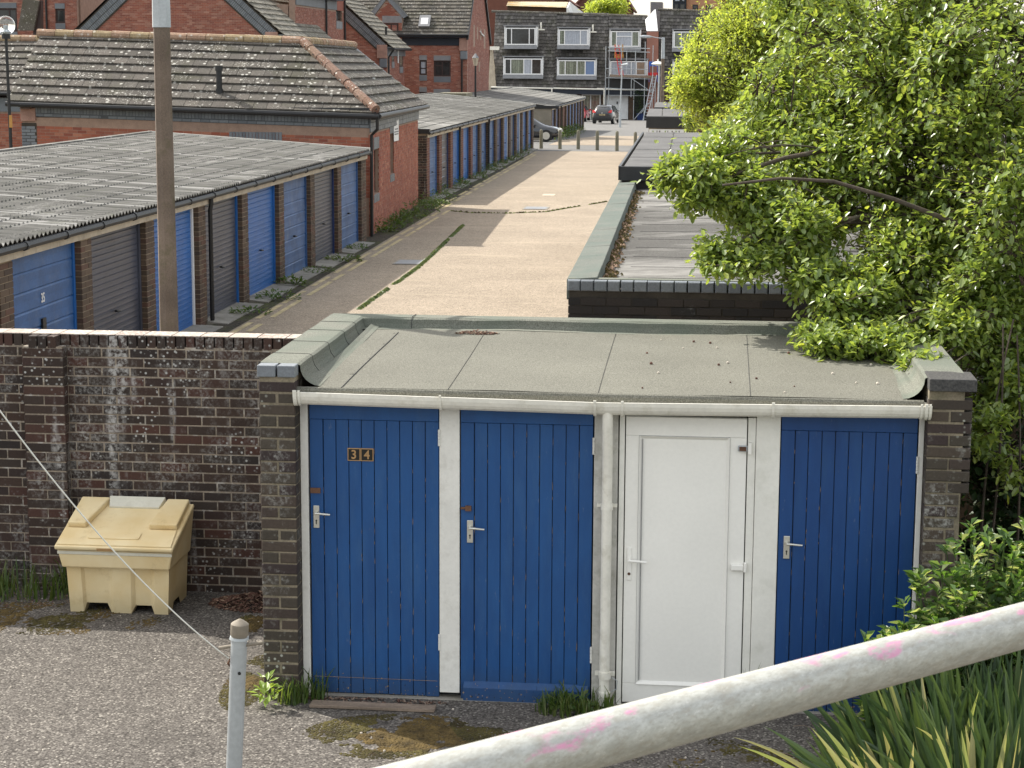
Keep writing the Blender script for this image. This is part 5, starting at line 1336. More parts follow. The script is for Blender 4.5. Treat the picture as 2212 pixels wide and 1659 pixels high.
for i, h in enumerate(holesD):
    W_ = h[1]-h[0]
    window(hD, (XDL+h[0], YD+.07, h[2]), ux, fr, W_, h[3]-h[2], M_['brownframe'], M_['dimglass'], bars=((W_/2,) if i % 2 else ()), hbars=((0, (h[3]-h[2])*.68, 0),) if i % 2 else ((0, (h[3]-h[2])*.45, 0),), fw=.09, glassmats=[M_['curtain'] if i == 0 else M_['dimglass'], M_['dimglass']])
    m = MB(); m.box(XDL+h[0], XDL+h[1], YD-.02, YD+.03, h[2]-.33, h[2]-.01); m.build('window_sill', M_['blue_brick'], hD)
    m = MB(); m.box(XDL+h[0], XDL+h[1], YD-.03, YD+.03, h[3]+.01, h[3]+.28); m.build('lintel', M_['lead'], hD)
for h in hsD:
    window(hD, (XD_-.06, YD+h[0], h[2]), (0, 1, 0), (1, 0, 0), h[1]-h[0], h[3]-h[2], M_['brownframe'], M_['dimglass'], dep=.03)
m = MB(); m.box(XDL, XD_+.02, YD-.05, YD-.005, zD-.55, zD-.1); m.box(XDL, XD_+.1, YD-.35, YD-.0, zD-.08, zD+.04); m.build('eaves_band', M_['navyclad'], hD)
m = MB(); m.tube([(XDL, YD-.38, zD+.05), (XD_+.15, YD-.38, zD+.05)], .07, 6); m.build('gutter', M_['blackpaint'], hD)
q = PY(998, 90, YD).x; m = MB(); m.tube([(q, YD-.07, zD), (q, YD-.07, 0)], .055, 6); m.build('downpipe', M_['black'], hD)
m = MB(); m.box(XD_-.45, XD_+.05, YD-.16, YD+.02, zD-.85, zD-.1); m.build('kneeler', M_['stone'], hD, bevel=.03)
m = MB(); m.box(XD_-.4, XD_+.03, YD-.14, YD+.02, zD-1.35, zD-.855); m.build('corbel', M_['blue_brick'], hD, bevel=.06)
e0 = Vector((XDL-3, YD-.35, zD+.02)); vD = Vector((0, 1, pD)); SLD = (hwD+.35)*math.hypot(1, pD)
sk0, sk1 = PY(903, 60, YD+.5), PY(928, 40, YD+2)
tile_roof(hD, e0, ux, vD, XD_-XDL+3.08, SLD, M_['tile_far'], nparts=200, lift=.055, gauge=.29)
m = MB(); m.poly([e0, (XD_+.08, YD-.35, zD+.02), (XD_+.08, YD+hwD, AZD+.05), (XDL-3, YD+hwD, AZD+.05)]); m.poly([(XDL-3, YD+hwD, AZD+.05), (XD_+.08, YD+hwD, AZD+.05), (XD_+.08, YDB+.3, zD), (XDL-3, YDB+.3, zD)]); m.build('roof_deck', M_['black'], hD)
m = MB()
for ya, za, yb, zb in ((YD-.35, zD-.0, YD+hwD, AZD+.05), (YD+hwD, AZD+.05, YDB+.4, zD-.2)):
    m.prism([(XD_+.0, ya, za-.22), (XD_+.0, yb, zb-.22), (XD_+.0, yb, zb+.08), (XD_+.0, ya, za+.08)], (.13, 0, 0))
m.build('verge_board', M_['blackpaint'], hD)
m = MB(); q = PXP(1026, 88, XD_+.05); m.tube([PXP(1038, 68, XD_+.05), PXP(1040, 73, XD_+.05), PXP(1045, 78, XD_+.05)], .05, 6); m.build('waste_pipe', M_['white'], hD)
# roof window
nD = Vector((0, -pD, 1)).normalized(); vDn = vD.normalized()
def onD(px, py):
    d = ray(px, py); o = Vector((0, 0, EYE)); t = (e0-o).dot(nD)/d.dot(nD); return o+d*t
q0 = onD(904, 61); wv = onD(928, 61).x-q0.x; hv = (onD(906, 37)-onD(904, 61)).dot(vDn)
m = MB(); m.obox(q0+nD*.05, Vector((wv, 0, 0)), vDn*hv, nD*.12); rw = m.build('roof_window', M_['lead'], hD); rw['label'] = 'white roof window'
m = MB(); m.obox(q0+nD*.171+Vector((.12, 0, 0))+vDn*.15, Vector((wv-.24, 0, 0)), vDn*(hv-.4), nD*.01); m.build('pane', M_['white'], rw)
# dormer gable
DY = YD-.1; g0_, g1_ = PY(808, 30, DY), PY(868, 36, DY); apx = PY(835, -2, DY)
m = MB(); m.prism([(g0_.x, DY, 2), (g1_.x, DY, 2), (g1_.x, DY, g1_.z), (apx.x, DY, apx.z), (g0_.x, DY, g1_.z)], (0, 2.6, 0)); dm = m.build('dormer_gable', M_['red_mortar'], hD)
hwd = (g1_.x-g0_.x)/2
w0, w1 = PY(868-0+5-20, 75, DY), PY(860, 48, DY)
cl = brick_cells(g1_.x-g0_.x, apx.z, clip=lambda u_, z_: z_ < g1_.z+(hwd-abs(u_-hwd))*(apx.z-g1_.z)/hwd)
mb = MB()
for a_, b_, c_, d_ in cl:
    if c_ > 4.5: mb.box(g0_.x+a_, g0_.x+b_, DY-.02, DY-.0, c_, d_)
mb.build('brick', M_['red_brick_far'], dm, kind='stuff')
m = MB()
for s in (-1, 1):
    xe = g1_.x+.1 if s > 0 else g0_.x-.1
    m.prism([(xe, DY-.08, g1_.z-.1), (apx.x, DY-.08, apx.z), (apx.x, DY-.08, apx.z+.32), (xe+s*.25, DY-.08, g1_.z+.05)], (0, .06, 0))
m.build('verge_band', M_['blue_brick'], dm)
m = MB()
for s in (-1, 1):
    xe = g1_.x+.3 if s > 0 else g0_.x-.3
    m.quad((xe, DY-.1, g1_.z+.02), (apx.x, DY-.1, apx.z+.33), (apx.x, DY+5, apx.z+.33), (xe, DY+3, g1_.z+.02))
m.build('dormer_roof', M_['tile_far'], dm)
wz0, wz1 = PY(850, 76, DY).z, PY(850, 50, DY).z; wx0, wx1 = PY(826, 60, DY).x, PY(861, 60, DY).x
window(hD, (wx0, DY-.03, wz0), ux, fr, wx1-wx0, wz1-wz0, M_['brownframe'], M_['dimglass'], bars=((wx1-wx0)*.55,), glassmats=[M_['dimglass'], M_['curtain']], fw=.1)
m = MB(); m.box(wx0, wx1+.2, DY-.035, DY-.021, wz1+.02, wz1+.42); m.build('lintel', M_['lead'], hD)
# house at the far left edge
YZ = 97.0; lx0, lx1 = PY(-140, 30, YZ).x, PY(166, 30, YZ).x
hZ = thing('brick_house', 'red brick house at the top left corner, one wide and one narrow window', 'house', ((lx0+lx1)/2, YZ, 0))
zw = [((-30, 68), (36, 18)), ((120, 50), (140, 19))]
hh = [(PY(a_[0], a_[1], YZ).x-lx0, PY(b_[0], b_[1], YZ).x-lx0, PY(a_[0], a_[1], YZ).z, PY(b_[0], b_[1], YZ).z) for a_, b_ in zw]
m = MB(); wallbody(m, (lx0, YZ, 0), ux, fr, lx1-lx0, 10, .3, holes=hh); m.box(lx0, lx1, YZ+.6, YZ+8, 0, 10); m.build('wall', M_['red_mortar'], hZ)
emit(hZ, [brickwork(hZ, (lx0, YZ, 0), ux, fr, 0, 0, M_['red_brick_far'], cells=[c for c in brick_cells(lx1-lx0, 9.9, holes=[(h[0], h[1], h[2]-.3, h[3]+.28) for h in hh]) if c[2] > 4])], 150)
for h in hh:
    window(hZ, (lx0+h[0], YZ+.07, h[2]), ux, fr, h[1]-h[0], h[3]-h[2], M_['brownframe'], M_['dimglass'], bars=((h[1]-h[0])*.75,) if h[1]-h[0] > 1 else (), fw=.09)
    m = MB(); m.box(lx0+h[0], lx0+h[1], YZ-.03, YZ+.02, h[3]+.01, h[3]+.27); m.build('lintel', M_['blue_brick'], hZ)
    m = MB(); m.box(lx0+h[0], lx0+h[1], YZ-.03, YZ+.02, h[2]-.29, h[2]-.01); m.build('window_sill', M_['blue_brick'], hZ)
por = PY(60, 40, 94)
m = MB(); m.prism([PY(38, 66, 94), PY(72, 66, 94), PY(84, 2, 94), PY(50, -5, 94)], (0, .4, 0)); m.build('porch_roof', M_['tile_far'], hZ)
m = MB(); m.prism([PY(70, 95, 94.2), PY(88, 95, 94.2), PY(88, 0, 94.2), PY(84, 2, 94.2), PY(72, 64, 94.2)], (0, .4, 0)); m.build('gap_shade_panel', M_['brownframe'], hZ)  # dark panel stands in for the shaded gap beside the roof
m = MB(); q = PY(99, 0, YZ-.07); m.tube([(q.x, YZ-.07, 9), (q.x, YZ-.07, 3)], .055, 6); m.build('downpipe', M_['black'], hZ)

# ------------------------------------------------------------------ terraced houses with tiled mansard fronts
TY = 190.0; TG = gz(TY)
def TP(x, y, dy=0.0): return PY(x, y, TY+dy)
ter_root = None
def terrace_house(label, px0, px1, top0, top1, wins, ground, gab=None, tint=False):
    """px0..px1: photo columns of the party walls; the tiled front leans back from the fascia to the ridge"""
    a, b = TP(px0, 188), TP(px1, 190)
    t = thing('terraced_house', label, 'house', ((a.x+b.x)/2, TY+4, TG), 'terraced houses across the parking court')
    ra, rb = PY(px0+ (0), top0, TY+3.4), PY(px1, top1, TY+3.4)
    ra.x = a.x; rb.x = b.x
    base0, base1 = TP(px0, 188), TP(px1, 190.5)
    m = MB()
    m.add([base0+Vector((0, .05, 0)), base1+Vector((0, .05, 0)), rb+Vector((0, .05, 0)), ra+Vector((0, .05, 0)), base0+Vector((0, 9, 0)), base1+Vector((0, 9, 0)), rb+Vector((0, 3, 0)), ra+Vector((0, 3, 0))],
          [(0, 1, 2, 3), (0, 3, 7, 4), (1, 5, 6, 2), (3, 2, 6, 7), (4, 7, 6, 5)])
    m.build('mansard_core', M_['black'], t)
    u_ = (base1-base0); W_ = u_.length; un = u_.normalized(); vv_ = (ra-base0); S_ = vv_.length; vn = vv_.normalized()
    # lean changes: use the single slope; tiles left out where the dormer boxes stand
    nrm_ = un.cross(vn); nrm_ = -nrm_ if nrm_.y > 0 else nrm_
    holes = []
    for w in wins:
        c = [PY(w[0]-2, w[3]+2, TY+1.0), PY(w[2]+1, w[1]-1, TY+1.0)]
        holes.append((c[0].x-base0.x, c[1].x-base0.x, w[1], w[3]))
    mb = MB(); gau = .365; tw = .30; rows = int(S_/gau)
    per = []
    for r_ in range(rows+1):
        for k in range(-1, int(W_/tw)+1):
            a_ = max(0, k*tw+(r_ % 2)*tw*.5); b_ = min(W_, k*tw+(r_ % 2)*tw*.5+tw-.02)
            if b_-a_ < .06: continue
            p = base0+un*a_+vn*(r_*gau)
            yy = proj(p+vn*.15)[1]
            if any(h[0] < (a_+b_)/2 < h[1] and h[2] < yy < h[3] for h in holes): continue
            if (p+vn*.3-base0).dot(vn) > S_: continue
            lf = .085+random.uniform(0, .022)
            V_ = vn*(gau+.05)-nrm_*(lf); p = p+nrm_*(lf+.01)
            mb.add([p, p+un*(b_-a_), p+un*(b_-a_)+V_, p+V_, p-nrm_*.035, p+un*(b_-a_)-nrm_*.035], [(0, 1, 2, 3), (4, 5, 1, 0), (0, 3, 4), (1, 5, 2)])
    mb.build('tile', M_['tile_dark'], t, kind='stuff')
    for (x0, y0, x1, y1, bars, gl, kind_) in wins:
        sl = (188-y1)/160.0; Yw = TY+.15+2.0*sl*0+ (0.2 if y1 < 110 else -.1)
        p0, p1 = PY(x0, y1, Yw), PY(x1, y0, Yw); W2, H2 = p1.x-p0.x, p1.z-p0.z
        bx = MB()
        bx.prism([(p0.x-.12, Yw, p0.z-.2), (p0.x-.12, Yw, p1.z+.12), (p0.x-.12, Yw+3.2, p1.z+.12), (p0.x-.12, Yw+3.2, p0.z-.2)], (.10, 0, 0))
        bx.prism([(p1.x+.02, Yw, p0.z-.2), (p1.x+.02, Yw, p1.z+.12), (p1.x+.02, Yw+3.2, p1.z+.12), (p1.x+.02, Yw+3.2, p0.z-.2)], (.10, 0, 0))
        dk = bx.build('dormer_cheek', M_['white'], t)
        m = MB(); m.box(p0.x-.2, p1.x+.2, Yw-.12, Yw+3.2, p1.z+.125, p1.z+.25); m.build('dormer_roof', M_['lead'], t)
        m = MB(); m.prism([(p0.x-.15, Yw-.0, p0.z-.02), (p0.x-.15, Yw-.14, p0.z-.38), (p0.x-.15, Yw+.2, p0.z-.38), (p0.x-.15, Yw+.2, p0.z-.02)], (W2+.3, 0, 0)); m.build('lead_apron', M_['lead'], t)
        hb = [(q[0], H2*q[1], 0) for q in kind_] if kind_ else ()
        window(t, (p0.x, Yw-.02, p0.z), ux, fr, W2, H2, M_['white'], M_['greenglass'], bars=[W2*q for q in bars], hbars=hb, glassmats=[M_[g__] for g__ in gl], fw=.11, dep=.1)
    for q in ground: pass
    return t, base0, base1
h1, b0, b1 = terrace_house('left terraced house with a four-light lower dormer and dark net-free upper window', 1062, 1196, 25, 29,
    [(1092, 60, 1157, 97, (.20, .79), ('dimglass',)*3, ()), (1089.5, 126.5, 1170.5, 161, (.17, .52, .73), ('dimglass', 'greenglass', 'curtain', 'dimglass'), ())], [])
h2, _, _ = terrace_house('middle terraced house with pale curtains above and a blue blind in its lower dormer', 1196.6, 1309, 29, 33,
    [(1207, 64, 1270.5, 97.5, (.20, .74), ('greenglass', 'curtain', 'curtain'), ()), (1205.5, 130, 1286, 163, (.19, .51, .73), ('greenglass', 'greenglass', 'greenglass', 'blind'), ())], [])
h3, _, b3 = terrace_house('right terraced house behind the scaffold, with a white garage door', 1309.6, 1399, 33, 36,
    [(1319, 67, 1381.5, 101, (.20, .74), ('greenglass', 'curtain', 'greenglass'), ((1, .66),)), (1318, 132, 1397, 163, (.30, .58, .72), ('curtain', 'curtain', 'curtain', 'scaffboard'), ())], [])
h4, b40, b41 = terrace_house('terraced house beyond the gap, half hidden by the lime green tree', 1421, 1545, 21, 26,
    [(1455, 68, 1518, 103, (.26,), ('greenglass', 'greenglass'), ()), (1455, 134, 1530, 168, (.3, .7), ('greenglass', 'dimglass', 'greenglass'), ())], [])
# navy fascia, white rail gutter and the ground floor of the three houses
for hse, x0, x1, ya, yb in ((h1, 1062, 1196, 189, 191.5), (h2, 1196.6, 1309, 191.5, 193.5), (h3, 1309.6, 1399, 193.5, 194.5)):
    p0, p1 = TP(x0, ya+11), TP(x1, yb+11); q0, q1 = TP(x0, ya), TP(x1, yb)
    m = MB(); m.add([p0+Vector((0, -.5, 0)), p1+Vector((0, -.5, 0)), q1+Vector((0, -.5, 0)), q0+Vector((0, -.5, 0)), p0+Vector((0, .3, 0)), p1+Vector((0, .3, 0)), q1+Vector((0, .3, 0)), q0+Vector((0, .3, 0))],
        [(0, 1, 2, 3), (3, 2, 6, 7), (0, 4, 5, 1), (0, 3, 7, 4), (1, 5, 6, 2)]); m.build('fascia', M_['navyclad'], hse)
    m = MB(); m.tube([q0+Vector((0, -.6, .05)), q1+Vector((0, -.6, .02))], .075, 6); m.build('gutter', M_['gutter_white'], hse)
    w0_, w1_ = TP(x0, 262, .6), TP(x1, 262, .6); m = MB(); m.box(w0_.x, w1_.x, TY+1.5, TY+1.8, TG-.3, TG+3.0); m.box(w0_.x, w1_.x, TY+1.7, TY+8.9, TG-.3, TG+2.6); m.build('wall', M_['gar_brick'], hse)
def gf(hse, x0, y0, x1, y1, bars, gl, dy=.9, mat='white', hb=()):
    p0, p1 = TP(x0, y1, dy), TP(x1, y0, dy)
    return window(hse, (p0.x, TY+dy, p0.z), ux, fr, p1.x-p0.x, p1.z-p0.z, M_[mat], M_['greenglass'], bars=[(p1.x-p0.x)*b for b in bars], hbars=[(i, (p1.z-p0.z)*z, 0) for i, z in hb], glassmats=[M_[g] for g in gl], fw=.13, dep=.1)
gf(h1, 1141, 200, 1185, 262, (.47,), ('dimglass', 'dimglass')); m = MB(); p0, p1 = TP(1066, 262, .9), TP(1130, 201, .9); m.box(p0.x, p1.x, TY+.9, TY+1, TG, p1.z); m.build('garage_door', M_['lead'], h1)
gf(h2, 1195, 201, 1247, 262, (.16, .55, .8), ('white', 'dimglass', 'dimglass', 'white')); gf(h2, 1256, 203, 1298, 262, (.47,), ('greenglass', 'greenglass'))
for hse, x0, x1 in ((h2, 1247.5, 1256), (h2, 1298.5, 1309), (h3, 1357.5, 1368), (h1, 1131, 1140), (h1, 1186, 1194)):
    p0, p1 = TP(x0, 262, .75), TP(x1, 205, .75); m = MB(); m.box(p0.x+.01, p1.x-.01, TY+.75, TY+1.2, TG-.1, p1.z+.05); pr_ = m.build('brick_pier', M_['gar_mortar'], hse)
    mb = MB()
    for a_, b_, c_, d_ in brick_cells(p1.x-p0.x, 2.6): mb.box(p0.x+a_, p0.x+b_, TY+.735, TY+.755, TG+c_, TG+d_)
    mb.build('brick', M_['gar_brick'], pr_, kind='stuff')
p0, p1 = TP(1309.5, 258.5, .8), TP(1357, 207, .8)
m = MB(); n = 18; hh_ = (p1.z-TG-.02)/n
for i in range(n):
    z = TG+.02+i*hh_; m.prism([(p0.x+.1, TY+.8, z), (p0.x+.1, TY+.77, z+.02), (p0.x+.1, TY+.785, z+hh_*.9), (p0.x+.1, TY+.8, z+hh_)], (p1.x-p0.x-.2, 0, 0))
gd = m.build('garage_door', M_['white'], h3); m = MB(); m.box((p0.x+p1.x)/2-.06, (p0.x+p1.x)/2+.06, TY+.70, TY+.765, TG+1.5, TG+1.75); m.build('handle', M_['black'], gd)
m = MB(); m.box(p0.x, p0.x+.09, TY+.76, TY+.9, TG, p1.z+.08); m.box(p1.x-.09, p1.x, TY+.76, TY+.9, TG, p1.z+.08); m.box(p0.x+.091, p1.x-.091, TY+.76, TY+.9, p1.z+.01, p1.z+.08); m.build('door_frame', M_['white'], h3)
m = MB(); p0, p1 = TP(1370, 262, 1.3), TP(1398, 205, 1.3); m.box(p0.x, p1.x, TY+1.3, TY+1.45, TG, p1.z); m.build('porch_shade_slab', M_['black'], h3)  # black slab stands in for the shade inside the porch
q0, q1 = TP(1311, 168, -.15), TP(1399, 187, -.15); m = MB(); m.box(q0.x, q1.x, TY-.2, TY+1.4, q1.z-.2, q0.z); m.build('balcony_shade_block', M_['black'], h3)  # solid black block stands in for the shade of the balcony recess
for px in (1192, 1305):
    q = TP(px, 190, -.75); m = MB(); m.tube([(q.x, TY-.65, q.z), (q.x, TY-.65, TG)], .07, 6); m.build('downpipe', M_['gutter_white'], h2)
for px, py in ((1169, 56), (1281, 61)):
    q = PY(px, py, TY+1.9); m = MB(); m.tube([q+Vector((0, -.2, -.35)), q+Vector((0, -.2, .35))], .07, 6); m.box(q.x-.35, q.x+.35, q.y-.35, q.y+.1, q.z-.42, q.z-.30); m.build('vent_pipe', M_['gutter_white'], h1 if px < 1200 else h2)
# cream left flank wall of the terrace, white hung gable and brick flank of the house beyond the gap
p = [TP(1059, 106, -.1), TP(1062.5, 106, -.1), TP(1073, 200, -.1), TP(1054, 200, -.1)]
m = MB(); m.prism(p, (0, .8, 0)); m.build('flank_wall', M_['cream_paint'], h1)
m = MB(); m.obox(TP(1058, 108, -.6), (.9, 0, 0), (0, .5, 0), (0, 0, .35)); m.build('bird_box_vent', M_['gutter_white'], h1)
xg0, xg1 = 1400, 1421
m = MB(); m.prism([PY(1397, 67, TY+1), PY(1421, 67, TY+1), PY(1416, 20, TY+3), PY(1414, 21, TY+3), PY(1394, 43, TY+3)], (0, .6, 0)); m.build('white_gable', M_['white'], h4)
m = MB(); m.prism([PY(1397, 262, TY+.3), PY(1422, 262, TY+.3), PY(1422, 68, TY+1), PY(1397, 68, TY+1)], (0, 5, 0)); m.build('flank_wall', M_['red_brick_far'], h4)
p0, p1 = TP(1421, 262, .6), TP(1545, 200, .6); m = MB(); m.box(p0.x, p1.x, TY+.9, TY+8, TG, p1.z+.6); m.build('wall', M_['gar_brick'], h4)
gf(h4, 1446, 209, 1472, 236, (.5,), ('dimglass', 'dimglass'), dy=.6, hb=((1, .55),))
for hse, x0, x1, ya, yb in ((h1, 1062, 1196, 25, 29), (h2, 1197, 1309, 29, 33), (h3, 1310, 1399, 33, 36), (h4, 1421, 1545, 21, 26)):
    q0, q1 = PY(x0, ya, TY+3.4), PY(x1, yb, TY+3.4); ridge(hse, q0, q1, M_['tile_far'], r_=.13, L=.45)

# ------------------------------------------------------------------ scaffold in front of the right house
scf = thing('scaffold', 'steel pole scaffold with a timber platform against the right terraced house', 'scaffold', (TP(1350, 262, -1.5).x, TY-1.5, TG))
def SP(x, y, dy=-1.4): return PY(x, y, TY+dy)
for x, y0, y1, dy in ((1309, 100, 262, -1.5), (1316.5, 100, 262, -.8), (1343, 92, 130, -1.5), (1354, 110, 165, -1.5), (1364, 168, 210, -1.5), (1370, 168, 262, -.8), (1373, 110, 160, -1.5), (1394, 90, 262, -1.5), (1411, 98, 262, -1.5), (1416, 170, 262, -.9)):
    p = SP(x, y0, dy); m = MB(); m.tube([(p.x, p.y, p.z), (p.x-.02, p.y, TG if y1 == 262 else SP(x, y1, dy).z)], .036, 6); m.build('pole', M_['steel'], scf)
for (xa, ya, xb, yb, dy) in ((1313, 102, 1404, 105, -1.5), (1313, 110, 1404, 113, -1.5), (1309, 148, 1400, 150, -1.5), (1309, 168, 1412, 171, -1.5), (1306, 190, 1415, 196, -1.6), (1316, 206, 1412, 207, -.8), (1365, 170, 1412, 202, -1.5), (1370, 258, 1400, 222, -1.4), (1384, 245, 1412, 210, -1.4)):
    m = MB(); m.tube([SP(xa, ya, dy), SP(xb, yb, dy)], .034, 6); m.build('ledger', M_['steel'], scf)
for k in range(5):
    a_ = SP(1317, 166, -1.4+k*.24); b_ = SP(1416, 169, -1.4+k*.24); m = MB(); m.obox(a_, b_-a_, (0, .22, 0), (0, 0, .05)); m.build('board', M_['scaffboard'], scf)
a_ = SP(1317, 166, -1.62); b_ = SP(1416, 169, -1.62); m = MB(); m.obox(a_, b_-a_, (0, .04, 0), (0, 0, .24)); m.build('toe_board', M_['wood'], scf)
def ladder(label, pa_, pb_, mat, w=.38, n=12, extra=()):
    t = thing('ladder', label, 'ladder', pb_)
    side = Vector((w, 0, 0))
    for s in (0, 1): m = MB(); m.tube([pa_+side*s, pb_+side*s], .04, 6); m.build('rail', M_[mat], t)
    for i in range(1, n): q = pa_+(pb_-pa_)*i/n; m = MB(); m.tube([q, q+side], .02, 5); m.build('rung', M_[mat], t)
    return t
ladder('long grey ladder leaning from the ground to the scaffold platform', SP(1410, 162, -1.7), Vector((SP(1389, 262, -3.2).x, TY-3.6, TG)), 'steel', n=16)
ladder('short red ladder standing on the scaffold platform', SP(1328, 97, -1.3), SP(1338, 163, -1.6), 'red', n=9)
m = MB(); p = SP(1327, 125, -1.2); m.box(p.x, p.x+.9, p.y-.1, p.y+.5, p.z, p.z+.35); m.box(p.x+.02, p.x+.12, p.y, p.y+.1, p.z+.36, p.z+1.3); m.box(p.x+.75, p.x+.85, p.y, p.y+.1, p.z+.36, p.z+1.3)
hh1 = m.build('hoist_gate', M_['orange']); tag(hh1, 'orange and blue gate frame at the scaffold hatch near the red ladder', 'gate')
m = MB(); p = SP(1400, 163, -1.2); m.box(p.x, p.x+1.0, p.y-.1, p.y+.4, p.z, p.z+.28); o1 = m.build('toolbox', M_['red']); tag(o1, 'red crate at the right end of the scaffold platform', 'crate')
m = MB(); p = SP(1402, 143, -1.2); m.box(p.x, p.x+.85, p.y-.1, p.y+.4, p.z, p.z+.45); m.box(p.x, p.x+.06, p.y-.1, p.y-.04, p.z-1.5, p.z); m.box(p.x+.79, p.x+.85, p.y-.1, p.y-.04, p.z-1.5, p.z); o2 = m.build('blue_tub', M_['bluepl']); tag(o2, 'blue tub on a stand at the right end of the scaffold', 'tub')

# ------------------------------------------------------------------ far skyline
def skyline(name, label, pts, Y, dep, mat, cat='building'):
    m = MB(); m.prism([PY(x, y, Y) for x, y in pts], (0, dep, 0)); o = m.build(name, mat); return tag(o, label, cat)
h5 = thing('distant_house', 'house behind the terrace with a golden lichened roof and white gable', 'house', (PY(1160, 60, 235).x, 235, -2))
a_, b_ = PY(1094, 13, 232), PY(1222, 17, 232); c_ = PY(1227, 4.2, 236); d_ = PY(1098, 3.2, 236)
m = MB(); m.add([a_, b_, c_, d_, a_+Vector((0, 9, 0)), b_+Vector((0, 9, 0))], [(0, 1, 2, 3), (3, 2, 5, 4), (0, 3, 4), (1, 5, 2)]); m.build('roof_deck', M_['tile_orange'], h5)
tile_roof(h5, a_, (b_-a_), (d_-a_), (b_-a_).length, ((d_-a_)-(b_-a_).normalized()*(d_-a_).dot((b_-a_).normalized())).length, M_['tile_orange'], nparts=0, tw=.5, gauge=.9, lift=.06)
m = MB(); m.prism([b_+Vector((.1, 0, -6)), b_+Vector((1.8, 7, -6)), b_+Vector((1.8, 7, -.6)), c_+Vector((.12, 0, 0)), b_+Vector((.1, 0, 0))], (.15, 0, 0)); m.build('gable_wall', M_['white'], h5)
m = MB(); m.box(a_.x, b_.x, 233, 241, -3, a_.z); m.build('wall', M_['gar_brick'], h5)
def far_gable(label, xl, xa, xr, ya, ye, Y, mat, tile='gar_red'):
    t = thing('distant_house', label, 'house', (PY(xa, 60, Y).x, Y, -3))
    L, A, R_ = PY(xl, ye, Y), PY(xa, ya, Y), PY(xr, ye, Y)
    m = MB(); m.prism([Vector((L.x, Y, -4)), Vector((R_.x, Y, -4)), R_, A, L], (0, 8, 0)); m.build('wall', M_[mat], t)
    for s, E_ in ((-1, L), (1, R_)):
        m = MB(); m.prism([E_+Vector((s*.3, -.2, -.25)), A+Vector((0, -.2, .0)), A+Vector((0, -.2, .28)), E_+Vector((s*.5, -.2, -.1))], (0, 8.4, 0)); m.build('roof_slope', M_[tile], t)
far_gable('brown gabled house on the skyline left of the young tree', 1232, 1268, 1284, -14, 24, 262, 'gar_red')
far_gable('brown gabled house on the skyline right of the young tree', 1312, 1342, 1364, -20, 22, 262, 'gar_red')
far_gable('brown gabled roof peeping over the golden roof', 1197, 1212, 1238, -8, 10, 250, 'gar_red')
skyline('distant_block', 'long brown roof behind the terrace at its left end', [(1040, 220), (1190, 220), (1193, -30), (1040, -30)], 245, 6, M_['gar_red'])
tb_ = skyline('roof_plant_room', 'grey square plant room on the skyline above the gap', [(1405, 220), (1431, 220), (1431, 4.5), (1405, 4)], 260, 5, M_['lead'])
fl = thing('apartment_block', 'orange brick apartment block with dark glazed bay on the skyline', 'building', (PY(1500, 40, 250).x, 250, -3))
m = MB(); m.prism([PY(1483, 220, 250), PY(1640, 220, 250), PY(1640, -60, 250), PY(1483, -60, 250)], (0, 9, 0)); m.build('wall', m_plain('orange_brick_far', (.42,.22,.13), .9, .1), fl)
m = MB(); m.prism([PY(1453, 220, 249), PY(1482, 220, 249), PY(1482, -60, 249), PY(1453, -60, 249)], (0, 6, 0)); m.build('glazed_bay', M_['navyclad'], fl)
for (x0, y0, x1, y1) in ((1456, -8, 1470, 4), (1472, -8, 1480, 4), (1456, 8, 1466, 21), (1468, 8, 1480, 21), (1496, 10, 1508, 20), (1525, 10, 1537, 21)):
    p0, p1 = PY(x0, y1, 248.9 if x0 < 1483 else 249.95), PY(x1, y0, 248.9 if x0 < 1483 else 249.95)
    window(fl, p0, ux, fr, p1.x-p0.x, p1.z-p0.z, M_['blackpaint'], M_['curtain' if y0 < 0 else 'dimglass'], fw=.12)

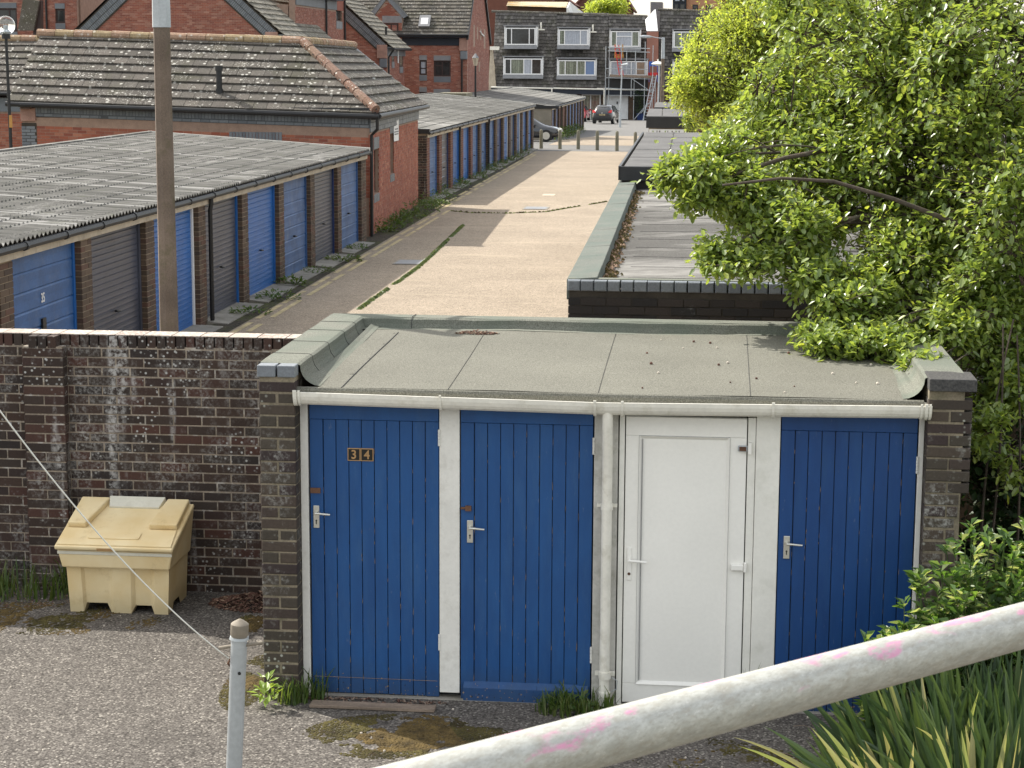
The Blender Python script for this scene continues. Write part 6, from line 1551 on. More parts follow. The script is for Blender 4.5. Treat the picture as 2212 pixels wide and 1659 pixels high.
# ------------------------------------------------------------------ cars
def car(label, P, yaw, body, L=4.1, W=1.76, H=1.56, group=None):
    t = bpy.data.objects.new('parked_car', None); link(t); t.location = P; t.rotation_euler = (0, 0, yaw); t['label'] = label; t['category'] = 'car'; t['group'] = 'parked cars'
    LOC[t.name] = Vector((0, 0, 0))
    # local: x across, y forward (rear at y=0), z up
    st = [  # y, half width belt, z bottom, z belt, half width roof, z top
        (0.0, .62, .42, .82, .60, .86), (.03, .78, .30, .88, .60, .98), (.22, .86, .24, .93, .60, 1.22), (.55, .88, .22, .96, .60, 1.47), (1.0, .88, .2, .96, .61, 1.555),
        (1.7, .88, .2, .94, .62, 1.56), (2.3, .88, .2, .93, .60, 1.50), (2.75, .88, .2, .92, .56, 1.25), (3.1, .87, .2, .92, .60, 1.0), (3.6, .84, .22, .86, .62, .92), (3.95, .74, .26, .74, .58, .80), (4.08, .60, .34, .60, .5, .64)]
    sx, sy, sz = W/1.76, L/4.1, H/1.56
    vs_ = []; fs = []
    for (y, wb, zb, zm, wr_, zt) in st:
        ring = [(-wb*.93, zb), (-wb, zb+.12), (-wb*1.0, (zb+zm)/2), (-wb*.97, zm), (-wr_, zt-.03), (-wr_*.85, zt), (wr_*.85, zt), (wr_, zt-.03), (wb*.97, zm), (wb, (zb+zm)/2), (wb, zb+.12), (wb*.93, zb)]
        vs_ += [(x*sx, y*sy, z*sz) for x, z in ring]
    n = 12
    for i in range(len(st)-1):
        for k in range(n): fs.append((i*n+k, i*n+(k+1) % n, (i+1)*n+(k+1) % n, (i+1)*n+k))
    fs.append(tuple(range(n))[::-1]); fs.append(tuple(range((len(st)-1)*n, len(st)*n)))
    m = MB(); m.add(vs_, fs); bd = m.build('body', body, t, smooth='auto')
    s2 = bd.modifiers.new('smooth', 'SUBSURF'); s2.levels = 1; s2.render_levels = 1
    def panel(name, pts, mat, ex=.012):
        m = MB(); p = [Vector((x*sx, y*sy, z*sz)) for x, y, z in pts]; nn = (p[1]-p[0]).cross(p[2]-p[0]).normalized(); m.prism([q+nn*.004 for q in p], nn*ex); return m.build(name, mat, t)
    gl = M_['dimglass']
    panel('rear_window', [(-.60, .20, 1.02), (.60, .20, 1.02), (.50, .50, 1.40), (-.50, .50, 1.40)], gl, .02)
    panel('windscreen', [(.56, 2.98, 1.03), (-.56, 2.98, 1.03), (-.50, 2.36, 1.44), (.50, 2.36, 1.44)], gl, .02)
    for s in (-1, 1):
        q = [(s*.845, .75, 1.0), (s*.845, 2.75, .98), (s*.64, 2.25, 1.43), (s*.64, .95, 1.46)]
        q = q if s > 0 else q[::-1]; panel('side_window', q, gl, .02)
        m = MB(); m.box(s*.80*sx, s*.87*sx, 1.62*sy, 1.68*sy, .96*sz, 1.46*sz) if False else None
        panel('tail_light', [(s*.50, .0, .92), (s*.80, .02, .90), (s*.82, .16, 1.12), (s*.66, .12, 1.12)] if s > 0 else [(s*.50, .0, .92), (s*.66, .12, 1.12), (s*.82, .16, 1.12), (s*.80, .02, .90)], M_['red'], .05)
        panel('headlight', ([(s*.75, 3.93, .58), (s*.42, 4.07, .56), (s*.42, 4.02, .72), (s*.78, 3.86, .78)]), M_['chrome'], .05 if s > 0 else -.05)
        m = MB(); m.tube([(s*.9*sx, 2.62*sy, 1.0*sz), (s*1.04*sx, 2.60*sy, 1.06*sz)], [.04, .10], 8); m.build('wing_mirror', body, t)
        for y in (.72, 3.28):
            m = MB(); m.tube([(s*.66*sx, y*sy, .33), (s*.895*sx, y*sy, .33)], .33, 20); w_ = m.build('wheel', M_['black'], t, smooth='auto')
            m = MB(); m.tube([(s*.896*sx, y*sy, .33), (s*.905*sx, y*sy, .33)], .21, 14); m.build('hubcap', M_['chrome'], w_)
    m = MB(); m.box(-.26, .26, -.03, .012, .70*sz, .82*sz); np_ = m.build('number_plate', M_['yellow'], t)
    m = MB()
    for k in range(7): m.box(-.21+k*.062, -.175+k*.062, -.034, -.0305, .73*sz, .79*sz)
    m.build('plate_marks', M_['black'], np_)
    m = MB(); m.box(-.80*sx, .80*sx, -.06, .25, .30*sz, .56*sz); m.build('bumper', M_['black'] if body is not M_['car_red'] else body, t, bevel=.05)
    m = MB(); m.tube([(0, -.02, .90*sz), (0, -.045, .90*sz)], .05, 10); m.build('badge', M_['chrome'], t)
    m = MB(); m.tube([(-.25, .56, 1.50*sz), (-.25, .50, 1.53*sz), (.25, .50, 1.53*sz), (.25, .56, 1.50*sz)], .03, 6); m.build('spoiler', M_['black'], t)
    return t
def m_car(name, c): 
    t = NT(name); return t.finish(t.mix(1, c, (1, 1, 1), 'MULTIPLY'), .25, spec=.6, coat=.8)
M_['car_black'] = m_car('black_car_paint', (.012,.014,.018)); M_['car_red'] = m_car('red_car_paint', (.50,.015,.03))
pR = PG(1300, 268)
car('black hatchback parked facing away before the white garage door', (pR.x, pR.y+.2, pR.z), math.radians(-8), M_['car_black'], W=1.80, H=1.60)
pR = PG(1250, 263.5)
car('red car almost hidden behind the end of the farthest garages', (pR.x-.9+.55, pR.y+1, pR.z), math.radians(-4), M_['car_red'], H=1.5)
pR = PG(1165, 306)
car('dark car nosing out between the second and third garage rows', (pR.x-2.9, pR.y+.7, pR.z), math.radians(-90), M_['car_black'], H=1.42)

# ------------------------------------------------------------------ bollards, lamp posts
def bollard(p, label):
    t = MB(); t.lathe(p, [(.088, -.05), (.088, .0), (.085, .5), (.078, .82), (.070, .88), (.045, .915), (0, .925)], 12)
    o = t.build('bollard', M_['bollard'], None, smooth='auto'); return tag(o, label, 'bollard', 'concrete bollards across the lane')
names = ['first concrete bollard from the garage row, in front of the dark car', 'second concrete bollard from the garage row', 'third concrete bollard from the left', 'fourth concrete bollard, in the middle of the lane', 'fifth concrete bollard, left of the dark roof', 'last concrete bollard, half hidden by the corner of the dark panelled roof']
for (px, py), nm in zip([(1169, 321), (1209.5, 322), (1249, 322.5), (1290, 324.5), (1332.5, 326), (1372, 328)], names): bollard(PG(px, py), nm)
def conc_lamp(label, P, H1, H2, rb, rt, arm, armL=1.2, head=True):
    t = thing('lamp_post', label, 'lamp post', P)
    P = Vector(P); m = MB(); n = 8; r0, r1 = rb, rt
    m.tube([P+Vector((0, 0, -.2)), P+Vector((0, 0, H1*.33)), P+Vector((0, 0, H1))], [r0, (r0*.66+r1*.34), r1], n); m.build('column', M_['col_conc'], t)
    m = MB(); m.tube([P+Vector((0, 0, H1-.02)), P+Vector((0, 0, H2-.05)), P+Vector((0, 0, H2))], [r1*1.12, r1*1.0, r1*.9], n); m.build('sleeve', M_['steel'], t)
    A = Vector(arm).normalized()
    m = MB(); m.tube([P+Vector((0, 0, H2-.08)), P+Vector((0, 0, H2-.04))+A*.3, P+Vector((0, 0, H2+.06))+A*armL*.55], [.035, .03, .03], 8); m.build('arm', M_['steel'], t, smooth='auto')
    h = P+Vector((0, 0, H2+.05))+A*armL*.75; m = MB(); s = Vector((-A.y, A.x, 0))
    m.tube([h-A*armL*.28, h-A*armL*.15, h+A*armL*.12, h+A*armL*.26], [.03, .09, .11, .04], 10); hd = m.build('lantern', M_['steel'], t, smooth='auto')
    m = MB(); m.sphere(h-Vector((0, 0, .05)), .09, 10, 6, .5); m.build('lamp_bowl', M_['upvc'], hd, smooth=True)
    return t
conc_lamp('tall brown concrete lamp post standing behind the brick wall', (-4.47, 15.62, 0), 4.43, 5.15, .090, .070, (.1, 1, 0), 1.0)
p = PG(1426, 285)
pq = PY(1434, 126, p.y); pq2 = PY(1435, 81, p.y)
conc_lamp('distant concrete lamp post with a grey metal sleeve and arm, right of the terrace gap', (p.x+.1, p.y, p.z), pq.z-p.z, pq2.z-p.z, .15, .11, (-1, -.1, 0), 1.6)
p = PG(1339, 275); top = PY(1343, 140, p.y)
t = thing('lamp_post', 'slim grey steel lamp post in front of the terraced houses', 'lamp post', p)
m = MB(); m.tube([p, p+Vector((0, 0, 1.1))], .10, 10); m.tube([p+Vector((0, 0, 1.1)), Vector((p.x+.12, p.y, top.z))], [.055, .045], 8); m.build('column', M_['steel'], t, smooth='auto')
m = MB(); m.tube([Vector((p.x+.05, p.y, top.z)), Vector((p.x+.55, p.y-.2, top.z+.05))], [.05, .1], 8); m.build('lantern', M_['steel'], t, smooth='auto')
p = PG(1420, 262); p = Vector((PY(1421, 240, 150).x, 150, gz(150))); top = PY(1424, 138, 150)
t = thing('lamp_post', 'pale street lamp with a saucer head behind the concrete lamp post', 'lamp post', p)
m = MB(); m.tube([p, Vector((p.x+.05, 150, top.z))], [.07, .06], 8); m.build('column', M_['steel'], t)
m = MB(); m.lathe((top.x-.1, 150, top.z), [(.0, -.15), (.25, -.1), (.52, 0), (.3, .14), (.06, .2), (.05, .35), (0, .36)], 14); m.build('lantern', M_['gutter_white'], t, smooth='auto')
p = Vector((PY(1027, 215, 105).x, 105, gz(105))); top = PY(1030, 142, 105)
t = thing('lamp_post', 'black lamp post with a pale square lantern before the large brick house', 'lamp post', p)
m = MB(); m.tube([p, Vector((p.x, 105, top.z))], [.07, .05], 8); m.build('column', M_['black'], t)
m = MB(); m.tube([Vector((p.x, 105, top.z)), Vector((p.x, 105, top.z+.42))], [.10, .19], 6); ln = m.build('lantern', M_['cream_paint'], t); m = MB(); m.tube([Vector((p.x, 105, top.z+.42)), Vector((p.x, 105, top.z+.56)), Vector((p.x, 105, top.z+.66))], [.21, .10, .02], 6); m.build('lantern_cap', M_['lead'], ln)
# globe lamp at the left edge
gb = PY(25, 322, 43.0); gt_ = PY(19, 55, 43.0)
t = thing('lamp_post', 'slim black lamp post with a clear globe at the left edge', 'lamp post', (gb.x, 43, 0))
m = MB(); m.tube([(gb.x, 43, 0), (gb.x-.03, 43, gt_.z-.24)], [.045, .035], 8); m.tube([(gb.x-.03, 43, gt_.z-.3), (gb.x-.03, 43, gt_.z-.2)], .10, 10); m.build('column', M_['black'], t)
gm = bpy.data.materials.new('clear_globe'); gm.use_nodes = True; b = gm.node_tree.nodes['Principled BSDF']; b.inputs['Transmission Weight'].default_value = 1; b.inputs['Roughness'].default_value = .02; b.inputs['IOR'].default_value = 1.12; b.inputs['Base Color'].default_value = (.9, .93, .93, 1); b.inputs['Coat Weight'].default_value = 1
m = MB(); m.sphere((gb.x-.03, 43, gt_.z), .215, 24, 16); m.build('globe', gm, t, smooth=True)
m = MB(); m.lathe((gb.x-.03, 43, gt_.z-.14), [(.09, -.05), (.11, 0), (.05, .06), (.05, .14), (0, .15)], 10); m.build('lamp_holder', M_['steel'], t)
m = MB(); q = PY(24, 262, 43); m.tube([(gb.x+.02, 42.96, q.z-.14), (gb.x+.02, 42.96, q.z+.14)], .04, 6); m.build('yellow_tag', M_['orange'], t)
# potted plant in the far porch
p = Vector((TP(1383, 262, -.6).x, TY-.8, TG))
t = thing('potted_plant', 'tall climbing plant in a blue pot by the far porch', 'potted plant', p)
m = MB(); m.lathe(p, [(.28, 0), (.36, .6), (.40, .65), (.36, .66), (.3, .55), (0, .54)], 14); m.build('pot', M_['gnavy'], t)
mb = MB()
for k in range(420):
    a = random.random()*6.28; h = .7+2.3*random.random(); r_ = .75*random.random()**.6
    q = p+Vector((r_*math.cos(a), r_*math.sin(a)*.4, h)); s = random.uniform(.05, .10); d = Vector((random.uniform(-1, 1), random.uniform(-1, 0), random.uniform(-1, 1))).normalized(); e = d.orthogonal().normalized()
    mb.add([q-e*s, q+d.cross(e)*s*.6, q+e*s, q-d.cross(e)*s*.6], [(0, 1, 2, 3)])
mb.build('foliage', M_['ivy'], t)
# ------------------------------------------------------------------ grit bin
def grit_bin(x0, yf):
    t = thing('grit_bin', 'sun-faded yellow grit bin with a sloping lid standing against the brick wall', 'grit bin', (x0+.42, yf+.25, 0))
    # lower tub: fluted front, notched feet
    m = MB(); w0, w1 = .80, .86; h0 = .37; D = .52
    prof = []   # front outline along x with flutes
    xs = [0, .10, .12, .22, .24, .36, .38, .50, .52, .64, .66, .80]
    ys = [0, 0, .03, .03, .03, .03, 0, 0, 0, .03, .03, 0]
    def flute(u):   # recess 0/1
        for a, b in ((.115, .365), (.50, .66)):
            if a < u < b: return .022
        return 0
    us = [0, .11, .13, .30, .33, .36, .48, .50, .53, .66, .69, .80]
    rec = [0, 0, .022, .022, .022, 0, 0, .0, .022, .022, 0, 0]
    feet = [0, 0, .075, .075, 0, 0, 0, 0, .065, .065, 0, 0]
    feet = [.0, .0, .07, .07, .0, .0, .0, .0, .06, .06, .0, .0]
    for i in range(len(us)-1):
        a, b = us[i], us[i+1]; fa, fb = feet[i], feet[i+1]
        def X(u, z): return x0+.38+(u*.95-.38)*(1+.05*z/h0)
        zt = h0
        m.quad((X(a, 0), yf+rec[i], fa), (X(b, 0), yf+rec[i+1], fb), (X(b, zt), yf-.01+rec[i+1], zt), (X(a, zt), yf-.01+rec[i], zt))
        m.quad((X(a, 0), yf+rec[i], fa), (X(a, 0), yf+.10, fa), (X(b, 0), yf+.10, fb), (X(b, 0), yf+rec[i+1], fb))
    for s, u in ((0, 0), (1, .80)):
        X0_ = x0+.38+(u*.95-.38); X1_ = x0+.38+(u*.95-.38)*1.05
        q = [(X0_, yf, 0), (X0_, yf+.12, 0), (X0_, yf+.16, .06), (X0_, yf+.30, .06), (X0_, yf+.34, 0), (X0_, yf+D, 0), (X1_, yf+D, h0), (X1_, yf-.01, h0)]
        m.poly(q if s else q[::-1])
    m.quad((x0, yf+D, 0), (x0+.76, yf+D, 0), (x0+.76, yf+D, h0), (x0, yf+D, h0))
    m.box(x0+.05, x0+.71, yf+.1, yf+D-.04, .08, .3)
    m.build('tub', M_['bin'], t)
    # collar and body that leans back
    xa, xb = x0-.065, x0+.825
    def side(xx, s):
        return [(xx, yf-.06, .40), (xx, yf+D+.04, .40), (xx, yf+D+.05, .83), (xx, yf-.07, .485)]
    m = MB(); m.add([(xa+.03, yf-.06, .362), (xb-.03, yf-.06, .362), (xb-.03, yf+D+.02, .362), (xa+.03, yf+D+.02, .362), (xa, yf-.075, .50), (xb, yf-.075, .50), (xb, yf+D+.04, .70), (xa, yf+D+.04, .70)],
                    [(0, 3, 2, 1), (0, 1, 5, 4), (1, 2, 6, 5), (2, 3, 7, 6), (3, 0, 4, 7)]); m.build('collar', M_['bin'], t, bevel=.012)
    m = MB(); m.obox((xa+.002, yf-.079, .47), (xb-xa-.004, 0, 0), (0, .01, 0), (0, 0, .025)); m.build('collar_lip', M_['bin_white'], t, bevel=.004)
    # lid: a sloping slab with two raised side panels and a recessed bleached middle
    sl = Vector((0, D+.12, .205)); sn = Vector((0, -sl.z, sl.y)).normalized(); sv = sl.normalized(); SL_ = sl.length
    P0 = Vector((xa-.012, yf-.10, .505)); W_ = xb-xa+.024
    m = MB(); m.obox(P0, (W_, 0, 0), sl, sn*.035); lid = m.build('lid', M_['bin'], t, bevel=.012)
    m = MB(); m.prism([P0+sn*.034+Vector((.015, 0, 0))+sv*.02, P0+sn*.034+Vector((W_-.015, 0, 0))+sv*.02, P0+sn*.034+Vector((W_-.03, 0, 0))+sv*.26, P0+sn*.034+Vector((.03, 0, 0))+sv*.26], sn*.012); m.build('lid_front_panel', M_['bin'], lid, bevel=.008)
    for s in (0, 1):
        a = .03 if not s else W_-.03; b = .17 if not s else W_-.20; c = .255 if not s else W_-.25
        q = [P0+sn*.034+Vector((a, 0, 0))+sv*.27, P0+sn*.034+Vector((b if not s else c, 0, 0))+sv*.27, P0+sn*.034+Vector((c if not s else b, 0, 0))+sv*(SL_-.015), P0+sn*.034+Vector((a, 0, 0))+sv*(SL_-.015)]
        if s: q = q[::-1]
        ex_ = sn*.05
        m = MB(); m.prism(q, ex_); m.build('lid_side_panel', M_['bin'], lid, bevel=.01)
    m = MB(); q = [P0+sn*.05+Vector((.265, 0, 0))+sv*(SL_-.10), P0+sn*.05+Vector((W_-.255, 0, 0))+sv*(SL_-.10), P0+sn*.09+Vector((W_-.22, 0, 0))+sv*(SL_-.005), P0+sn*.09+Vector((.25, 0, 0))+sv*(SL_-.005)]
    m.prism(q, -sn*.05); m.build('bleached_strip', M_['bin_white'], lid, bevel=.004)
    # embossed rounded label panel and hand slot
    c = P0+sn*.0465+Vector((W_*.47, 0, 0))+sv*.15; pts = []
    for i in range(24):
        a = 2*math.pi*i/24; pts.append(c+Vector((.20*max(-1, min(1, 1.35*math.cos(a))), 0, 0))+sv*(.05*max(-1, min(1, 1.35*math.sin(a)))))
    m = MB(); m.prism(pts, sn*.008); m.build('embossed_panel', M_['bin'], lid, bevel=.003)
    m = MB(); m.obox(P0+Vector((.33, -.004, .004)), (.13, 0, 0), (0, .003, 0), sn*.022); m.build('hand_slot', M_['gold'], lid)
    return t
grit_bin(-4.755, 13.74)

# ------------------------------------------------------------------ capped tube post with a bar, and the cord tied to it
PP = 5.3
a, b = PY(518, 1345, PP), PY(500, 1800, PP)
dirn = (a-b).normalized(); b = b-dirn*(b.z+.05)/dirn.z if b.z > 0 else b
post = thing('metal_post', 'galvanised tube post with a brown domed cap and a cross bar in the forecourt', 'post', (b.x, b.y, 0))
m = MB(); m.tube([b, a-dirn*.015], .0235, 24); m.build('tube', M_['steel'], post, smooth='auto')
m = MB(); m.tube([a-dirn*.042, a-dirn*.036, a-dirn*.004, a, a+dirn*.010, a+dirn*.0125], [.0235, .0262, .0262, .022, .006, .001], 24); m.build('cap', M_['greybrown'], post, smooth='auto')
m = MB(); m.tube([a-dirn*.050, a-dirn*.042], [.0285, .027], 24); m.build('cap_ring', M_['steel'], post, smooth='auto')
l_, r_ = PY(473, 1400, PP-.0), PY(568, 1388, PP-.0)
m = MB(); m.tube([l_, PY(500, 1396, PP)], .0055, 10); m.tube([PY(534, 1393, PP), r_], .0055, 10); m.tube([PY(500, 1396, PP), PY(534, 1393, PP)], .0055, 10); m.build('cross_bar', M_['greybrown'], post, smooth='auto')
h = PY(517, 1455, PP-.024); m = MB(); m.tube([h+Vector((0, .0016, 0)), h+Vector((0, -.0005, 0))], .005, 10); m.build('bolt_hole', M_['black'], post)
k = PY(496, 1424, PP)
cd = thing('cord', 'thin white cord stretched from the tube post up to the left', 'cord', k)
pts = []
e = PY(-60, 805, 4.4)
for i in range(25):
    s = i/24; q = k.lerp(e, s); q.z -= .14*4*s*(1-s)*.42; pts.append(q)
m = MB(); m.tube(pts, .0019, 6); m.build('strand', M_['cord'], cd, smooth=True)
m = MB(); m.tube([k+Vector((.004, -.0, .004)), k+Vector((-.004, -.004, -.012)), k+Vector((.004, 0, -.026))], [.003, .004, .002], 6); m.build('knot', M_['rust'], cd)

# ------------------------------------------------------------------ handrail across the foreground
RD = .0483
hr0 = PT(2212, 1350.5, RD*PXF/97.5); hr1 = PT(1481, 1546.5, RD*PXF/115.0)
d = (hr1-hr0)
rail = thing('handrail', 'galvanised tubular handrail spotted with pink paint, crossing the foreground', 'handrail', hr1+d*2)
m = MB(); 
P0_, P1_ = hr0-d*2.2, hr1+d*2.4
m.tube([P0_+(P1_-P0_)*i/40 for i in range(41)], RD/2, 48); m.build('tube', M_['rail'], rail, smooth='auto')
for s in (-1.6, 3.0):
    q = hr0+d*s; m = MB(); m.tube([q+Vector((0, 0, -.03)), q+Vector((0, 0, -1.2))], RD/2*.9, 20); m.build('upright', M_['rail'], rail, smooth='auto')

# ------------------------------------------------------------------ board on the ground, pebbles, litter
bd = [PG(665, 1512), PG(940, 1538)]
m = MB(); a, b = PG(668, 1530), PG(938, 1541); u_ = (b-a).normalized(); s_ = Vector((-u_.y, u_.x, 0))
m.obox(a+Vector((0, 0, .004)), b-a, s_*.10, Vector((0, 0, .020))); o = m.build('plank', M_['wood'], None, bevel=.003); tag(o, 'weathered grey plank lying on the ground before the door numbered 34', 'plank')
leaf_pile('leaf_litter', (-3.35, 14.12), .42, .26, 2600, [M_['leafdry'], M_['leafdry'], M_['leafdry2']], lambda x, y: 0, (.010, .026), .10, 'drift of dark dead leaves in the corner between the grit bin and the store', 'leaf litter')
leaf_pile('leaf_litter', (-2.1, 11.95), .5, .05, 260, [M_['leafdry'], M_['leafdry2'], M_['wood']], lambda x, y: 0, (.008, .02), .02, 'scattered dead leaves and twigs along the threshold of the door numbered 34', 'leaf litter')
leaf_pile('leaf_litter', (-5.6, 14.0), .9, .3, 500, [M_['leafdry'], M_['leafdry2']], lambda x, y: 0, (.006, .016), .02, 'thin scatter of dead leaves in the grass left of the grit bin', 'leaf litter')
# moss cushions: many small domes grown over the tarmac
def moss(name, label, cx, cy, rx, ry, n, rmin=.008, rmax=.03, mats=('moss', 'moss_r'), seed=1, dens=None, thr=.48):
    r = random.Random(seed); mb = MB(); k = 0; tries = 0
    while k < n and tries < n*30:
        tries += 1
        a = r.random()*6.283; q = r.random()**.5; x = cx+rx*q*math.cos(a); y = cy+ry*q*math.sin(a)
        nv = noise.noise((x*3.3, y*3.3, seed*7.1))*.5+.5+.25*noise.noise((x*13, y*13, seed))
        if nv < thr-.12*(1-q): continue
        s = r.uniform(rmin, rmax)*(1.15-q*.6); hh = s*r.uniform(.25, .55); mb.mi = 0 if noise.noise((x*2, y*2, 3+seed)) > -.1 else len(mats)-1
        c = (x, y, -.002); nseg = 6; base = len(mb.v)
        vs_ = []; ph = r.random()*6
        for j in range(nseg): t_ = ph+2*math.pi*j/nseg; vs_.append((x+s*math.cos(t_)*r.uniform(.75, 1.2), y+s*math.sin(t_)*r.uniform(.75, 1.2), -.002))
        for j in range(nseg): t_ = ph+2*math.pi*(j+.5)/nseg; vs_.append((x+s*.6*math.cos(t_), y+s*.6*math.sin(t_), hh*r.uniform(.6, .9)))
        vs_.append((x, y, hh))
        fs = []
        for j in range(nseg):
            a_, b_ = j, (j+1) % nseg; c_, d_ = nseg+j, nseg+(j+1) % nseg
            fs += [(a_, b_, c_), (b_, d_, c_), (c_, d_, 2*nseg)]
        mb.add(vs_, fs); k += 1
    o = mb.build(name, [M_[q] for q in mats] if len(mats) > 1 else M_[mats[0]]); o['kind'] = 'stuff'; tag(o, label, 'moss'); return o
c = PG(880, 1592); moss('moss', 'brown and gold moss patch on the tarmac before the doors', c.x, c.y, .66, .42, 7500, seed=2, mats=('moss', 'moss_r'), thr=.40, rmin=.006, rmax=.02)
c = PG(545, 1470); moss('moss', 'brown moss along the left foot of the store pier', c.x, c.y, .17, .62, 2600, seed=3, mats=('moss', 'moss_r'), thr=.42, rmin=.006, rmax=.02)
c = PG(545, 1345); moss('moss', 'moss by the leaf drift beside the store', c.x+.02, c.y, .16, .25, 900, seed=4, thr=.42, rmax=.02)
c = PG(80, 1335); moss('moss', 'rusty moss scattered on the tarmac left of the grit bin', c.x, c.y, .95, .42, 2600, seed=5, thr=.50, rmax=.022, mats=('moss_r', 'moss'))
c = PG(1750, 1640); moss('moss', 'dark moss specks on the tarmac below the handrail', c.x-.5, c.y, .8, .3, 600, seed=6, thr=.52, rmax=.018)
# moss lines in the lane joint
def mossline(label, pts, w=.07, n=900, seed=1, mats=('moss_g', 'grass')):
    r = random.Random(seed); mb = MB(); P_ = [PG(*p) for p in pts]; segs = [(P_[i+1]-P_[i]).length for i in range(len(P_)-1)]; tot = sum(segs)
    for k in range(n):
        s = r.random()*tot; i = 0
        while s > segs[i]: s -= segs[i]; i += 1
        q = P_[i].lerp(P_[i+1], s/segs[i]); q = q+Vector((r.gauss(0, w*.5), r.uniform(-.05, .05), 0)); sz = r.uniform(.02, .06)
        if noise.noise((q.x, q.y*.9, seed)) < -.35: continue
        h = r.uniform(.01, .05); a = r.random()*6
        mb.mi = r.randrange(2)
        for j in range(3):
            t_ = a+j*2.1; mb.add([q+Vector((math.cos(t_)*sz, math.sin(t_)*sz, 0)), q+Vector((math.cos(t_+1.2)*sz, math.sin(t_+1.2)*sz, 0)), q+Vector((0, 0, h))], [(0, 1, 2)])
    o = mb.build('moss_line', [M_[q] for q in mats]); o['kind'] = 'stuff'; return tag(o, label, 'moss')
mossline('green moss line between the shaded strip and the sunlit lane', [(776, 668), (800, 650), (850, 616), (900, 580), (931, 553), (960, 525), (1000, 487)], .022, 2600, 1)
mossline('mossy joint running across the lane', [(975, 456), (1020, 460), (1100, 461), (1180, 458), (1225, 450), (1310, 436)], .016, 380, 2, ('moss_g', 'moss'))
mossline('moss growing in the gutter of the bleached felt roof', [(0, 0), (1, 1)], .01, 0) if False else None
mb = MB(); r = random.Random(9)
for k in range(1500):
    y = RGY+.35+r.random()**1.5*12.5; x = rgx(y)+.27+abs(r.gauss(0, .05))+.02*math.sin(y*5); z = 2.165+r.random()*.03
    if noise.noise((0, y*1.3, 3)) < -.32: continue
    s = r.uniform(.012, .035); a = r.random()*6; mb.mi = r.randrange(3)
    mb.add([(x+math.cos(a)*s, y+math.sin(a)*s, z), (x+math.cos(a+2)*s, y+math.sin(a+2)*s, z), (x+math.cos(a+4)*s, y+math.sin(a+4)*s, z), (x, y, z+s*.8)], [(0, 1, 3), (1, 2, 3), (2, 0, 3)])
o = mb.build('roof_moss', [M_['moss'], M_['moss_r'], M_['leafdry2']]); o['kind'] = 'stuff'; tag(o, 'moss and leaf mould along the left edge of the bleached felt roof', 'moss')

# ------------------------------------------------------------------ grass tufts and weeds
def tuft(name, label, c, r0, n, hmin, hmax, mat, seed=1, wid=.006, lean=.5, cat='grass', kind=None, zf=None):
    r = random.Random(seed); mb = MB()
    for k in range(n):
        a = r.random()*6.283; q = r.random()**.5*r0; x, y = c[0]+q*math.cos(a), c[1]+q*math.sin(a)*(.6); z = zf(x, y) if zf else gz(y)
        h = r.uniform(hmin, hmax); b = r.random()*6.283; L = h*lean*r.uniform(.2, 1.3); d = Vector((math.cos(b), math.sin(b), 0)); s = Vector((-d.y, d.x, 0))*wid*r.uniform(.6, 1.3)
        p = Vector((x, y, z)); p1 = p+d*L*.35+Vector((0, 0, h*.6)); p2 = p+d*L+Vector((0, 0, h*r.uniform(.75, 1)))
        mb.add([p-s, p+s, p1+s*.8, p1-s*.8, p2], [(0, 1, 2, 3), (3, 2, 4)])
    o = mb.build(name, mat); tag(o, label, cat); 
    if kind: o['kind'] = kind
    return o
def leafy(name, label, c, r0, h, n, mat, seed=1, ls=.03, cat='weed', kind=None, squash=.7):
    r = random.Random(seed); mb = MB()
    for k in range(n):
        a = r.random()*6.283; q = r.random()**.5; zz = h*(1-q*q*.6)*r.random()**.6
        p = Vector((c[0]+r0*q*math.cos(a), c[1]+r0*squash*q*math.sin(a), gz(c[1])+zz)); leaf(mb, p, Vector((math.cos(a)*.8, math.sin(a)*.8, r.uniform(-.2, .8))), ls*r.uniform(.6, 1.3), r)
    o = mb.build(name, mat); tag(o, label, cat)
    if kind: o['kind'] = kind
    return o
def leaf(mb, p, d, s, r, wr=.42, fold=.12, droop=.2, oval=False):
    d = Vector(d)+Vector((r.uniform(-.5, .5), r.uniform(-.5, .5), r.uniform(-.4, .4)))
    d.normalize(); e = d.cross(Vector((r.uniform(-.4, .4), r.uniform(-.4, .4), 1))); e = e.normalized() if e.length > 1e-4 else Vector((1, 0, 0)); n = e.cross(d)
    tip = p+d*s*2-Vector((0, 0, droop*s)); mid = p+d*s
    if oval:
        m2 = p+d*s*1.55-Vector((0, 0, droop*s*.6)); w2 = wr*.85; m1 = p+d*s*.6; mb.add([p, m1+e*s*wr+n*s*fold, m2+e*s*w2+n*s*fold*.6, tip, m2-e*s*w2+n*s*fold*.6, m1-e*s*wr+n*s*fold], [(0, 1, 2, 3), (0, 3, 4, 5)])
    else: mb.add([p, mid+e*s*wr*1.1+n*s*fold, tip, mid-e*s*wr*1.1+n*s*fold], [(0, 1, 2), (0, 2, 3)])
tuft('grass_tuft', 'grass tuft against the wall left of the grit bin', (-5.35, 14.2), .5, 260, .08, .34, M_['grass'], 3)
tuft('grass_tuft', 'grass tuft between the wall buttress and the grit bin', (-4.87, 14.28), .16, 140, .1, .40, M_['grass'], 4)
tuft('grass_tuft', 'low grass patch at the left edge below the brick wall', (-5.75, 14.15), .35, 200, .05, .2, M_['grass'], 5)
tuft('grass_tuft', 'grass tuft at the foot of the left brick pier', (-2.63, 11.86), .10, 80, .05, .22, M_['grass'], 6)
tuft('grass_tuft', 'thin grass blades beside the door numbered 34', (-2.50, 11.95), .09, 46, .06, .26, M_['grass'], 7)
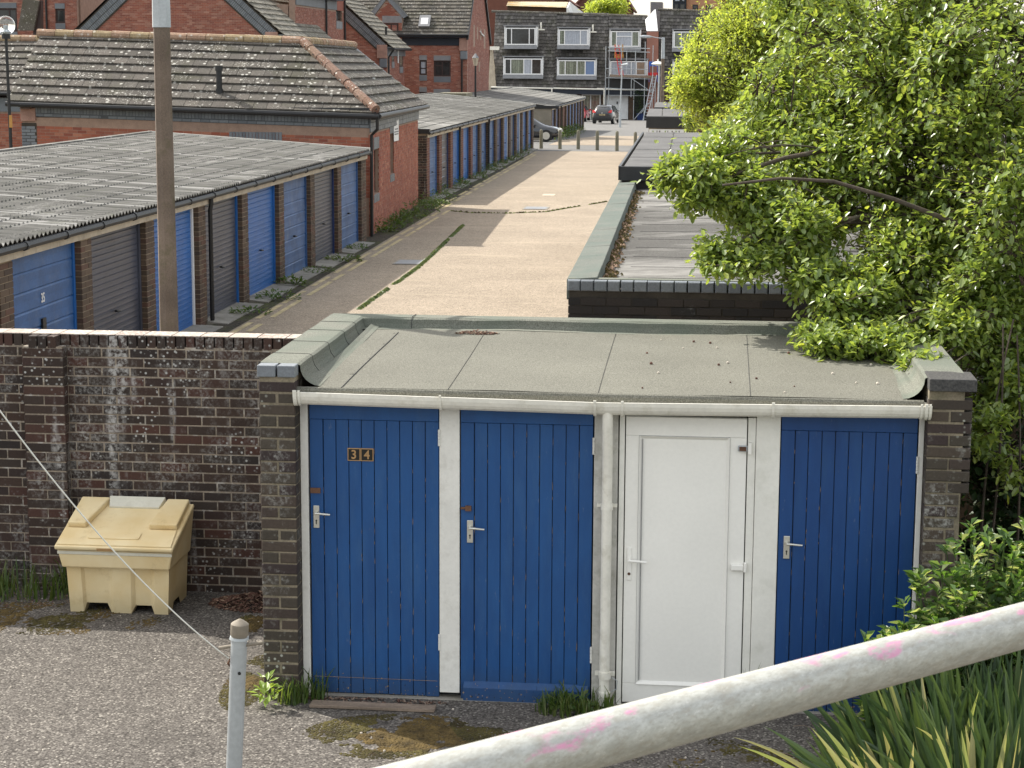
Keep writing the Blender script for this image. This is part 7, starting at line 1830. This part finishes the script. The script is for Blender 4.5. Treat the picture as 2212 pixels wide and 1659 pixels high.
tuft('grass_tuft', 'grass tuft at the foot of the white downpipe', (-.78, 11.90), .26, 260, .05, .20, M_['grass'], 8)
leafy('weed', 'broad-leaved weed in the grass below the second blue door', (-.83, 11.92), .16, .12, 60, M_['weed'], 3, .035)
leafy('weed', 'bright yellow-green weed against the left side of the brick pier', (PG(568, 1540).x, PG(568, 1540).y+.1), .07, .22, 46, M_['bright_weed'], 4, .035)
leafy('weed', 'small weed growing from the brickwork beside the first door', (-2.60, 11.95), .04, .1, 10, M_['weed'], 5, .02)
tuft('grass_tuft', 'few thin grass stems by the foot of the white door', (.33, 11.95), .05, 14, .2, .45, M_['grass'], 9)
r = random.Random(12)
# weeds at the foot of the garages and hall: separate clumps
wi = 0; ORD = 'first second third fourth fifth sixth seventh eighth ninth tenth eleventh twelfth thirteenth fourteenth fifteenth sixteenth seventeenth eighteenth nineteenth twentieth twenty-first twenty-second'.split()
for (ya, yb, x, nn, hmax, lab, lb2) in ((30, 44, -7.62, 6, .2, 'weed clumps on the apron of the nearest garages', 'weed clump on the concrete apron of the nearest garages, %s from the near end'), (45.5, 56.5, -7.72, 17, .5, 'weed clumps along the brick hall', 'weed clump at the foot of the brick hall wall, %s from the near corner'), (57, 91, -8.02, 22, .55, 'weed clumps along the second garage row', 'weed clump at the foot of the second garage row, %s from its near end')):
    for k in range(nn):
        y = ya+(yb-ya)*(k+r.random()*.8)/nn; s = r.uniform(.15, .42); leafy('weed', lb2 % ORD[k], (x+r.uniform(-.12, .3)-(.0067*(y-30) if y > 45 else 0), y), s, r.uniform(.1, hmax), int(60+160*s), M_['weed' if r.random() < .7 else 'grass'], 100+wi, .035+.02*r.random()).update_tag(); o = bpy.context.scene.collection.objects[-1]; o['group'] = lab; wi += 1
for k in range(8):
    y = 108+k*2.6; leafy('weed', 'weed clump at the foot of the farthest garages, %s from the near end' % ORD[k], (PG3.x+.4, y), .5, .7, 120, M_['weed'], 300+k, .08); o = bpy.context.scene.collection.objects[-1]; o['group'] = 'weeds at the foot of the farthest garages'

# ------------------------------------------------------------------ trees
def limb(mb, a, b, r0, r1, rr, sag=.1, n=6, wob=.08, sides=7):
    a, b = Vector(a), Vector(b); L = (b-a).length; pts = []
    s1, s2 = Vector((rr.uniform(-1, 1), rr.uniform(-1, 1), rr.uniform(-1, 1)))*wob*L, rr.uniform(.6, 1.6)
    for i in range(n+1):
        t = i/n; p = a.lerp(b, t)+s1*math.sin(math.pi*t*s2)+Vector((0, 0, sag*L*math.sin(math.pi*t))); pts.append(p)
    mb.tube(pts, [r0+(r1-r0)*i/n for i in range(n+1)], sides, caps=False); return pts
def tree(label, base, trunk_top, tr, blobs, nclus, leafmat, ls, per, seed, twl=.3, name='tree', kindcat='tree', up=.4, limbr=.05, density=None, trunkmat='bark', wr=.42, skip=None, forks=None):
    """blobs: (centre, (rx,ry,rz), weight). Twigs with leaves fill the blobs; limbs run from the trunk to every blob."""
    rr = random.Random(seed); t = thing(name, label, kindcat, base)
    mt = MB(); pts = limb(mt, base, trunk_top, tr, tr*.6, rr, 0, 8, .03, 12); mt.build('trunk', M_[trunkmat], t, smooth=True)
    ml = MB(); ends = []
    for (c, rad, w) in blobs:
        j = min(pts, key=lambda q_: (q_-Vector(c)).length+.5*abs(q_.z+.4-c[2])); lp = limb(ml, j, c, limbr*(.7+.6*w), limbr*.35, rr, .06, 7, .06, 7); sub = [(q, limbr*.4) for q in lp[2:]]
        for k in range(5):
            v = Vector((rr.gauss(0, 1), rr.gauss(0, 1), rr.gauss(0, 1))).normalized(); e = Vector(c)+Vector((v.x*rad[0]*.7, v.y*rad[1]*.7, v.z*rad[2]*.7))
            sp = limb(ml, lp[rr.randrange(3, len(lp))], e, limbr*.32, limbr*.12, rr, .05, 5, .08, 5); sub += [(q, limbr*.15) for q in sp[1:]]
        ends.append(sub)
    ml.build('limb', M_[trunkmat], t, smooth=True)
    mf = MB(); mt2 = MB(); tot = sum(b[2] for b in blobs)
    for bi, (c, rad, w) in enumerate(blobs):
        c = Vector(c)
        for k in range(int(nclus*w/tot)):
            v = Vector((rr.gauss(0, 1), rr.gauss(0, 1), rr.gauss(0, 1))).normalized(); q = rr.random()**.42*(1.22 if rr.random() < .10 else 1.0)
            e = c+Vector((v.x*rad[0]*q, v.y*rad[1]*q, v.z*rad[2]*q))
            nz = noise.noise((e.x*1.6+seed, e.y*1.6, e.z*1.6))
            if nz < -.26 or noise.noise((e.x*4.1, e.y*4.1+seed, e.z*4.1)) < -.34: continue
            if skip and skip(e): continue
            src = min(ends[bi], key=lambda s_: (s_[0]-e).length_squared)[0]
            dv = (e-src); L = dv.length
            if L < .02: continue
            if L > twl*1.6: st = e-dv.normalized()*twl*1.6
            else: st = src
            tw = e-st; mid = st+tw*.5+Vector((0, 0, -.04*tw.length)); mt2.tube([st, mid, e], [.006, .0045, .002] if ls < .06 else [.02, .012, .006], 3, caps=False)
            dn = tw.normalized(); dn = (dn+Vector((0, 0, up))*rr.random()).normalized()
            for i in range(per):
                s = (i+.5)/per; p = st.lerp(e, .25+.75*s)+Vector((rr.gauss(0, 1), rr.gauss(0, 1), rr.gauss(0, 1)))*ls*.7
                sd = dn.cross(Vector((rr.gauss(0, 1), rr.gauss(0, 1), rr.gauss(0, 1)))); leaf(mf, p, dn*.7+sd*.9, ls*.5*rr.uniform(.6, 1.3), rr, wr=wr, oval=ls < .1)
    o1 = mt2.build('twig', M_['twig'], t, kind='stuff'); o2 = mf.build('crown', M_[leafmat], t, kind='stuff')
    return t
def BL(px, py, rx, ry, Y, ryd, w=1.0):     # a blob from its outline in the photo at distance Y
    c = PY(px, py, Y); k = Y/PXF*1.0
    return (c, (rx*k, ryd, ry*k), w)
# the big plum tree over the right side: blobs follow its outline
plum = [BL(1500, 395, 95, 62, 14.6, .40, 1.6), BL(1600, 430, 90, 75, 14.8, .5, 1.5), BL(1560, 330, 70, 60, 15.2, .5, .9), BL(1590, 555, 95, 42, 14.2, .35, .9), BL(1710, 490, 105, 82, 14.6, .6, 2.0),
        BL(1760, 590, 80, 48, 14.2, .45, 1.0), BL(1850, 640, 110, 80, 14.0, .5, 1.8), BL(1800, 735, 75, 38, 13.6, .35, .7), BL(1905, 745, 80, 42, 13.4, .35, .9), BL(1990, 800, 32, 42, 12.9, .2, .25),
        BL(1720, 230, 130, 150, 16.0, .9, 2.4), BL(1800, 390, 150, 130, 15.3, .8, 3.0), BL(1880, 150, 170, 160, 15.6, 1.0, 3.2), BL(2000, 330, 170, 160, 15.0, .9, 3.4), BL(1980, 540, 150, 130, 14.6, .7, 2.8),
        BL(2110, 160, 170, 170, 14.6, 1.0, 3.2), BL(2170, 420, 150, 170, 14.2, .9, 3.2), BL(2130, 640, 140, 120, 14.0, .6, 2.6), BL(2040, 720, 90, 70, 13.7, .4, 1.2), BL(2180, 800, 90, 90, 13.8, .5, 1.4),
        BL(2140, 930, 55, 60, 13.3, .25, .35), BL(2190, 1010, 40, 50, 13.3, .25, .22), BL(1760, 70, 110, 110, 16.4, .9, 1.6), BL(1700, -20, 90, 80, 16.6, .8, .8), BL(1990, 0, 200, 130, 15.6, 1.0, 1.9), BL(1640, 300, 80, 80, 16.4, .6, .9), BL(1900, -150, 260, 120, 15.6, 1.1, .9), BL(2250, -60, 200, 200, 14.8, 1.2, 1.2), BL(2330, 300, 170, 220, 14.4, 1.2, 1.0), BL(2330, 640, 150, 150, 14.4, 1.0, .8)]
def skip_p(e):
    x, y, w = proj(e)
    return (x < 1990 and y > 775+ (x-1900)*.35 and y > 770) or (x < 1500 and y > 455 and y < 500) or (x < 1560 and 458 < y < 500) or (x < 1700 and y > 602)
tree('large plum tree with glossy green leaves reaching over the garage roofs from the right', (3.05, 15.6, 0), (2.35, 15.1, 4.3), .13, plum, 9800, 'plum', .058, 15, 21, twl=.30, limbr=.024, wr=.52, skip=skip_p)
# long bare branches seen along the lower crown
pl = [o for o in bpy.data.objects if o.name.startswith('tree') and 'plum' in o.get('label', '')][0]
ml = MB(); rr = random.Random(4)
for pts_, r_ in (([(2200, 560), (2060, 480), (1930, 430), (1800, 392), (1690, 385), (1560, 400)], .022), ([(2100, 760), (1960, 760), (1860, 745)], .010)):
    P_ = [PY(x, y, 14.05-.02*i) for i, (x, y) in enumerate(pts_)]; ml.tube(P_, [r_*(1-.75*i/len(P_)) for i in range(len(P_))], 7, caps=False)
ml.build('bough', M_['bark'], pl, smooth=True)
# the far lime green tree
lime = [BL(1560, 150, 100, 130, 62, 3.5, 2.6), BL(1500, 190, 60, 60, 61, 2.0, 1.0), BL(1640, 60, 120, 110, 63, 3.5, 2.2), BL(1600, 240, 110, 60, 60, 2.5, 1.5), BL(1720, 130, 130, 140, 63, 3.5, 2.6), BL(1760, -20, 160, 120, 64, 4, 1.4), BL(1620, -60, 100, 80, 64, 3, .9)]
tree('lime green tree in fresh leaf standing beyond the plum tree', (PG(1660, 300).x+2.5, 62, 0), (PY(1640, 100, 62).x, 62, 5.2), .22, lime, 8200, 'lime', .13, 20, 22, twl=.9, limbr=.09)
yt = [BL(1300, 18, 26, 20, 225, 3, 1), BL(1330, 12, 26, 22, 225, 3, 1), BL(1283, 26, 18, 12, 225, 2, .5)]
tree('young yellow-green tree on the skyline behind the terrace', (PY(1310, 60, 225).x, 225, -2), tuple(PY(1312, 30, 225)), .15, yt, 700, 'lime', .45, 9, 23, twl=1.2, limbr=.08)
# small elder growing before the third roof, and its kind
sm = [BL(1489, 270, 14, 18, 66, .3, 1), BL(1488, 255, 10, 10, 66, .3, .5)]
tree('small sapling growing against the dark fascia of the third garage block', (PG(1489, 300).x, 66, 0), tuple(PY(1489, 275, 66)), .03, sm, 130, 'plum', .12, 8, 24, twl=.3, limbr=.02)
# dark ivy and undergrowth, massed to stand in for shade behind the right pier
ivy = [((2.35, 14.3, .9), (.75, .6, 1.0), 2.0), ((3.3, 13.9, 1.0), (1.0, .8, 1.2), 2.0), ((2.6, 14.6, 2.0), (.9, .5, .8), 1.4), ((4.3, 14.2, 1.2), (1.2, .9, 1.3), 1.2), ((2.2, 13.3, .35), (.5, .6, .5), .8)]
tree('dark ivy-covered thicket behind the crumbling right pier', (2.9, 14.5, 0), (2.8, 14.5, 1.9), .10, ivy, 1500, 'ivy', .07, 13, 25, twl=.3, limbr=.03, name='bush', kindcat='bush', wr=.6)
fence = thing('added_dark_fence', 'added dark board fence backing the shaded gap behind the ivy thicket', 'fence', (5, 15.9, 0))  # fence added as a dark backdrop for the shaded gap
for k in range(34):
    x = 1.75+k*.155; m = MB(); m.box(x, x+.145, 15.88+.012*(k % 2), 15.90+.012*(k % 2), 0, 1.95); m.build('board', M_['blackpaint'] if False else M_['bark'], fence)
for z in (.35, 1.6): m = MB(); m.box(1.7, 7.1, 15.92, 15.97, z, z+.08); m.build('fence_rail', M_['bark'], fence)
# climbing stems on the right of the pier
m = MB()
for k in range(3):
    x = PY(2120+k*34, 900, 13.2).x; limb(m, (x+random.uniform(-.2, .2), 13.3, 0), (x+random.uniform(-.1, .2), 13.3, 2.4), .012, .006, random.Random(k), 0, 7, .05, 5)
o = m.build('climber_stems', M_['bark']); tag(o, 'thin bare climber stems hanging right of the crumbling pier', 'climber')

# ------------------------------------------------------------------ leafy shrub and iris bed at the lower right
SHY = 11.2
def shrub(label, cx, cy, h, r0, nst, seed, ls=.10):
    rr = random.Random(seed); t = thing('shrub', label, 'shrub', (cx, cy, 0)); ms = MB(); mf = MB()
    for k in range(nst):
        a = rr.random()*6.283; q = rr.random()**.6; e = Vector((cx+r0*q*math.cos(a), cy+r0*.7*q*math.sin(a), h*(1-.45*q*q)*rr.uniform(.72, 1.05)))
        b = Vector((cx+r0*.35*q*math.cos(a), cy+r0*.25*q*math.sin(a), 0)); p = limb(ms, b, e, .006, .003, rr, 0, 6, .03, 4)
        for i in range(1, 7):
            c_ = p[i]
            for j in range(5 if i < 6 else 8):
                aa = rr.random()*6.283; leaf(mf, c_+Vector((rr.gauss(0, .01), rr.gauss(0, .01), rr.gauss(0, .02))), Vector((math.cos(aa), math.sin(aa), .45 if i < 6 else 1.0)), ls*.5*rr.uniform(.6, 1.2), rr, wr=.36, droop=.5)
    ms.build('stem', M_['weed'], t); mf.build('foliage', M_['shrub'], t, kind='stuff'); return t
def gsh(px, py, Y): return PY(px, py, Y)
a = gsh(2120, 1150, 11.3); shrub('tall leafy shrub with pale-edged leaves in front of the right pier, behind the handrail', a.x+.02, 11.3, a.z+.02, .50, 90, 41)
a = gsh(2010, 1270, 11.2); shrub('middle leafy shrub with pale-edged leaves beside the deep blue door', a.x-.02, 11.2, a.z+.02, .26, 48, 42)
a = gsh(1912, 1325, 11.1); shrub('lowest leafy shrub overlapping the deep blue door', a.x, 11.1, a.z+.0, .17, 22, 43)
a = gsh(2230, 1130, 11.4); shrub('leafy shrub cut off by the right edge of the picture', a.x+.1, 11.4, a.z+.05, .45, 60, 44, .10)
def blade(mb, b, e, w, rr, n=7, droop=.15):
    b, e = Vector(b), Vector(e); d = (e-b); side = d.cross(Vector((rr.uniform(-.6, .6), -1, rr.uniform(-.2, .2)))).normalized(); L = d.length; vs_ = []; nn = side.cross(d).normalized()
    for i in range(n+1):
        t = i/n; p = b+d*t+Vector((0, 0, L*droop*(t-t*t*1.6))); ww = w*(1-t**2.2)*(.55+.45*min(1, t*4)); vs_ += [p-side*ww, p+nn*ww*.35, p+side*ww]
    fs = []
    for i in range(n): a_ = i*3; fs += [(a_, a_+1, a_+4, a_+3), (a_+1, a_+2, a_+5, a_+4)]
    mb.add(vs_, fs)
BLADES = {}
def iris(label, cx, cy, nbl, L0, L1, seed, fan=1.0, pale=0, w=.013, lean=(0, 0)):
    rr = random.Random(seed); t = thing('iris_clump', label, 'iris', (cx, cy, 0), 'iris clumps at the lower right')
    for k in range(nbl):
        a = rr.random()*6.283; q = rr.random()**.6; b = (cx+.22*q*math.cos(a), cy+.16*q*math.sin(a), 0)
        L = rr.uniform(L0, L1); sp = fan*q*rr.uniform(.3, 1.1); e = (b[0]+(math.cos(a)*sp+lean[0]*rr.random())*L, b[1]+(math.sin(a)*sp*.7+lean[1]*rr.random())*L, max(.03, L*math.sqrt(max(.02, 1-min(.97, sp*sp)))))
        m = MB(); blade(m, b, e, w*rr.uniform(.7, 1.2), rr, droop=.1+.4*sp*rr.random()); m.build('blade', M_['blade_pale'] if rr.random() < pale else M_['blade'], t)
    return t
for i, (px, Y, n_, pale, lab, ln, l0, l1) in enumerate(((1880, 10.55, 26, .3, 'iris clump at the left of the bed with pale flopped blades', (-.6, -.3), .3, .6), (1945, 10.9, 36, .06, 'iris clump left of centre in the bed, below the handrail', (-.35, -.1), .5, .85), (2010, 10.8, 46, .08, 'iris clump in the middle of the bed below the handrail', (-.25, 0), .6, .95),
        (2085, 10.9, 48, .04, 'iris clump right of centre in the bed with upright dark blades', (-.2, 0), .65, 1.0), (2165, 10.8, 48, .04, 'iris clump near the right edge with tall upright blades', (-.15, 0), .7, 1.05), (2250, 10.9, 44, .04, 'iris clump at the far right edge of the bed', (-.1, 0), .7, 1.0), (1930, 10.25, 30, .35, 'iris clump at the bottom edge with pale blades flopping left', (-1.0, -.2), .35, .65), (2110, 10.2, 44, .1, 'iris clump at the bottom edge near the right corner', (-.2, 0), .5, .85), (2050, 10.5, 40, .1, 'iris clump in the second rank below the handrail', (-.3, 0), .5, .9), (2200, 10.4, 44, .05, 'iris clump low in the right corner', (-.1, 0), .55, .95))):
    p = PZ(px, 1690, 0); p = PY(px, 1650, Y)
    iris(lab, p.x, Y, n_, l0, l1, 60+i, fan=.62, pale=pale, lean=ln, w=.023)
blob_sheet('planting_bed', [(1.15, 8.3), (6, 8.0), (6, 14.5), (1.75, 14.5), (1.70, 11.8), (1.3, 11.2)], .006, M_['earth'])
m = MB(); rr = random.Random(8)
for k in range(7):
    a = PG(1690+rr.random()*120, 1560+rr.random()*80); limb(m, a+Vector((0, 0, .01)), a+Vector((rr.uniform(-.3, .5), rr.uniform(-.3, .2), rr.uniform(.0, .06))), .003, .0015, rr, .1, 5, .08, 4)
o = m.build('fallen_twigs', M_['wood']); tag(o, 'thin dry stems lying on the dark tarmac under the handrail', 'twigs'); o['kind'] = 'stuff'
m = MB(); r = random.Random(31)
for k in range(240):
    x, y = r.uniform(-6.5, 1.8), r.uniform(8.5, 14.2); s = r.uniform(.004, .010)
    m.sphere((x, y, s*.4), s, 5, 3)
o = m.build('loose_stones', M_['pebble']); o['kind'] = 'stuff'; tag(o, 'small loose pale stones scattered over the forecourt', 'stones')
